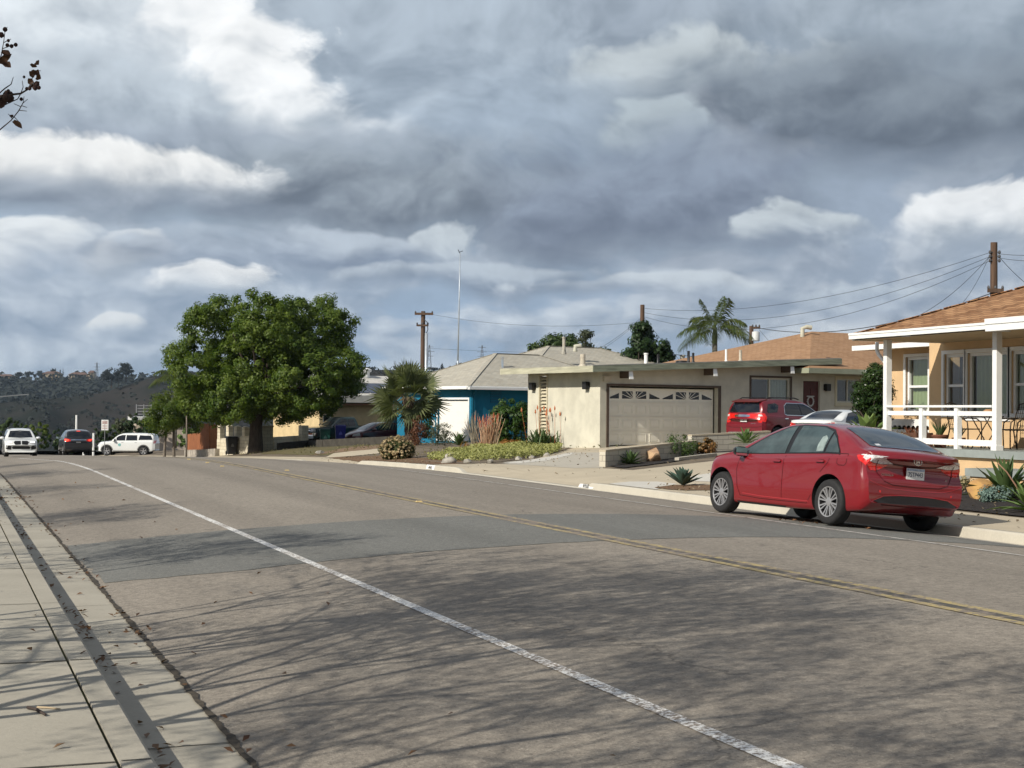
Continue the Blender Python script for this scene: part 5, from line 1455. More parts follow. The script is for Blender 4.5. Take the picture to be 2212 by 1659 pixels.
        p = MB(); q = [tuple(dm @ Vector((x_, y_, -.2135))) for x_, y_ in poly]; p.add(q, [tuple(range(len(q)))])
        p.build('door_light', pg, door)
        cx = u0+(2 if i < 4 else 6)*pw
        for t in (18, 36, 58, 122, 144, 162):
            L_ = 1.0; x1_, y1_ = cx+math.cos(R(t))*L_, e0-.02+math.sin(R(t))*L_
            # keep the ray inside this light
            pts = [(cx+math.cos(R(t))*s_, e0-.02+math.sin(R(t))*s_) for s_ in [q_/40 for q_ in range(2, 60)]]
            ins = [p_ for p_ in pts if c0 < p_[0] < c1 and e0 < p_[1] < e1]
            if len(ins) > 3: fb.bar(tuple(dm @ Vector((*ins[0], -.2105))), tuple(dm @ Vector((*ins[-1], -.2105))), .022, .006, up=(0, -1, 0))
    fb.build('sunburst_bars', DOOR_WHITE, door)
    t = MB(); t.box(.28, .39, .0, 2.20, .002, .03, F); t.box(5.53, 5.66, 0, 2.20, .002, .03, F); t.box(.28, 5.66, 2.20, 2.28, .002, .03, F); t.build('door_trim', BROWN_TRIM, rt)
    t = MB(); t.box(.392, .45, .0, 2.16, -.21, -.02, F); t.build('door_jamb', WHITE_TRIM, rt)
    # sliding window, entrance, small window
    window(rt, F, 7.18, 9.22, .97, 2.64, M('cream_frame', (.62, .60, .50), .6, .03), PANE, -.1, .07, (8.2,), (), (CURTAIN_W, [(8.2, 9.2, .97)]), surround=(BROWN_TRIM, .07))
    dr = MB(); dr.box(9.93, 10.81, .05, 2.54, -.13, -.09, F)
    for v in (.3, 1.0, 1.75):
        dr.box(10.02, 10.34, v, v+.5, -.092, -.075, F); dr.box(10.40, 10.72, v, v+.5, -.092, -.075, F)
    fd = dr.build('front_door', M('dark_red_door', (.085, .016, .012), .5, .15, 4), rt)
    w_ = MB()
    for i in range(16):
        t_ = 2*math.pi*i/16; w_.box(10.38+.16*math.cos(t_)-.03, 10.38+.16*math.cos(t_)+.03, 1.75+.18*math.sin(t_)-.03, 1.75+.18*math.sin(t_)+.03, -.075, -.05, F)
    w_.box(10.18, 10.58, 1.93, 1.97, -.074, -.055, F)
    w_.build('door_wreath', M('wreath', (.5, .5, .48), .8, .3, 20), fd)
    window(rt, F, 11.74, 13.08, 1.72, 2.68, M('cream_frame', (.62, .60, .50), .6, .03), PANE, -.1, .06, (12.4,), (), None, surround=(M('cream_casing', (.60, .55, .40), .7, .03), .10), sill=True)
    # louvred slot in the street wall
    lv = MB()
    for i in range(17):
        v = .42+i*.128; lv.add([tuple(L @ Vector(p)) for p in ((3.36, v, -.01), (3.78, v, -.01), (3.78, v+.07, -.09), (3.36, v+.07, -.09), (3.36, v-.02, -.012), (3.78, v-.02, -.012))], [(0, 1, 2, 3), (4, 5, 1, 0)])
    for uu in (3.28, 3.80): lv.box(uu, uu+.06, .33, 2.62, .002, .03, L)
    lv.box(3.28, 3.86, 2.60, 2.66, .002, .031, L)
    lv.build('louvre', M('louvre_cream', (.55, .50, .37), .7, .06), rt)
    for (m_, u, v) in ((L, 4.2, 2.22), (L, .75, 2.22), (F, 11.15, 2.32)):
        w_ = MB(); w_.box(u-.13, u+.13, v-.12, v+.12, .003, .04, m_); w_.box(u-.11, u+.11, v-.15, v+.13, .04, .18, m_); w_.build('wall_lamp', M('lamp_black', (.015, .015, .016), .5, 0), rt)
    w_ = MB(); w_.box(.12, .42, 2.36, 2.54, .003, .10, F); w_.box(.17, .37, 2.39, 2.51, .10, .104, F); w_.build('wall_lamp', M('lamp_cream', (.55, .5, .4), .5, 0), rt)
    # twin flood lamps under the entrance eave
    fl = MB(); fl.box(12.55, 12.70, -1.05, -.98, 2.86, 2.98)
    m1 = Matrix.Translation((12.3, -1.22, 2.87)) @ Matrix.Rotation(R(25), 4, 'Y') @ Matrix.Rotation(R(20), 4, 'Z'); fl.box(-.16, .16, -.10, .10, -.12, .12, m1)
    m1 = Matrix.Translation((12.9, -1.20, 2.80)) @ Matrix.Rotation(R(-40), 4, 'Y'); fl.lathe([(.06, -.15), (.12, .12), (.11, .15)], 12, m1)
    fl.build('flood_lamp', WHITE_TRIM, rt)
    # roof plumbing
    for (x_, y_, h_, r_, mt, nm) in ((1.4, 3.0, .48, .10, GRAVEL_ROOF, 'vent_pipe'), (5.2, 3.2, .42, .05, TRIM, 'vent_pipe'), (7.0, 3.5, .52, .055, TRIM, 'vent_pipe'), (8.0, 4.4, .45, .05, TRIM, 'vent_pipe'), (8.9, 3.4, .55, .045, WHITE_TRIM, 'vent_pipe'), (9.5, 3.2, .50, .06, GRAVEL_ROOF, 'vent_pipe')):
        v_ = MB(); zz_ = z(x_); v_.lathe([(r_*2.2, zz_-.05), (r_*1.2, zz_+.10), (r_, zz_+.12), (r_, zz_+h_)], 12, Matrix.Translation((x_, y_, 0))); v_.build(nm, mt, rt, True, 40)
    for (x_, y_, zc) in ((5.9, 2.6, .03), (12.0, .9, 3.42)):
        v_ = MB(); zb = z(x_) if zc < 1 else zc; v_.lathe([(.02, zb+.14), (.22, zb+.12), (.26, zb+.04), (.16, zb-.02)], 12, Matrix.Translation((x_, y_, 0))); v_.build('roof_vent', TRIM, rt, True, 40)
    v_ = MB(); v_.tube([(14.6, 4.9, 4.6), (14.6, 4.9, 4.98), (14.75, 4.8, 5.05), (14.95, 4.7, 5.02)], .10, 10); v_.build('roof_vent', M('pale_vent', (.45, .44, .36), .6, .1), rt, True, 50)
beige_house()

def blue_house():
    rt = thing('blue_house', 'turquoise stucco house with a white garage door and pale shingled hip roofs', 'house', (24.54, 71.975, .20), R(13))
    F = wmtx((0, 0, 0), (1, 0), (0, -1)); L = wmtx((0, 0, 0), (0, 1), (-1, 0)); mb = MB()
    wall(mb, L, 0, 7.5, -.5, 2.62, [(.28, 3.25, .02, 2.10)], .14)
    wall(mb, F, 0, 9, -.5, 2.62, [], .1); mb.box(.02, 9, 7.4, 7.5, -.5, 2.6); mb.box(8.9, 9, .02, 7.4, -.5, 2.6)
    mb.box(4.5, 17, 7.55, 17, -.5, 2.6)
    mb.build('wall', STUCCO_BLUE, rt)
    g = MB(); g.box(.30, 3.23, .02, 2.08, -.12, -.09, L)
    for v in (.5, 1.0, 1.5): g.box(.31, 3.22, v, v+.015, -.095, -.082, L)
    g.build('garage_door', M('bright_white_door', (.80, .79, .75), .5, .02), rt)
    t = MB(); t.box(.18, .28, .0, 2.12, .002, .03, L); t.box(3.25, 3.35, 0, 2.12, .002, .03, L); t.box(.18, 3.35, 2.12, 2.22, .002, .03, L); t.build('door_trim', WHITE_TRIM, rt)
    hip_roof('roof', -.5, 11.0, -.5, 8.2, 2.78, .42, SHINGLE_GREY, rt)
    fascia_ring('fascia', -.5, 11.0, -.5, 8.2, 2.78, .17, WHITE_TRIM, rt)
    hip_roof('roof', 3.6, 19, 1.2, 13, 3.06, .375, SHINGLE_GREY, rt)
    gt = MB(); gt.box(-.60, -.535, -.5, 8.2, 2.63, 2.75); gt.box(-.5, 11, -.62, -.535, 2.61, 2.73); gt.build('gutter', WHITE_TRIM, rt)
    dp = MB(); dp.tube([(-.1, -.57, 2.62), (-.02, -.40, 2.48), (.06, -.06, 2.40), (.06, -.06, 0)], .04, 6); dp.build('downpipe', STUCCO_BLUE, rt, True)
    lv = MB()
    for i in range(5): lv.box(1.1, 1.75, 1.98+i*.13, 2.05+i*.13, .003, .03, F)
    lv.build('louvre', M('blue_louvre', (.01, .12, .20), .8, .05), rt)
    w_ = MB(); w_.box(3.5, 3.75, .72, 1.08, .003, .03, L); w_.build('notice_plate', WHITE_TRIM, rt)
    for (x_, y_, zz_, h_, r_, mt) in ((3.1, 2.0, 3.85, .42, .07, CHROME), (8.4, 4.0, 5.0, .55, .09, SHINGLE_GREY), (14.5, 4.5, 4.35, .50, .11, WHITE_TRIM), (17.6, 5.0, 4.3, .55, .14, SHINGLE_GREY)):
        v_ = MB(); v_.lathe([(r_*1.6, zz_-.3), (r_, zz_), (r_, zz_+h_), (r_*1.25, zz_+h_+.02), (r_*1.25, zz_+h_+.1)], 12, Matrix.Translation((x_, y_, 0))); v_.build('vent_pipe', mt, rt, True, 40)
    v_ = MB(); v_.tube([(9.6, 4.6, 4.9), (9.6, 4.6, 5.18), (9.9, 4.5, 5.22)], .13, 10); v_.build('roof_vent', M('pale_vent', (.45, .44, .36), .6, .1), rt, True, 50)
blue_house()

def cream_house():
    p = pt(690, 900, 98); 
    rt = thing('cream_house', 'cream stucco house with solar panels on a pale roof behind the big tree', 'house', (p[0], p[1], -.55), R(13))
    F = wmtx((0, 0, 0), (1, 0), (0, -1)); L = wmtx((0, 0, 0), (0, 1), (-1, 0)); mb = MB()
    wall(mb, F, 0, 14, -.5, 2.75, [(.25, .85, .3, 2.0)], .1); wall(mb, L, 0, 7, -.5, 2.75, [], .1); mb.box(.02, 14, 6.9, 7, -.5, 2.7); mb.box(13.9, 14, .02, 6.9, -.5, 2.7)
    mb.build('wall', STUCCO_CREAM, rt)
    window(rt, F, .26, .84, .3, 2.0, WHITE_TRIM, PANE, -.07, .06)
    e = MB(); e.box(-.5, 14.5, -.62, -.5, 2.78, 3.25); e.build('fascia', M('dull_white', (.55, .54, .50), .7, .1, 2), rt)
    e = MB(); e.box(-.45, 14.4, -.52, -.02, 2.60, 2.72); e.build('eave_board', M('rust_board', (.22, .11, .06), .8, .2, 3), rt)
    r = MB(); r.add([(-.5, -.5, 3.25), (14.5, -.5, 3.25), (14.5, 4.4, 4.65), (-.5, 4.4, 4.65), (14.5, 9.5, 3.25), (-.5, 9.5, 3.25), (-.5, -.5, 2.78), (14.5, -.5, 2.78), (14.5, 9.5, 2.78), (-.5, 9.5, 2.78)], [(0, 1, 2, 3), (3, 2, 4, 5), (0, 3, 5, 9, 6), (1, 7, 8, 4, 2), (6, 9, 8, 7)])
    rf = r.build('roof', M('pale_roof', (.50, .49, .46), .9, .12, 2), rt)
    for k in range(3):
        s = MB(); x0 = .6+k*3.1
        fz = lambda y: 3.25+(y+.5)*.2857+.05
        s.add([(x0, .0, fz(0)), (x0+3.0, .0, fz(0)), (x0+3.0, 2.3, fz(2.3)), (x0, 2.3, fz(2.3)), (x0, .0, fz(0)-.04), (x0+3.0, .0, fz(0)-.04), (x0+3.0, 2.3, fz(2.3)-.04), (x0, 2.3, fz(2.3)-.04)], [(0, 1, 2, 3), (0, 4, 5, 1), (1, 5, 6, 2), (2, 6, 7, 3), (3, 7, 4, 0)])
        for q in range(1, 4): s.bar((x0+q*.75, .0, fz(0)+.004), (x0+q*.75, 2.3, fz(2.3)+.004), .03, .008)
        s.build('solar_panel', M('solar_cells', (.012, .018, .045), .2, .1, 8, spec=.7), rf)
    v_ = MB(); v_.lathe([(.28, 4.5), (.28, 4.85), (.40, 4.9), (.42, 5.05), (.2, 5.15), (.02, 5.17)], 14, Matrix.Translation((5.4, 4.0, 0))); v_.build('turbine_vent', WHITE_TRIM, rt, True, 40)
    c = MB(); c.box(9.9, 10.05, -.15, -.02, -.4, 2.6); c.build('downpipe', STUCCO_CREAM, rt)
cream_house()

def peach_house():
    rt = thing('peach_house', 'peach stucco house with brown shingles and a white-railed porch', 'house', (0, 0, 0), 0)
    LZ = 1.02                                             # porch floor
    W = wmtx((22.7, 0, 0), (0, 1), (-1, 0)); W2 = wmtx((24.0, 0, 0), (0, 1), (-1, 0)); mb = MB()
    holes = [(30.42, 31.18, 1.80, 3.22), (28.82, 30.28, 1.72, 3.22), (27.85, 28.70, 1.80, 3.22)]
    wall(mb, W, 12, 31.8, .1, 3.56, holes, .14)
    wall(mb, W2, 31.8, 35.3, .1, 3.56, [(33.62, 34.66, 1.80, 3.30)], .14)
    mb.quad((22.7, 31.8, .1), (24.0, 31.8, .1), (24.0, 31.8, 3.56), (22.7, 31.8, 3.56))
    mb.quad((24.0, 35.3, .1), (34, 35.3, .1), (34, 35.3, 3.56), (24.0, 35.3, 3.56)); mb.quad((34, 12, .1), (34, 35.3, .1), (34, 35.3, 3.56), (34, 12, 3.56)); mb.quad((22.7, 12, .1), (34, 12, .1), (34, 12, 3.56), (22.7, 12, 3.56))
    mb.build('wall', STUCCO_PEACH, rt)
    WF = M('white_window_frame', (.80, .81, .81), .45, .02)
    for i, (a, b, c, d) in enumerate(holes):
        cur = (CURTAIN, [(a, b, c)]) if i == 2 else ((CURTAIN, [(a+.1, a+.55, c), (a+.62, b-.05, c)]) if i == 1 else None)
        window(rt, W, a, b, c, d, WF, PANE, -.10, .075, (), ((c+d)/2-.05,) if i != 1 else (), cur, surround=(WF, .09))
    window(rt, W2, 33.64, 34.64, 1.82, 3.28, WF, PANE, -.10, .075, (), (2.5,), (CURTAIN, [(33.7, 34.6, 1.85)]), surround=(WF, .08))
    # roof: long hip with its eave along the street
    r = MB(); ex, e1, e0, ze = 20.15, 31.2, 9.0, 3.64; h = .37
    rx = 6.2; A = [(ex, e0, ze), (ex, e1, ze), (ex+rx, e1-rx*.95, ze+h*rx), (ex+rx, e0, ze+h*rx)]
    B = [(ex+14, e1, ze), (ex+14, e0, ze), (ex+rx+1.6, e1-rx*.95, ze+h*rx), (ex+rx+1.6, e0, ze+h*rx)]
    r.add(A+B, [(0, 1, 2, 3), (1, 4, 6, 2), (2, 6, 7, 3), (4, 5, 7, 6)])
    # lower wing over the recessed end of the house
    ww = [(23.3, 31.0, ze-.02), (23.3, 36.0, ze-.02), (34.3, 36.0, ze-.02), (34.3, 31.0, ze-.02), (27.5, 32.5, ze+.9), (30.0, 32.5, ze+.9), (27.5, 30.0, ze+.9), (30.0, 30.0, ze+.9)]
    r.add(ww, [(0, 1, 4, 6), (1, 2, 5, 4), (4, 5, 7, 6), (2, 3, 7, 5)])
    roof = r.build('roof', SHINGLE_BROWN, rt)
    s = MB()                                              # ragged lower edges of the shingle courses along the eave and hip
    rnd = random.Random(4)
    for k in range(16):
        t = k/16*.97; a = Vector(A[1]).lerp(Vector(A[2]), t); b = Vector(A[1]).lerp(Vector(A[2]), t+.055)
        s.bar(a+Vector((0, 0, .016)), b+Vector((0, 0, .006)), .24, .016)
    s.build('ridge_caps', SHINGLE_BROWN, roof)
    g = MB(); g.box(ex-.10, ex, 25.6, e1+.05, ze-.12, ze+.01); g.box(ex-.115, ex-.10, 25.6, e1+.05, ze-.03, ze+.02); g.box(ex, ex+14, e1+.001, e1+.05, ze-.15, ze-.005)
    g.box(23.2, 23.3, 31.3, 36.0, ze-.16, ze-.03)
    g.build('gutter', WHITE_TRIM, rt)
    g = MB(); g.box(19.62, 19.74, 9, 25.62, ze-.20, ze+.03); g.box(19.60, 19.62, 9, 25.62, ze-.06, ze+.05); g.box(19.74, 20.15, 25.50, 25.6, ze-.2, ze+.02); g.quad((19.74, 9, ze+.02), (19.74, 25.55, ze+.02), (20.16, 25.55, ze+.10), (20.16, 9, ze+.10)); g.build('gutter', WHITE_TRIM, rt)
    sf = MB(); sf.quad((ex, 9, ze-.14), (22.72, 9, ze-.14), (22.72, e1, ze-.14), (ex, e1, ze-.14)); sf.quad((23.3, 31.3, ze-.14), (24.02, 31.3, ze-.14), (24.02, 36, ze-.14), (23.3, 36, ze-.14)); sf.quad((19.74, 9, ze-.17), (20.16, 9, ze-.17), (20.16, 25.5, ze-.17), (19.74, 25.5, ze-.17)); sf.build('soffit', M('soffit', (.50, .37, .22), .8, .05), rt)
    dp = MB(); dp.tube([(20.9, 31.35, ze-.16), (20.9, 31.35, ze-.36), (20.88, 31.25, ze-.46), (20.80, 30.78, ze-.72), (20.79, 30.70, ze-.85), (20.79, 30.70, 1.0)], .045, 8); dp.build('downpipe', WHITE_TRIM, rt, True)
    # porch: deck, skirt, posts, railing
    d = MB(); d.box(20.45, 22.69, 24.4, 31.3, LZ-.16, LZ); d.box(19.5, 20.44, 23.2, 26.1, LZ-.50, LZ-.34); d.build('porch_deck', M('grey_deck', (.27, .30, .29), .7, .1, 3), rt)
    d = MB(); d.box(20.55, 22.6, 24.5, 31.2, .1, LZ-.165); d.box(19.55, 20.54, 23.3, 26.0, .1, LZ-.505); d.build('porch_skirt', STUCCO_PEACH, rt)
    for Y in (30.60, 26.62):
        q = MB(); q.box(20.62, 20.76, Y-.07, Y+.07, LZ+.001, ze-.145); q.box(20.60, 20.78, Y-.09, Y+.09, LZ+.001, LZ+.10); q.build('porch_post', WHITE_TRIM, rt)
    for Y in (29.22, 27.94):
        q = MB(); q.box(20.63, 20.75, Y-.06, Y+.06, LZ+.001, LZ+.90); q.build('railing_post', WHITE_TRIM, rt)
    for z0, z1, x0, x1 in ((.90, .95, 20.60, 20.79), (.72, .82, 20.66, 20.72), (.08, .21, 20.66, 20.72)):
        q = MB(); q.box(x0, x1, 26.70, 30.53, LZ+z0+(.001), LZ+z1); q.build('rail', WHITE_TRIM, rt)
    return LZ
LZ = peach_house()
def porch_things():
    IRON = M('bronze_iron', (.05, .038, .028), .45, .15, 10, metal=.5)
    def chair(Y, X, rz, lab):
        t = thing('porch_chair', lab, 'chair', (X, Y, LZ+.001), rz, 'metal chairs on the porch')
        s = MB(); s.box(-.24, .24, -.23, .24, .41, .435); s.build('seat', IRON, t)
        b = MB()
        b.tube([(-.24, -.23, .43), (-.245, -.30, .75), (-.20, -.36, .98), (0, -.37, 1.02), (.20, -.36, .98), (.245, -.30, .75), (.24, -.23, .43)], .014, 6)
        for k in range(6): b.tube([(-.18+k*.072, -.235, .44), (-.18+k*.072, -.30, .75), (-.18+k*.072, -.36, .99)], .006, 4)
        for k in range(4): b.tube([(-.235, -.25-.03*k, .52+.13*k), (.235, -.25-.03*k, .52+.13*k)], .006, 4)
        b.build('backrest', IRON, t, True)
        for sx in (-1, 1):
            a = MB(); a.tube([(sx*.26, -.28, .64), (sx*.27, -.1, .67), (sx*.27, .12, .66), (sx*.27, .24, .58), (sx*.27, .26, .40), (sx*.26, .25, 0)], .016, 6); a.build('arm', IRON, t, True)
            l = MB(); l.tube([(sx*.24, -.23, .43), (sx*.25, -.28, .2), (sx*.26, -.34, 0)], .015, 6); l.build('leg', IRON, t, True)
    chair(28.85, 21.55, R(180+20), 'bronze metal porch chair left of the folding table, curved arms')
    chair(27.0, 21.6, R(20), 'bronze metal porch chair by the right-hand porch post')
    chair(28.05, 22.2, R(90), 'bronze metal porch chair against the wall behind the folding table')
    t = thing('porch_table', 'small folding bistro table between the porch chairs', 'table', (21.5, 28.0, LZ+.001), R(10))
    q = MB(); q.lathe([(.34, .69), (.36, .70), (.36, .715), (.34, .72)], 24); q.build('tabletop', IRON, t)
    for sx in (-1, 1):
        for (a, b) in ((-.26, .26), (.26, -.26)):
            l = MB(); l.tube([(sx*.20, a, 0), (sx*.20, b, .69)], .013, 5); l.build('leg', IRON, t, True)
    p = MB(); p.lathe([(.02, 0), (.09, .01), (.12, .06), (.11, .12), (.05, .15), (.02, .15)], 14); o = p.build('pumpkin', M('tan_gourd', (.42, .24, .12), .6, .1), None, True); o.location = (21.5, 27.95, LZ+.722); tag(o, 'small tan gourd on the folding porch table', 'gourd')
    f = MB(); f.box(20.9, 21.35, 29.75, 30.35, LZ+.001, LZ+.32); f.build('planter_box', M('brown_wood', (.10, .045, .025), .8, .2, 5), None); o = bpy.data.objects['planter_box']; tag(o, 'brown wooden planter box behind the left end of the porch railing', 'planter')
    V, F = [], []; rnd = random.Random(5)
    for i in range(60):
        blade(V, F, (21.1+rnd.uniform(-.18, .18), 30.05+rnd.uniform(-.25, .25), LZ+.3), (rnd.uniform(-.6, .6), rnd.uniform(-.6, .6), 1), (0, 0, 1), rnd.uniform(.12, .25), .03, .2, 3)
    me = bpy.data.meshes.new('planter_plant'); me.from_pydata(V, [], F); o = link('planter_plant', me, leafmat('reddish_leaf', (.16, .04, .03), (.22, .12, .06), .2)); tag(o, 'reddish succulents growing in the brown planter box', 'plant')
    for (X, Y, s, lab) in ((21.0, 29.0, 1.0, 'brown clay pot with spiky plant behind the railing'), (21.2, 28.6, .8, 'smaller clay pot with thin upright leaves near the porch chair')):
        t = thing('flower_pot', lab, 'plant pot', (X, Y, LZ+.001))
        q = MB(); q.lathe([(.12*s, 0), (.17*s, .24*s), (.19*s, .25*s), (.19*s, .29*s), (.15*s, .29*s)], 18); q.build('pot', M('clay', (.16, .06, .035), .8, .15), t, True, 40)
        V, F = [], []
        for i in range(34):
            a = rnd.uniform(0, 6.28); blade(V, F, (.05*math.cos(a), .05*math.sin(a), .28*s), (math.cos(a)*.5, math.sin(a)*.5, 1), (0, 0, 1), .42*s*rnd.uniform(.6, 1.1), .03, .15, 3)
        me = bpy.data.meshes.new('leaves'); me.from_pydata(V, [], F); link('leaves', me, LEAF_ALOE, t)
    q = MB()                                              # white scalloped bench-back on the recessed wall
    q.box(23.5, 23.56, 32.1, 34.9, LZ+.35, LZ+.62)
    for i in range(14): q.lathe([(.10, -.03), (.10, .03)], 10, Matrix.Translation((23.53, 32.2+i*.2, LZ+.36)) @ Matrix.Rotation(R(90), 4, 'Y'))
    q.box(23.45, 23.6, 32.05, 32.15, .4, LZ+.66); q.box(23.45, 23.6, 34.85, 34.95, .4, LZ+.66)
    o = q.build('white_board', WHITE_TRIM); tag(o, 'white scallop-edged board beyond the left end of the porch', 'garden board')
porch_things()
# ---------------------------------------------------------------- yards: paving, beds, small walls
def poly_px(pts): return [(max(KX+.175, x), y) for x, y in (gpt(*p) for p in pts)]
drape('driveway', poly_px([(1050, 1004), (1130, 1000), (1240, 968), (1300, 958), (1640, 950), (1660, 962), (1500, 966), (1303, 974), (1303, 1012), (1400, 1018), (1330, 1040), (1180, 1030)]), .006, CONC_TAN, .6)
drape('driveway', poly_px([(1080, 1003), (1160, 995), (1225, 978), (1300, 978), (1302, 1011), (1240, 1012), (1150, 1006)]), .011, CONC_GREY, .5)
drape('walkway', poly_px([(1085, 1000), (1140, 995), (1200, 985), (1240, 978), (1232, 984), (1180, 996), (1120, 1002)]), .016, CONC_WHITE, .4)
drape('sidewalk', poly_px([(700, 990), (930, 1001), (1090, 1003), (1330, 1020), (1480, 1003), (1700, 978), (1800, 985), (1600, 1030), (1560, 1056), (1320, 1050), (1100, 1020), (900, 1010)]), .0045, CONC_TAN, .6)
drape('pavement_slab', poly_px([(1300, 1049), (1360, 1041), (1420, 1041), (1462, 1046), (1440, 1052), (1410, 1058), (1340, 1053)]), .010, CONC_WHITE, .4)
drape('pavement_slab', poly_px([(1490, 1030), (1560, 1018), (1600, 1020), (1560, 1042), (1500, 1040)]), .010, CONC_WHITE, .4)
drape('mulch_bed', poly_px([(1318, 1009), (1303, 974), (1500, 966), (1560, 968), (1640, 964), (1660, 975), (1540, 985), (1470, 996), (1400, 1006), (1345, 1012)]), .022, MULCH, .4, rough_edge=.04)
drape('planting_strip', poly_px([(1412, 1054), (1450, 1049), (1500, 1047), (1560, 1050), (1560, 1060), (1480, 1060), (1440, 1058)]), .014, MULCH_BROWN, .25, rough_edge=.05)
drape('mulch_bed', [(15.7, 12), (15.72, 27.5), (17.5, 29.5), (20.4, 30.5), (20.5, 26.4), (19.4, 26.2), (19.4, 12)], .02, MULCH, .5, rough_edge=.05)
drape('porch_path', [(17.6, 26.6), (17.2, 28.0), (20.4, 28.6), (20.5, 26.7)], .028, M('grey_path', (.30, .32, .30), .8, .1, 3), .5)
drape('pavement_slab', [(14.0, 12.0), (14.0, 16.2), (15.0, 16.4), (15.0, 12.0)], .009, CONC_WHITE, .5)
drape('planting_bed', poly_px([(700, 989), (830, 985), (900, 990), (990, 993), (1000, 1002), (930, 1004), (830, 999)]), .012, MULCH_BROWN, .4, rough_edge=.08)
drape('planting_bed', poly_px([(905, 1000), (1000, 1003), (1090, 997), (1215, 975), (1235, 966), (1150, 962), (1060, 962), (950, 972)]), .010, SOIL, .5, rough_edge=.08)
drape('verge', poly_px([(560, 981), (680, 984), (790, 982), (890, 975), (890, 955), (700, 955), (640, 966), (590, 972)]), .012, M('dry_grass', (.15, .115, .055), .95, .35, 2.5, .8, 30, col2=(.09, .09, .035)), .7, rough_edge=.1)
drape('driveway', poly_px([(700, 990), (760, 986), (890, 974), (890, 966), (790, 972), (720, 980)]), .020, CONC_TAN, .5)
drape('driveway', poly_px([(670, 984), (800, 972), (895, 962), (895, 957), (780, 965), (700, 977)]), .024, M('dirt_track', (.20, .13, .08), .95, .2, 3), .5)

BLOCK = brickmat('slump_block', (.56, .50, .38), (.64, .59, .47), (.40, .36, .28), .40, .20, .012, var=.12)
BLOCK_GREY = brickmat('grey_block', (.50, .46, .38), (.58, .54, .45), (.33, .30, .25), .40, .16, .010, var=.12)
def along(name, pts, z0f, h, t, mat, label, cat, cap=None, zt=None):
    """low wall following plan points"""
    rt = thing(name, label, cat, (*pts[0], z0f(*pts[0])))
    o = Vector((*pts[0], z0f(*pts[0]))); mb = MB(); cm = MB()
    for a, b in zip(pts[:-1], pts[1:]):
        za, zb = z0f(*a), z0f(*b); ta = (zt if zt is not None else za+h); tb = (zt if zt is not None else zb+h)
        d = (Vector(b)-Vector(a)).normalized(); n = Vector((-d.y, d.x))*t/2
        vs = [Vector((a[0]+n.x, a[1]+n.y, za-.3)), Vector((b[0]+n.x, b[1]+n.y, zb-.3)), Vector((b[0]-n.x, b[1]-n.y, zb-.3)), Vector((a[0]-n.x, a[1]-n.y, za-.3)),
              Vector((a[0]+n.x, a[1]+n.y, ta)), Vector((b[0]+n.x, b[1]+n.y, tb)), Vector((b[0]-n.x, b[1]-n.y, tb)), Vector((a[0]-n.x, a[1]-n.y, ta))]
        mb.add([v-o for v in vs], [(0, 1, 2, 3), (4, 7, 6, 5), (0, 4, 5, 1), (1, 5, 6, 2), (2, 6, 7, 3), (3, 7, 4, 0)])
        if cap:
            k = n*1.12; cs = [Vector((a[0]+k.x, a[1]+k.y, ta+.002)), Vector((b[0]+k.x, b[1]+k.y, tb+.002)), Vector((b[0]-k.x, b[1]-k.y, tb+.002)), Vector((a[0]-k.x, a[1]-k.y, ta+.002))]
            cm.add([v-o for v in cs]+[v-o+Vector((0, 0, .05)) for v in cs], [(0, 1, 2, 3), (4, 7, 6, 5), (0, 4, 5, 1), (1, 5, 6, 2), (2, 6, 7, 3), (3, 7, 4, 0)])
    mb.build('wall', mat, rt)
    if cap: cm.build('cap', cap, rt)
    return rt
a_ = gpt(1301, 1009); b_ = pt(1500, 960, 46)[:2]
along('garden_wall', [a_, (float(b_[0]), float(b_[1]))], gz, .42, .2, BLOCK_GREY, 'low pale block wall at the foot of the beige house driveway', 'wall', CONC_TAN)
b2 = pt(1490, 960, 47.5)[:2]; c2 = pt(1660, 960, 49)[:2]
along('garden_wall', [(float(b2[0]), float(b2[1])), (float(c2[0]), float(c2[1]))], lambda x, y: gz(x, y)+.12, .42, .2, BLOCK_GREY, 'higher pale block wall in front of the dark red crossover', 'wall', CONC_TAN)
cv = poly_px([(1462, 996), (1500, 991), (1545, 986), (1600, 983), (1665, 981)])
along('bed_edging', cv, gz, .10, .14, CONC_GREY, 'curved concrete edging of the dark mulch bed', 'edging')

def rock(name, label, x, y, z, s, mat, seed, cat='boulder', group=None):
    rng = random.Random(seed); bm = bmesh.new(); bmesh.ops.create_icosphere(bm, subdivisions=3, radius=1)
    pl = [(Vector((rng.gauss(0, 1), rng.gauss(0, 1), rng.gauss(0, .8))).normalized(), rng.uniform(.55, .85)) for _ in range(13)]
    for v in bm.verts:
        for n, d in pl:
            k = v.co.dot(n)
            if k > d: v.co -= n*(k-d)
        v.co += Vector((rng.uniform(-1, 1), rng.uniform(-1, 1), rng.uniform(-1, 1)))*.025
        v.co = Vector((v.co.x*s[0], v.co.y*s[1], v.co.z*s[2]))
    me = bpy.data.meshes.new(name); bm.to_mesh(me); bm.free()
    o = link(name, me, mat, None, True, 32); o.location = (x, y, z+s[2]*.45); o.rotation_euler = (0, 0, rng.uniform(0, 6))
    return tag(o, label, cat, group)
ROCK_OCHRE = M('ochre_rock', (.50, .30, .10), .9, .3, 3.5, .8, 12, col2=(.36, .20, .09))
ROCK_PINK = M('pink_rock', (.40, .24, .14), .9, .3, 5, .8, 14, col2=(.52, .36, .22))
g = gpt(2124, 1078); rock('boulder', 'big ochre boulder in the black mulch behind the red saloon', g[0], g[1], gz(*g), (.34, .26, .26), ROCK_OCHRE, 3)
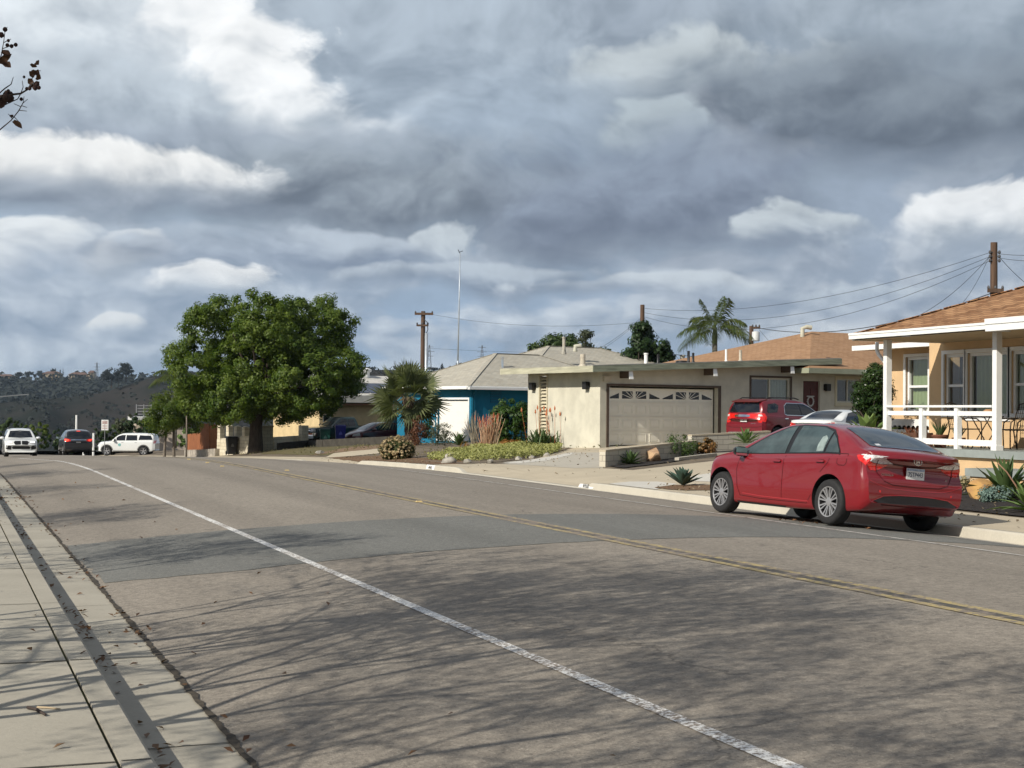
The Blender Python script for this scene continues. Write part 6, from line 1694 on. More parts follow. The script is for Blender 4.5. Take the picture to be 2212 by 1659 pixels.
g = gpt(1412, 997); rock('boulder', 'tan rock lying in the mulch before the low block wall', g[0], g[1], gz(*g), (.42, .30, .32), ROCK_PINK, 8)
for i, (px, py, s) in enumerate([(968, 1001, .22), (978, 994, .26), (690, 981, .2), (1010, 1000, .12), (1060, 1000, .1), (1120, 994, .12), (1150, 990, .10), (1180, 986, .12)]):
    g = gpt(px, py); rock('edging_stone', ['grey fieldstone at the kerb end of the bed', 'grey-white stone under the pale groundcover', 'mossy stone on the verge', 'small stone along the groundcover edge', 'small stone along the groundcover edge', 'small stone along the groundcover edge', 'small stone along the groundcover edge', 'small stone along the groundcover edge'][i], g[0], g[1], gz(*g), (s*1.3, s, s*.8), M('field_stone', (.33, .31, .27), .9, .3, 5, .6, 15), 20+i, 'stone', 'stones edging the flower bed' if i > 2 else None)

def kerb_number(py_px, txt):
    g = gpt(*py_px); Y = g[1]; z = zlong(Y)
    rt = thing('house_number', {'4950': 'white house number 4950 on the kerb just left of the red saloon'}.get(txt, 'white house number block on the kerb below the rounded pale bush'), 'house number', (KX, Y, z))
    b = MB(); h = hk(Y); b.add([(-.004, -.42, .02), (-.004, .42, .02), (.020, .42, max(h, .1)-.02), (.020, -.42, max(h, .1)-.02), (.046, .42, max(h, .1)+.004), (.046, -.42, max(h, .1)+.004)], [(0, 3, 2, 1), (3, 5, 4, 2)])
    b.build('painted_block', M('kerb_white', (.70, .70, .68), .8, .1, 14), rt)
    t = link('lettering', text_mesh(txt, .13, .001), M('kerb_black', (.05, .05, .05), .8, .2, 20), rt)
    t.matrix_local = Matrix(((0, -.22, -1, -.0), (-1, 0, 0, 0), (0, 1, 0, .075), (0, 0, 0, 1))) @ Matrix.Scale(1.25, 4, (1, 0, 0))
    t.matrix_local = Matrix.Translation((-.001, 0, .068)) @ Matrix.Rotation(R(11), 4, 'Y') @ Matrix(((0, 0, -1, 0), (-1, 0, 0, 0), (0, 1, 0, 0), (0, 0, 0, 1))) @ Matrix.Scale(1.35, 4, (1, 0, 0))
    return rt
kerb_number((1265, 1053), '4950'); kerb_number((929, 1014), '4942')

# ---------------------------------------------------------------- street trees on the near side (out of the picture but for a few twigs) whose shadows cross the road
SEED = M('seed_heads', (.035, .018, .016), .9, .3, 20)
TWIG = M('twig', (.060, .045, .040), .9, .2, 10)
DRYLEAF = leafmat('autumn_leaf', (.055, .028, .022), (.13, .07, .045), .25)
def crape_mesh(seed, spread=2.1, h=5.2):
    rng = random.Random(seed); mb = MB(); tips = []
    def grow(p, d, L, r, depth):
        k = 3; pts = [p]; q = Vector(p); dd = Vector(d)
        for i in range(k):
            dd = (dd+Vector((rng.uniform(-.16, .16), rng.uniform(-.16, .16), rng.uniform(-.03, .12)))).normalized(); q = q+dd*L/k; pts.append(q.copy())
        mb.tube(pts, [r*(1-.42*i/k) for i in range(k+1)], 5 if depth < 4 else 3, depth == 0)
        if depth >= 6: tips.append((q, dd)); return
        if depth >= 4: tips.append((q, dd))
        n = 2 if depth == 0 else (3 if rng.random() < .62 else 2)
        for j in range(n):
            s = .42+.05*depth; nd = (dd+Vector((rng.gauss(0, s), rng.gauss(0, s), rng.gauss(.02, s*.5)))).normalized()
            grow(q, nd, L*rng.uniform(.68, .86), r*.635, depth+1)
    for k in range(4):
        a = k*1.6+rng.uniform(-.3, .3)
        grow(Vector((.12*math.cos(a), .12*math.sin(a), -.1)), Vector((.30*math.cos(a), .30*math.sin(a), 1)).normalized(), h*.27, .050, 0)
    return mb, tips
def street_trees():
    kinds = []
    for sd in (11, 23, 37):
        mb, tips = crape_mesh(sd)
        rng = np.random.default_rng(sd)
        T = np.array([t[0] for t in tips]); n = len(T)
        # seed clusters and the last leaves at the twig ends
        C = np.repeat(T, 8, 0)+rng.normal(size=(n*8, 3))*np.array([.06, .06, .08])
        V, Q = leaf_quads(C, unit(len(C), rng), .055, rng, .5)
        kinds.append((np.array(mb.v, float), mb.f, V, Q))
    def pruned(name, V, F, M_, mat):
        """street trees are pruned clear of the roadway: twigs hanging low over the kerb are cut away"""
        W_ = V @ np.array(M_.to_3x3()).T+np.array(M_.translation)
        d = (W_-EYE) @ _F; d = np.where(d < .2, .2, d)
        sx = 1106+FPX*((W_-EYE) @ _R)/d; sy = 829.5-FPX*((W_-EYE) @ _U)/d
        low = (((W_-EYE) @ _F) > .2) & (sx > -60) & (sy > -60)  # vertices inside the camera's view
        k = [f for f in F if not any(low[i] for i in f)]
        me = bpy.data.meshes.new(name); me.from_pydata([tuple(v) for v in V], [], [tuple(int(i) for i in f) for f in k]); me.update()
        bm = bmesh.new(); bm.from_mesh(me); bmesh.ops.delete(bm, geom=[v for v in bm.verts if not v.link_faces], context='VERTS'); bm.to_mesh(me); bm.free()
        me.materials.append(mat); return me
    spots = [(-1.2, -3.4, 0, 1.15), (-1.9, 4.9, 1, 1.08), (-1.6, 8.0, 2, 1.15), (-2.0, 10.8, 0, 1.15), (-2.5, 16.0, 1, .85), (-3.0, 23.2, 2, .82), (-3.2, 31.0, 0, .85), (-3.5, 39.0, 1, .9), (-3.6, 48.0, 2, .9)]
    for i, (x, y, k, s) in enumerate(spots):
        rt = thing('street_tree', 'nearly leafless street tree with brown seed heads beside the near sidewalk', 'tree', (x, y, .1+zlong(y)), i*1.3, 'street trees along the near sidewalk')
        rt.scale = (s, s, s); M_ = Matrix.Translation((x, y, .1+zlong(y))) @ Matrix.Rotation(i*1.3, 4, 'Z') @ Matrix.Scale(s, 4)
        tv, tf, lv, lq = kinds[k]
        link('trunk', pruned('trunk', tv, tf, M_, TWIG), None, rt); link('leaves', pruned('leaves', lv, lq, M_, DRYLEAF), None, rt)
    # the twigs that reach into the upper left of the picture
    rt = thing('tree_branch', 'thin twigs with dark seed heads and dead leaves in the upper left corner', 'branch', tuple(float(v) for v in pt(-60, 300, 9.0)))
    o = Vector(rt.location); D = 9.0; mb = MB(); P = lambda x, y, dd=0: Vector(tuple(float(v) for v in pt(x, y, D+dd)))-o
    q = lambda *l: [P(*p) for p in l]
    mb.tube(q((-60, 300), (-20, 268), (0, 250), (45, 243), (60, 240), (72, 222), (82, 196), (88, 180)), [.013, .010, .008, .006, .005, .004, .003, .002], 5) if False else None
    mb.tube(q((-60, 290), (0, 207), (20, 205), (45, 202), (62, 192), (70, 185)), [.012, .008, .007, .006, .004, .003], 5)
    mb.tube(q((45, 202), (38, 214), (20, 222), (0, 232)), [.004, .004, .004, .004], 4)
    mb.tube(q((45, 202), (50, 188), (48, 174)), [.004, .003, .002], 4)
    mb.tube(q((-20, 230), (0, 200), (12, 190), (24, 182), (29, 166)), [.006, .005, .005, .004, .002], 4)
    mb.tube(q((66, 186), (74, 165), (82, 150), (95, 152), (120, 154)), [.004, .003, .003, .003, .002], 4) if False else mb.tube(q((62, 192), (68, 172), (76, 155), (90, 155), (120, 158)), [.004, .003, .003, .003, .002], 4) if False else mb.tube(q((62, 192), (66, 178), (72, 163), (76, 152), (88, 153)), [.004, .003, .003, .002, .002], 4)
    mb.tube(q((-50, 340), (-20, 300), (0, 280), (24, 260), (40, 240), (50, 222), (52, 208)), [.008, .006, .005, .004, .004, .003, .002], 4)
    for (x, y, x2, y2) in ((30, 252, 46, 268), (26, 256, 18, 246), (40, 238, 58, 240), (44, 230, 30, 224), (48, 224, 60, 214), (46, 228, 58, 232)): mb.tube(q((x, y), (x2, y2)), [.003, .002], 4)
    mb.tube(q((-30, 190), (-5, 140), (3, 118), (8, 90), (12, 60)), [.006, .005, .004, .003, .002], 4)
    for (x, y, x2, y2) in ((8, 92, 24, 84), (6, 105, 26, 98), (26, 98, 33, 96), (9, 80, 0, 70), (10, 70, 16, 58)): mb.tube(q((x, y), (x2, y2)), [.003, .002], 4)
    mb.build('twigs', TWIG, rt, True)
    rng = np.random.default_rng(5)
    for (x, y, s) in ((11, 64, 1.2), (34, 97, 1), (25, 100, 1), (16, 98, 1), (18, 88, .8), (3, 76, 1.4), (76, 238, 1.4) if False else (80, 232, 1.2), (76, 240, 1.4), (84, 240, 1), (16, 257, 2.2), (20, 266, 2.4), (12, 264, 2), (5, 275, 2.4), (22, 256, 1.6), (2, 282, 2), (46, 268, .9), (18, 246, .9), (58, 240, .9), (52, 208, .7), (60, 300, .1), (64, 242, 1)):
        y = y*.79 if y > 110 and x > 60 else y*.80 if y > 110 else y
        if s < .3: continue
        sh = MB(); sh.lathe([(.002, -.012*s), (.010*s, -.006*s), (.012*s, .003*s), (.006*s, .012*s)], 6, Matrix.Translation(P(x, y, float(rng.uniform(-.05, .05))))); sh.build('seed_head', SEED, rt, True)
    V, F = [], []
    for (x, y, x2, y2, w) in ((76, 152, 72, 160, .05), (74, 158, 64, 164, .05), (76, 158, 86, 160, .05), (78, 168, 89, 170, .055), (72, 174, 60, 180, .05), (74, 178, 82, 187, .05), (66, 184, 72, 190, .04), (4, 112, 24, 122, .05), (8, 138, 24, 146, .055), (28, 262, 48, 278, .045), (26, 254, 22, 248, .03), (-2, 126, 10, 140, .14), (76, 136, 84, 140, .05), (72, 138, 70, 146, .05)):
        a, b = P(x, y), P(x2, y2); blade(V, F, a, b-a, (.3, -.9, .2), (b-a).length, w*.9, .0, 4, .3, wide=.5)
    me = bpy.data.meshes.new('leaves'); me.from_pydata(V, [], F); link('leaves', me, DRYLEAF, rt, True)
street_trees()

# fallen leaves in the near gutter, two sticks on the sidewalk
def litter():
    rng = np.random.default_rng(9); n = 520
    y = rng.uniform(3.5, 40, n)**1.0; x = .98+np.abs(rng.normal(0, .10, n)); m = rng.random(n)
    x = np.where(m < .28, 1.44+rng.normal(0, .07, n), x); x = np.where(m > .86, rng.uniform(.2, 3.2, n), x); x = np.where((m > .80) & (m <= .86), rng.uniform(.1, .9, n), x)
    cl = rng.uniform(4, 36, 26); k = rng.integers(0, 26, n); y = np.where(rng.random(n) < .6, cl[k]+rng.normal(0, .18, n), y)
    y = np.clip(y, 3, 40)
    C = np.stack([x, y, np.array([gz(a, b) for a, b in zip(x, y)])+rng.uniform(.006, .022, n)], 1)
    V, Q = leaf_quads(C, np.tile([0, 0, 1.0], (n, 1)), .062, rng, .55, .55)
    tag(link('fallen_leaves', np_mesh('fallen_leaves', V, Q), leafmat('fallen_leaf', (.09, .04, .022), (.24, .14, .07), .1)), kind='stuff')
    n = 90; y = rng.uniform(10, 16.5, n); x = 13.62-np.abs(rng.normal(0, .10, n)); m = rng.random(n); y = np.where(m < .3, rng.normal(19.3, .5, n), y); x = np.where(m < .3, rng.normal(12.0, .25, n), x)
    C = np.stack([x, y, np.array([gz(a, b) for a, b in zip(x, y)])+rng.uniform(.006, .03, n)], 1)
    V, Q = leaf_quads(C, np.tile([0, 0, 1.0], (n, 1)), .09, rng, .6, .6)
    tag(link('fallen_leaves', np_mesh('fallen_leaves', V, Q), leafmat('fallen_leaf_orange', (.16, .06, .025), (.36, .19, .10), .1)), kind='stuff')
    for pts, r, mt, lab in (([(60, 1532), (78, 1536), (98, 1548)], .010, TWIG, 'short dark stick lying on the near sidewalk'), ([(80, 1530), (105, 1531), (130, 1534)], .006, M('pale_stick', (.45, .36, .24), .8, .1), 'thin pale stick lying beside the dark one on the sidewalk')):
        q = [gpt(*p) for p in pts]; mb = MB(); mb.tube([(a, b, gz(a, b)+r) for a, b in q], [r, r*.9, r*.7], 6); tag(mb.build('stick', mt, None, True), lab, 'stick')
litter()
def yard_litter():
    rng = np.random.default_rng(31); n = 1500
    xs = np.concatenate([rng.uniform(14.0, 22, 900), rng.uniform(14.0, 20.2, 600)]); ys = np.concatenate([rng.uniform(24, 62, 900), rng.uniform(12, 30, 600)])
    keep = rng.random(n) < np.where((ys > 31) & (ys < 42), .25, .9); xs, ys = xs[keep], ys[keep]; n = len(xs)
    C = np.stack([xs, ys, np.array([gz(a, b) for a, b in zip(xs, ys)])+rng.uniform(.02, .045, n)], 1)
    V, Q = leaf_quads(C, np.tile([0, 0, 1.0], (n, 1)), .075, rng, .6, .7)
    tag(link('yard_litter', np_mesh('yard_litter', V, Q), leafmat('yard_scrap', (.08, .055, .035), (.33, .27, .18), .1)), kind='stuff')
    n = 2600; xs = rng.uniform(16.2, 23.8, n); ys = rng.uniform(44, 92, n); m = N0 = (np.sin(xs*1.9)*np.cos(ys*.8)+np.sin(ys*.37) > .1); xs, ys = xs[m], ys[m]; n = len(xs)
    C = np.stack([xs, ys, np.array([gz(a, b) for a, b in zip(xs, ys)])+rng.uniform(.01, .10, n)], 1)
    V, Q = leaf_quads(C, np.tile([-.4, -.6, .4], (n, 1)), .13, rng, .3, .7)
    tag(link('weeds', np_mesh('weeds', V, Q), leafmat('weed', (.07, .075, .03), (.20, .17, .08), .2)), kind='stuff')
yard_litter()
# raised markers beside the centre line
for i, (px, py) in enumerate([(905, 1085), (480, 1008), (620, 1017), (448, 1000), (408, 993)]):
    g = gpt(px, py); m_ = MB(); m_.add([(-.05, -.05, 0), (.05, -.05, 0), (.05, .05, 0), (-.05, .05, 0), (-.035, -.03, .02), (.035, -.03, .02), (.035, .03, .02), (-.035, .03, .02)], [(0, 3, 2, 1), (4, 5, 6, 7), (0, 1, 5, 4), (1, 2, 6, 5), (2, 3, 7, 6), (3, 0, 4, 7)])
    o = m_.build('road_marker', M('amber_marker', (.50, .38, .17), .5, .1), None); o.location = (g[0], g[1], gz(*g)+.006); tag(o, 'small raised amber marker beside the yellow centre line', 'road marker', 'raised markers along the centre line')
# ---------------------------------------------------------------- trees and plants of the far side
def big_trees():
    d = 88; x, y, z = foot(553, d)
    L = [(575, 705, 72), (535, 670, 42), (600, 672, 36), (450, 725, 70), (425, 675, 26), (470, 672, 32), (690, 728, 68), (650, 680, 36), (700, 672, 34), (735, 705, 36), (410, 800, 58), (385, 770, 30), (560, 800, 105), (660, 815, 85), (720, 780, 55), (757, 790, 34), (765, 800, 26), (748, 835, 34), (500, 858, 62), (430, 855, 48), (610, 860, 56), (690, 856, 46), (640, 880, 32), (480, 882, 34), (560, 885, 30), (715, 868, 24), (445, 885, 28), (555, 740, 70), (620, 760, 60), (490, 780, 60), (580, 830, 70), (660, 750, 50)]
    lobes = px_lobes(L, d, x, y, z, 2.3)
    tree('street_tree', 'big dense rounded green tree at the far kerb beside the black bin', 'tree', x, y, z, lobes, LEAF_TREE, 1600, 115, .42, .155, 41, (.42, 2.8), None, 12, .45, .6)
    d = 94; x, y, z = foot(365, d)
    L = [(350, 900, 40), (385, 880, 44), (330, 905, 22), (405, 900, 32), (420, 915, 20), (365, 908, 26), (345, 870, 20), (400, 860, 22)]
    tree('street_tree', 'smaller feathery yellow-green tree left of the big one', 'tree', x, y, z, px_lobes(L, d, x, y, z, 1.0), LEAF_YEL, 190, 110, .38, .15, 43, (.09, 2.0), None, 14, .3, .35, BARK_GREY, [(-.25, 0), (.35, .1)])
    d = 115; x, y, z = foot(378, d, -1.0); palm_feather('feather_palm', 'pale palm showing its fronds between the two street trees', x, y, z, 4.6, 2.0, 5, 11)
    for (px, w, h, lab) in ((420, 0, 0, 'slim bare-stemmed stake tree beside the wooden fence'),):
        d = 90; x, y, z = foot(403, d); mb = MB(); mb.tube([(x, y, z-.1), (x+.03, y, z+1.2), (x, y, z+2.6)], [.06, .05, .04], 6); tag(mb.build('tree_stake', BARK_GREY, None, True), 'slim grey stake left of the wooden fence', 'stake')
big_trees()
def palms():
    d = 73; x, y, z = foot(890, d)
    palm_fan('fan_palm', 'fan palm with a thick shaggy trunk before the blue house', x, y, z, 2.35, 2.05, 3, (-.25, 0), .30, 40)
    d = 85; x, y, z = foot(1543, d)
    palm_feather('feather_palm', 'tall feather palm rising behind the beige roof', x, y, z, 5.5, 2.25, 9, 15, .16)
palms()
def back_trees():
    def t(px, d, items, lab, mat, n, nl, cl, leaf, sd, tr=(.15, 2.5), depth=1.2, hollow=.5):
        x, y, z = foot(px, d); tree('backyard_tree', lab, 'tree', x, y, z, px_lobes(items, d, x, y, z, depth), mat, n, nl, cl, leaf, sd, tr, None, 10, hollow)
    t(1160, 100, [(1158, 755, 14), (1152, 768, 12), (1166, 770, 12), (1158, 785, 16)], 'small dark-green tree just left of the rounded one behind the roofs', LEAF_MID, 40, 60, .35, .22, 51)
    t(1212, 100, [(1195, 752, 26), (1222, 742, 24), (1245, 757, 22), (1188, 768, 22), (1262, 765, 18), (1230, 775, 22), (1300, 768, 16), (1325, 776, 14)], 'rounded green tree behind the pale hip roofs', LEAF_MID, 120, 70, .42, .25, 52)
    t(1262, 96, [(1258, 728, 10), (1270, 722, 9), (1264, 745, 12), (1256, 760, 12)], 'thin wispy sapling poking above the rounded tree', LEAF_GREY, 26, 40, .30, .20, 53)
    t(1388, 89, [(1384, 712, 15), (1392, 722, 18), (1384, 742, 22), (1396, 760, 26), (1362, 768, 18), (1425, 745, 16), (1420, 772, 20), (1440, 768, 12), (1356, 782, 14), (1400, 790, 26)], 'dark evergreen climbing the utility pole behind the roof vents', LEAF_DARK, 150, 80, .34, .22, 54, (.15, 2.0), .9)
    # low green growth beyond the cars at the end of the street
    for i, (px, py, r, d, mt, lab) in enumerate([(20, 935, 28, 150, LEAF_MID, 'green bush behind the leftmost white car'), (75, 945, 34, 152, LEAF_YEL, 'olive bush between the white and the charcoal cars'), (112, 955, 30, 155, LEAF_DARK, 'dark low bush left of the charcoal car'), (210, 955, 26, 150, LEAF_DARK, 'dark bush right of the charcoal car'), (250, 940, 26, 150, LEAF_MID, 'green bush behind the bonnet of the crossing car'), (300, 925, 30, 148, LEAF_DARK, 'dark bush under the far house deck'), (275, 930, 28, 149, LEAF_GREY, 'grey-green bush above the crossing car'), (405, 945, 22, 125, LEAF_SUCC, 'pale green plants behind the street tree stems'), (145, 960, 24, 158, LEAF_MID, 'green bush hidden partly by the charcoal car'), (330, 940, 20, 140, LEAF_DARK, 'dark bush below the far house wall')]):
        p = pt(px, py, d); rm = r*d/FPX; bush('roadside_bush', lab, 'bush', p[0], p[1], p[2]-rm*.9, rm*1.35, rm*1.2, rm*1.9, mt, 60+i, 46, 44, .28, .17)
back_trees()
def garden():
    g = gpt(858, 992); rt = thing('flowering_bush', 'rounded bush of pale yellow flower heads at the kerb', 'bush', (g[0], g[1], gz(*g)))
    dome = [(0, 0, .36, .56, .56, .42), (-.25, .1, .30, .36, .36, .34), (.27, 0, .28, .36, .36, .32), (0, -.25, .3, .36, .36, .34), (.1, .25, .34, .36, .36, .36)]
    me, _ = crown_mesh('foliage', dome, 240, 40, .10, .07, 71, .5, hollow=.5); link('foliage', me, leafmat('bush_green', (.035, .05, .014), (.09, .10, .03), .2), rt)
    me, _ = crown_mesh('flowers', [(x_, y_, z_+.05, a_*1.06, b_*1.06, c_*1.08) for x_, y_, z_, a_, b_, c_ in dome], 330, 26, .055, .05, 72, .9, hollow=.93, up=.6); link('flowers', me, leafmat('pale_flower', (.22, .16, .07), (.56, .44, .26), .1), rt)
    g = gpt(1210, 970); 
    # aloe clumps with orange flower spikes
    def aloe(px, py, lab, s, sd, nfl, stalks=True, mat=None):
        g = gpt(px, py); rnd = random.Random(sd); V, F = [], []; z = gz(*g)
        for i in range(190):
            a = rnd.uniform(0, 6.28); e = R(rnd.uniform(25, 85)); o = Vector((rnd.gauss(0, .28)*s, rnd.gauss(0, .28)*s, .02))
            blade(V, F, o, (math.cos(a)*math.cos(e), math.sin(a)*math.cos(e), math.sin(e)), (0, 0, 1), s*rnd.uniform(.75, 1.25), .06*s, .38, 4, .3)
        rt = thing('aloe_clump', lab, 'plant', (g[0], g[1], z)); me = bpy.data.meshes.new('leaves'); me.from_pydata(V, [], F); link('leaves', me, mat or LEAF_ALOE, rt, True)
        for k in range(nfl):
            a = rnd.uniform(0, 6.28); b = Vector((rnd.gauss(0, .3)*s, rnd.gauss(0, .3)*s, .1)); t = b+Vector((rnd.gauss(0, .16)*s, rnd.gauss(0, .16)*s, s*rnd.uniform(1.1, 1.35)))
            m_ = MB(); m_.tube([b, b.lerp(t, .6), t], [.007, .006, .006], 4); m_.lathe([(.010, -.07*s), (.032*s, -.04*s), (.026*s, .03*s), (.006, .09*s)], 6, Matrix.Translation(t)); m_.build('flower_stalk', M('orange_flower', (.48, .15, .06), .6, .35, 8) if False else [M('aloe_stalk', (.12, .09, .04), .7, .2), M('orange_flower', (.48, .15, .06), .6, .35, 8)][1], rt)
    aloe(1178, 968, 'spiky aloe clump with orange flowers at the corner of the beige wall', 1.05, 81, 15)
    # coral-red pencil plant
    d = 60; x, y, z = foot(1055, d); rnd = random.Random(3); mb = MB()
    g = (x, y, z)
    rt = thing('stick_plant', 'tall bundle of pale and orange pencil-like stems before the blue wall', 'plant', (g[0], g[1], gz(g[0], g[1])))
    for k in range(70):
        b = Vector((rnd.gauss(0, .13), rnd.gauss(0, .13), 0)); t = b*1.8+Vector((rnd.gauss(0, .10), rnd.gauss(0, .10), rnd.uniform(.7, 1.35))); m_ = b.lerp(t, .5)+Vector((rnd.gauss(0, .04), rnd.gauss(0, .04), 0)); mb.tube([b, m_, t], [.022, .018, .010], 4)
    mb.build('stems', M('pencil_stem', (.44, .24, .14), .7, .3, 2.0, col2=(.52, .42, .29)), rt)
    mb = MB()
    for k in range(46):
        b = Vector((rnd.gauss(0, .24), rnd.gauss(0, .24), rnd.uniform(.75, 1.2))); mb.tube([b, b+Vector((rnd.gauss(0, .05), rnd.gauss(0, .05), .22))], [.016, .010], 4)
    mb.build('orange_tips', M('coral_tip', (.44, .12, .065), .7, .3, 6), rt)
    V, F = [], []
    for k in range(90):
        a = rnd.uniform(0, 6.28); blade(V, F, (rnd.gauss(0, .35), rnd.gauss(0, .25), .0), (math.cos(a)*.5, math.sin(a)*.5, .7), (0, 0, 1), rnd.uniform(.25, .5), .05, .2, 3)
    me = bpy.data.meshes.new('leaves'); me.from_pydata(V, [], F); link('leaves', me, leafmat('amber_leaf', (.22, .08, .02), (.40, .24, .06), .2), rt)
    for k, (px, sgn) in enumerate(((1028, -1),)):
        x, y, z = foot(px, 61); mb = MB()
        for q in range(36):
            b = Vector((rnd.gauss(0, .06), rnd.gauss(0, .06), 0)); t = b+Vector((rnd.gauss(-.15, .18), rnd.gauss(0, .12), rnd.uniform(.7, 1.5))); mb.tube([b, b.lerp(t, .5), t], [.012, .010, .005], 4)
        o = mb.build('twiggy_shrub', M('pale_twig', (.36, .32, .24), .8, .2, 4), None); o.location = (x, y, z); tag(o, 'pale leafless twiggy shrub left of the orange stick plant', 'shrub')
    d = 66; x, y, z = foot(1105, d); bush('hedge_shrub', 'broad glossy green shrub against the blue wall', 'shrub', x, y, z, 1.05, .8, 1.75, leafmat('glossy_leaf', (.022, .06, .012), (.075, .13, .022), .25, .4), 75, 120, 60, .13, .22)
    d = 68; x, y, z = foot(955, d); bush('sage_bush', 'grey-green bush before the white garage door', 'bush', x, y, z, .62, .6, .95, LEAF_GREY, 76, 80, 46, .07, .15, aspect=.35)
    x, y, z = foot(992, 66); rosette('agave', 'upright green agave right of the grey-green bush', 'agave', x, y, z, 26, .75, .12, LEAF_ALOE, 77, .1, (20, 85))
    x, y, z = foot(1100, 58); bush('succulent_bush', 'small amber succulent at the corner of the groundcover', 'bush', x, y, z-.02, .42, .4, .36, leafmat('amber_leaf', (.22, .08, .02), (.40, .24, .06), .2), 78, 50, 34, .08, .11)
    x, y, z = foot(903, 70); bush('dry_bush', 'dry reddish-brown bush at the foot of the fan palm', 'bush', x, y, z, .45, .45, 1.25, leafmat('rust_leaf', (.09, .035, .018), (.17, .075, .04), .15), 79, 60, 40, .09, .16, aspect=.35)
    x, y, z = foot(925, 71); bush('leafy_plant', 'dark leafy plant between the blue pilaster and the palm', 'plant', x, y, z, .3, .3, 1.1, LEAF_DARK, 80, 30, 26, .12, .15)
    # groundcover
    rng = np.random.default_rng(12)
    poly = poly_px([(920, 993), (960, 984), (1010, 975), (1060, 968), (1140, 965), (1190, 970), (1215, 974), (1190, 984), (1130, 991), (1060, 995), (985, 997)])
    P = [Vector(p) for p in poly]; pts = []
    xs = [p.x for p in P]; ys = [p.y for p in P]
    while len(pts) < 17000:
        x = rng.uniform(min(xs), max(xs)); y = rng.uniform(min(ys), max(ys)); c = False; j = len(P)-1
        for i in range(len(P)):
            if (P[i].y > y) != (P[j].y > y) and x < (P[j].x-P[i].x)*(y-P[i].y)/(P[j].y-P[i].y)+P[i].x: c = not c
            j = i
        if c:
            h = .08+.10*(.5+.5*math.sin(x*2.1)*math.cos(y*1.7)); pts.append((x, y, gz(x, y)+rng.uniform(.0, 1)**.6*h*1.6))
    C = np.array(pts); N_ = np.tile([-.2, -.3, .8], (len(C), 1))
    V, Q = leaf_quads(C, N_, .10, rng, .45, .8)
    tag(link('groundcover', np_mesh('groundcover', V, Q), leafmat('groundcover_leaf', (.19, .21, .06), (.38, .38, .14), .2)), kind='stuff')
    # rosettes
    g = gpt(1475, 1050); rosette('agave', 'blue-green agave alone in the strip at the kerb before the red saloon', 'agave', g[0], g[1], gz(*g), 30, .48, .145, LEAF_AGAVE, 91, -.06, (22, 88), cup=.30, wide=.45)
    g = gpt(1362, 1004); rosette('agave', 'dark green agave at the left end of the mulch bed', 'agave', g[0], g[1], gz(*g), 34, .52, .10, LEAF_ALOE, 92, .12, (5, 80))
    p = pt(1612, 958, 40); rosette('agave', 'green agave standing on the wall above the red saloon mirror', 'agave', p[0], p[1], p[2]-.02, 34, .55, .10, leafmat('fresh_agave', (.06, .13, .04), (.14, .22, .07), .15), 93, .12, (5, 80))
    g = gpt(1472, 990); bush('rose_bush', 'small leafy rose bush with a white bloom in the mulch bed', 'bush', g[0], g[1], gz(*g), .55, .5, .6, leafmat('rose_leaf', (.045, .085, .022), (.10, .15, .04), .25), 94, 46, 26, .07, .15)
    g = gpt(1523, 984); bush('succulent_bush', 'round rusty-green succulent at the right end of the mulch bed', 'bush', g[0], g[1], gz(*g), .36, .36, .50, leafmat('rust_succulent', (.10, .085, .025), (.28, .13, .05), .15), 95, 60, 36, .075, .10, aspect=.8)
    p = pt(1875, 918, 37.5); rosette('agave', 'pale broad-leaved agave seen over the red saloon roof', 'agave', p[0], p[1], p[2]-.38, 26, .85, .21, LEAF_SUCC, 96, .18, (18, 82), cup=.2, wide=.5)
    d = 39.5; x, y, z = foot(1882, d); tree('citrus_tree', 'dark glossy citrus-like shrub left of the porch', 'shrub', x, y, z, px_lobes([(1885, 820, 26), (1872, 850, 30), (1900, 850, 30), (1885, 885, 34), (1868, 880, 20), (1902, 890, 24), (1890, 800, 14), (1912, 800, 10), (1885, 910, 28)], d, x, y, z, .45), leafmat('citrus_leaf', (.012, .034, .008), (.050, .085, .020), .25, .35), 210, 44, .17, .085, 97, (.07, .8), None, 8, .4)
    # bed beside the red saloon
    g = gpt(2065, 1012); rosette('agave', 'dark green spiky agave just right of the red saloon boot', 'agave', g[0], g[1], gz(*g), 30, .72, .12, LEAF_ALOE, 98, .05, (10, 85))
    p = pt(2172, 1040, 27.2); rosette('agave', 'large drooping dark agave at the right edge above the ochre boulder', 'agave', p[0], p[1], gz(p[0], p[1]), 34, .95, .15, LEAF_ALOE, 99, .22, (5, 80))
    p = pt(2225, 1075, 24.5); rosette('agave', 'pale-edged agave cut off by the right edge', 'agave', p[0], p[1], gz(p[0], p[1]), 26, .7, .12, LEAF_SUCC, 100, .25, (5, 80))
    m_ = MB(); a = [(2215, 1085), (2195, 1050), (2175, 1020), (2155, 1000)]; P = [pt(q[0], q[1], 25.5) for q in a]; m_.tube([tuple(float(v) for v in p) for p in P], [.018, .015, .012, .010], 5); o = m_.build('flower_stalk', M('dry_stalk', (.35, .20, .13), .8, .2, 5), None, True); tag(o, 'dry leaning flower stalk across the agave at the right edge', 'flower stalk')
    g = gpt(2150, 1085); bush('succulent_bush', 'low grey-blue succulent in front of the ochre boulder', 'bush', g[0], g[1], gz(*g), .34, .28, .24, leafmat('blue_succulent', (.10, .17, .15), (.22, .30, .26), .1), 101, 80, 30, .06, .08, aspect=.35)
    g = gpt(2190, 1092); rnd = random.Random(2)
    g = gpt(2080, 1062); bush('dry_grass_tuft', 'straw-coloured tuft left of the ochre boulder', 'grass tuft', g[0], g[1], gz(*g), .18, .16, .26, leafmat('straw', (.3, .25, .14), (.45, .38, .22), .2), 102, 24, 26, .06, .07, aspect=.3)
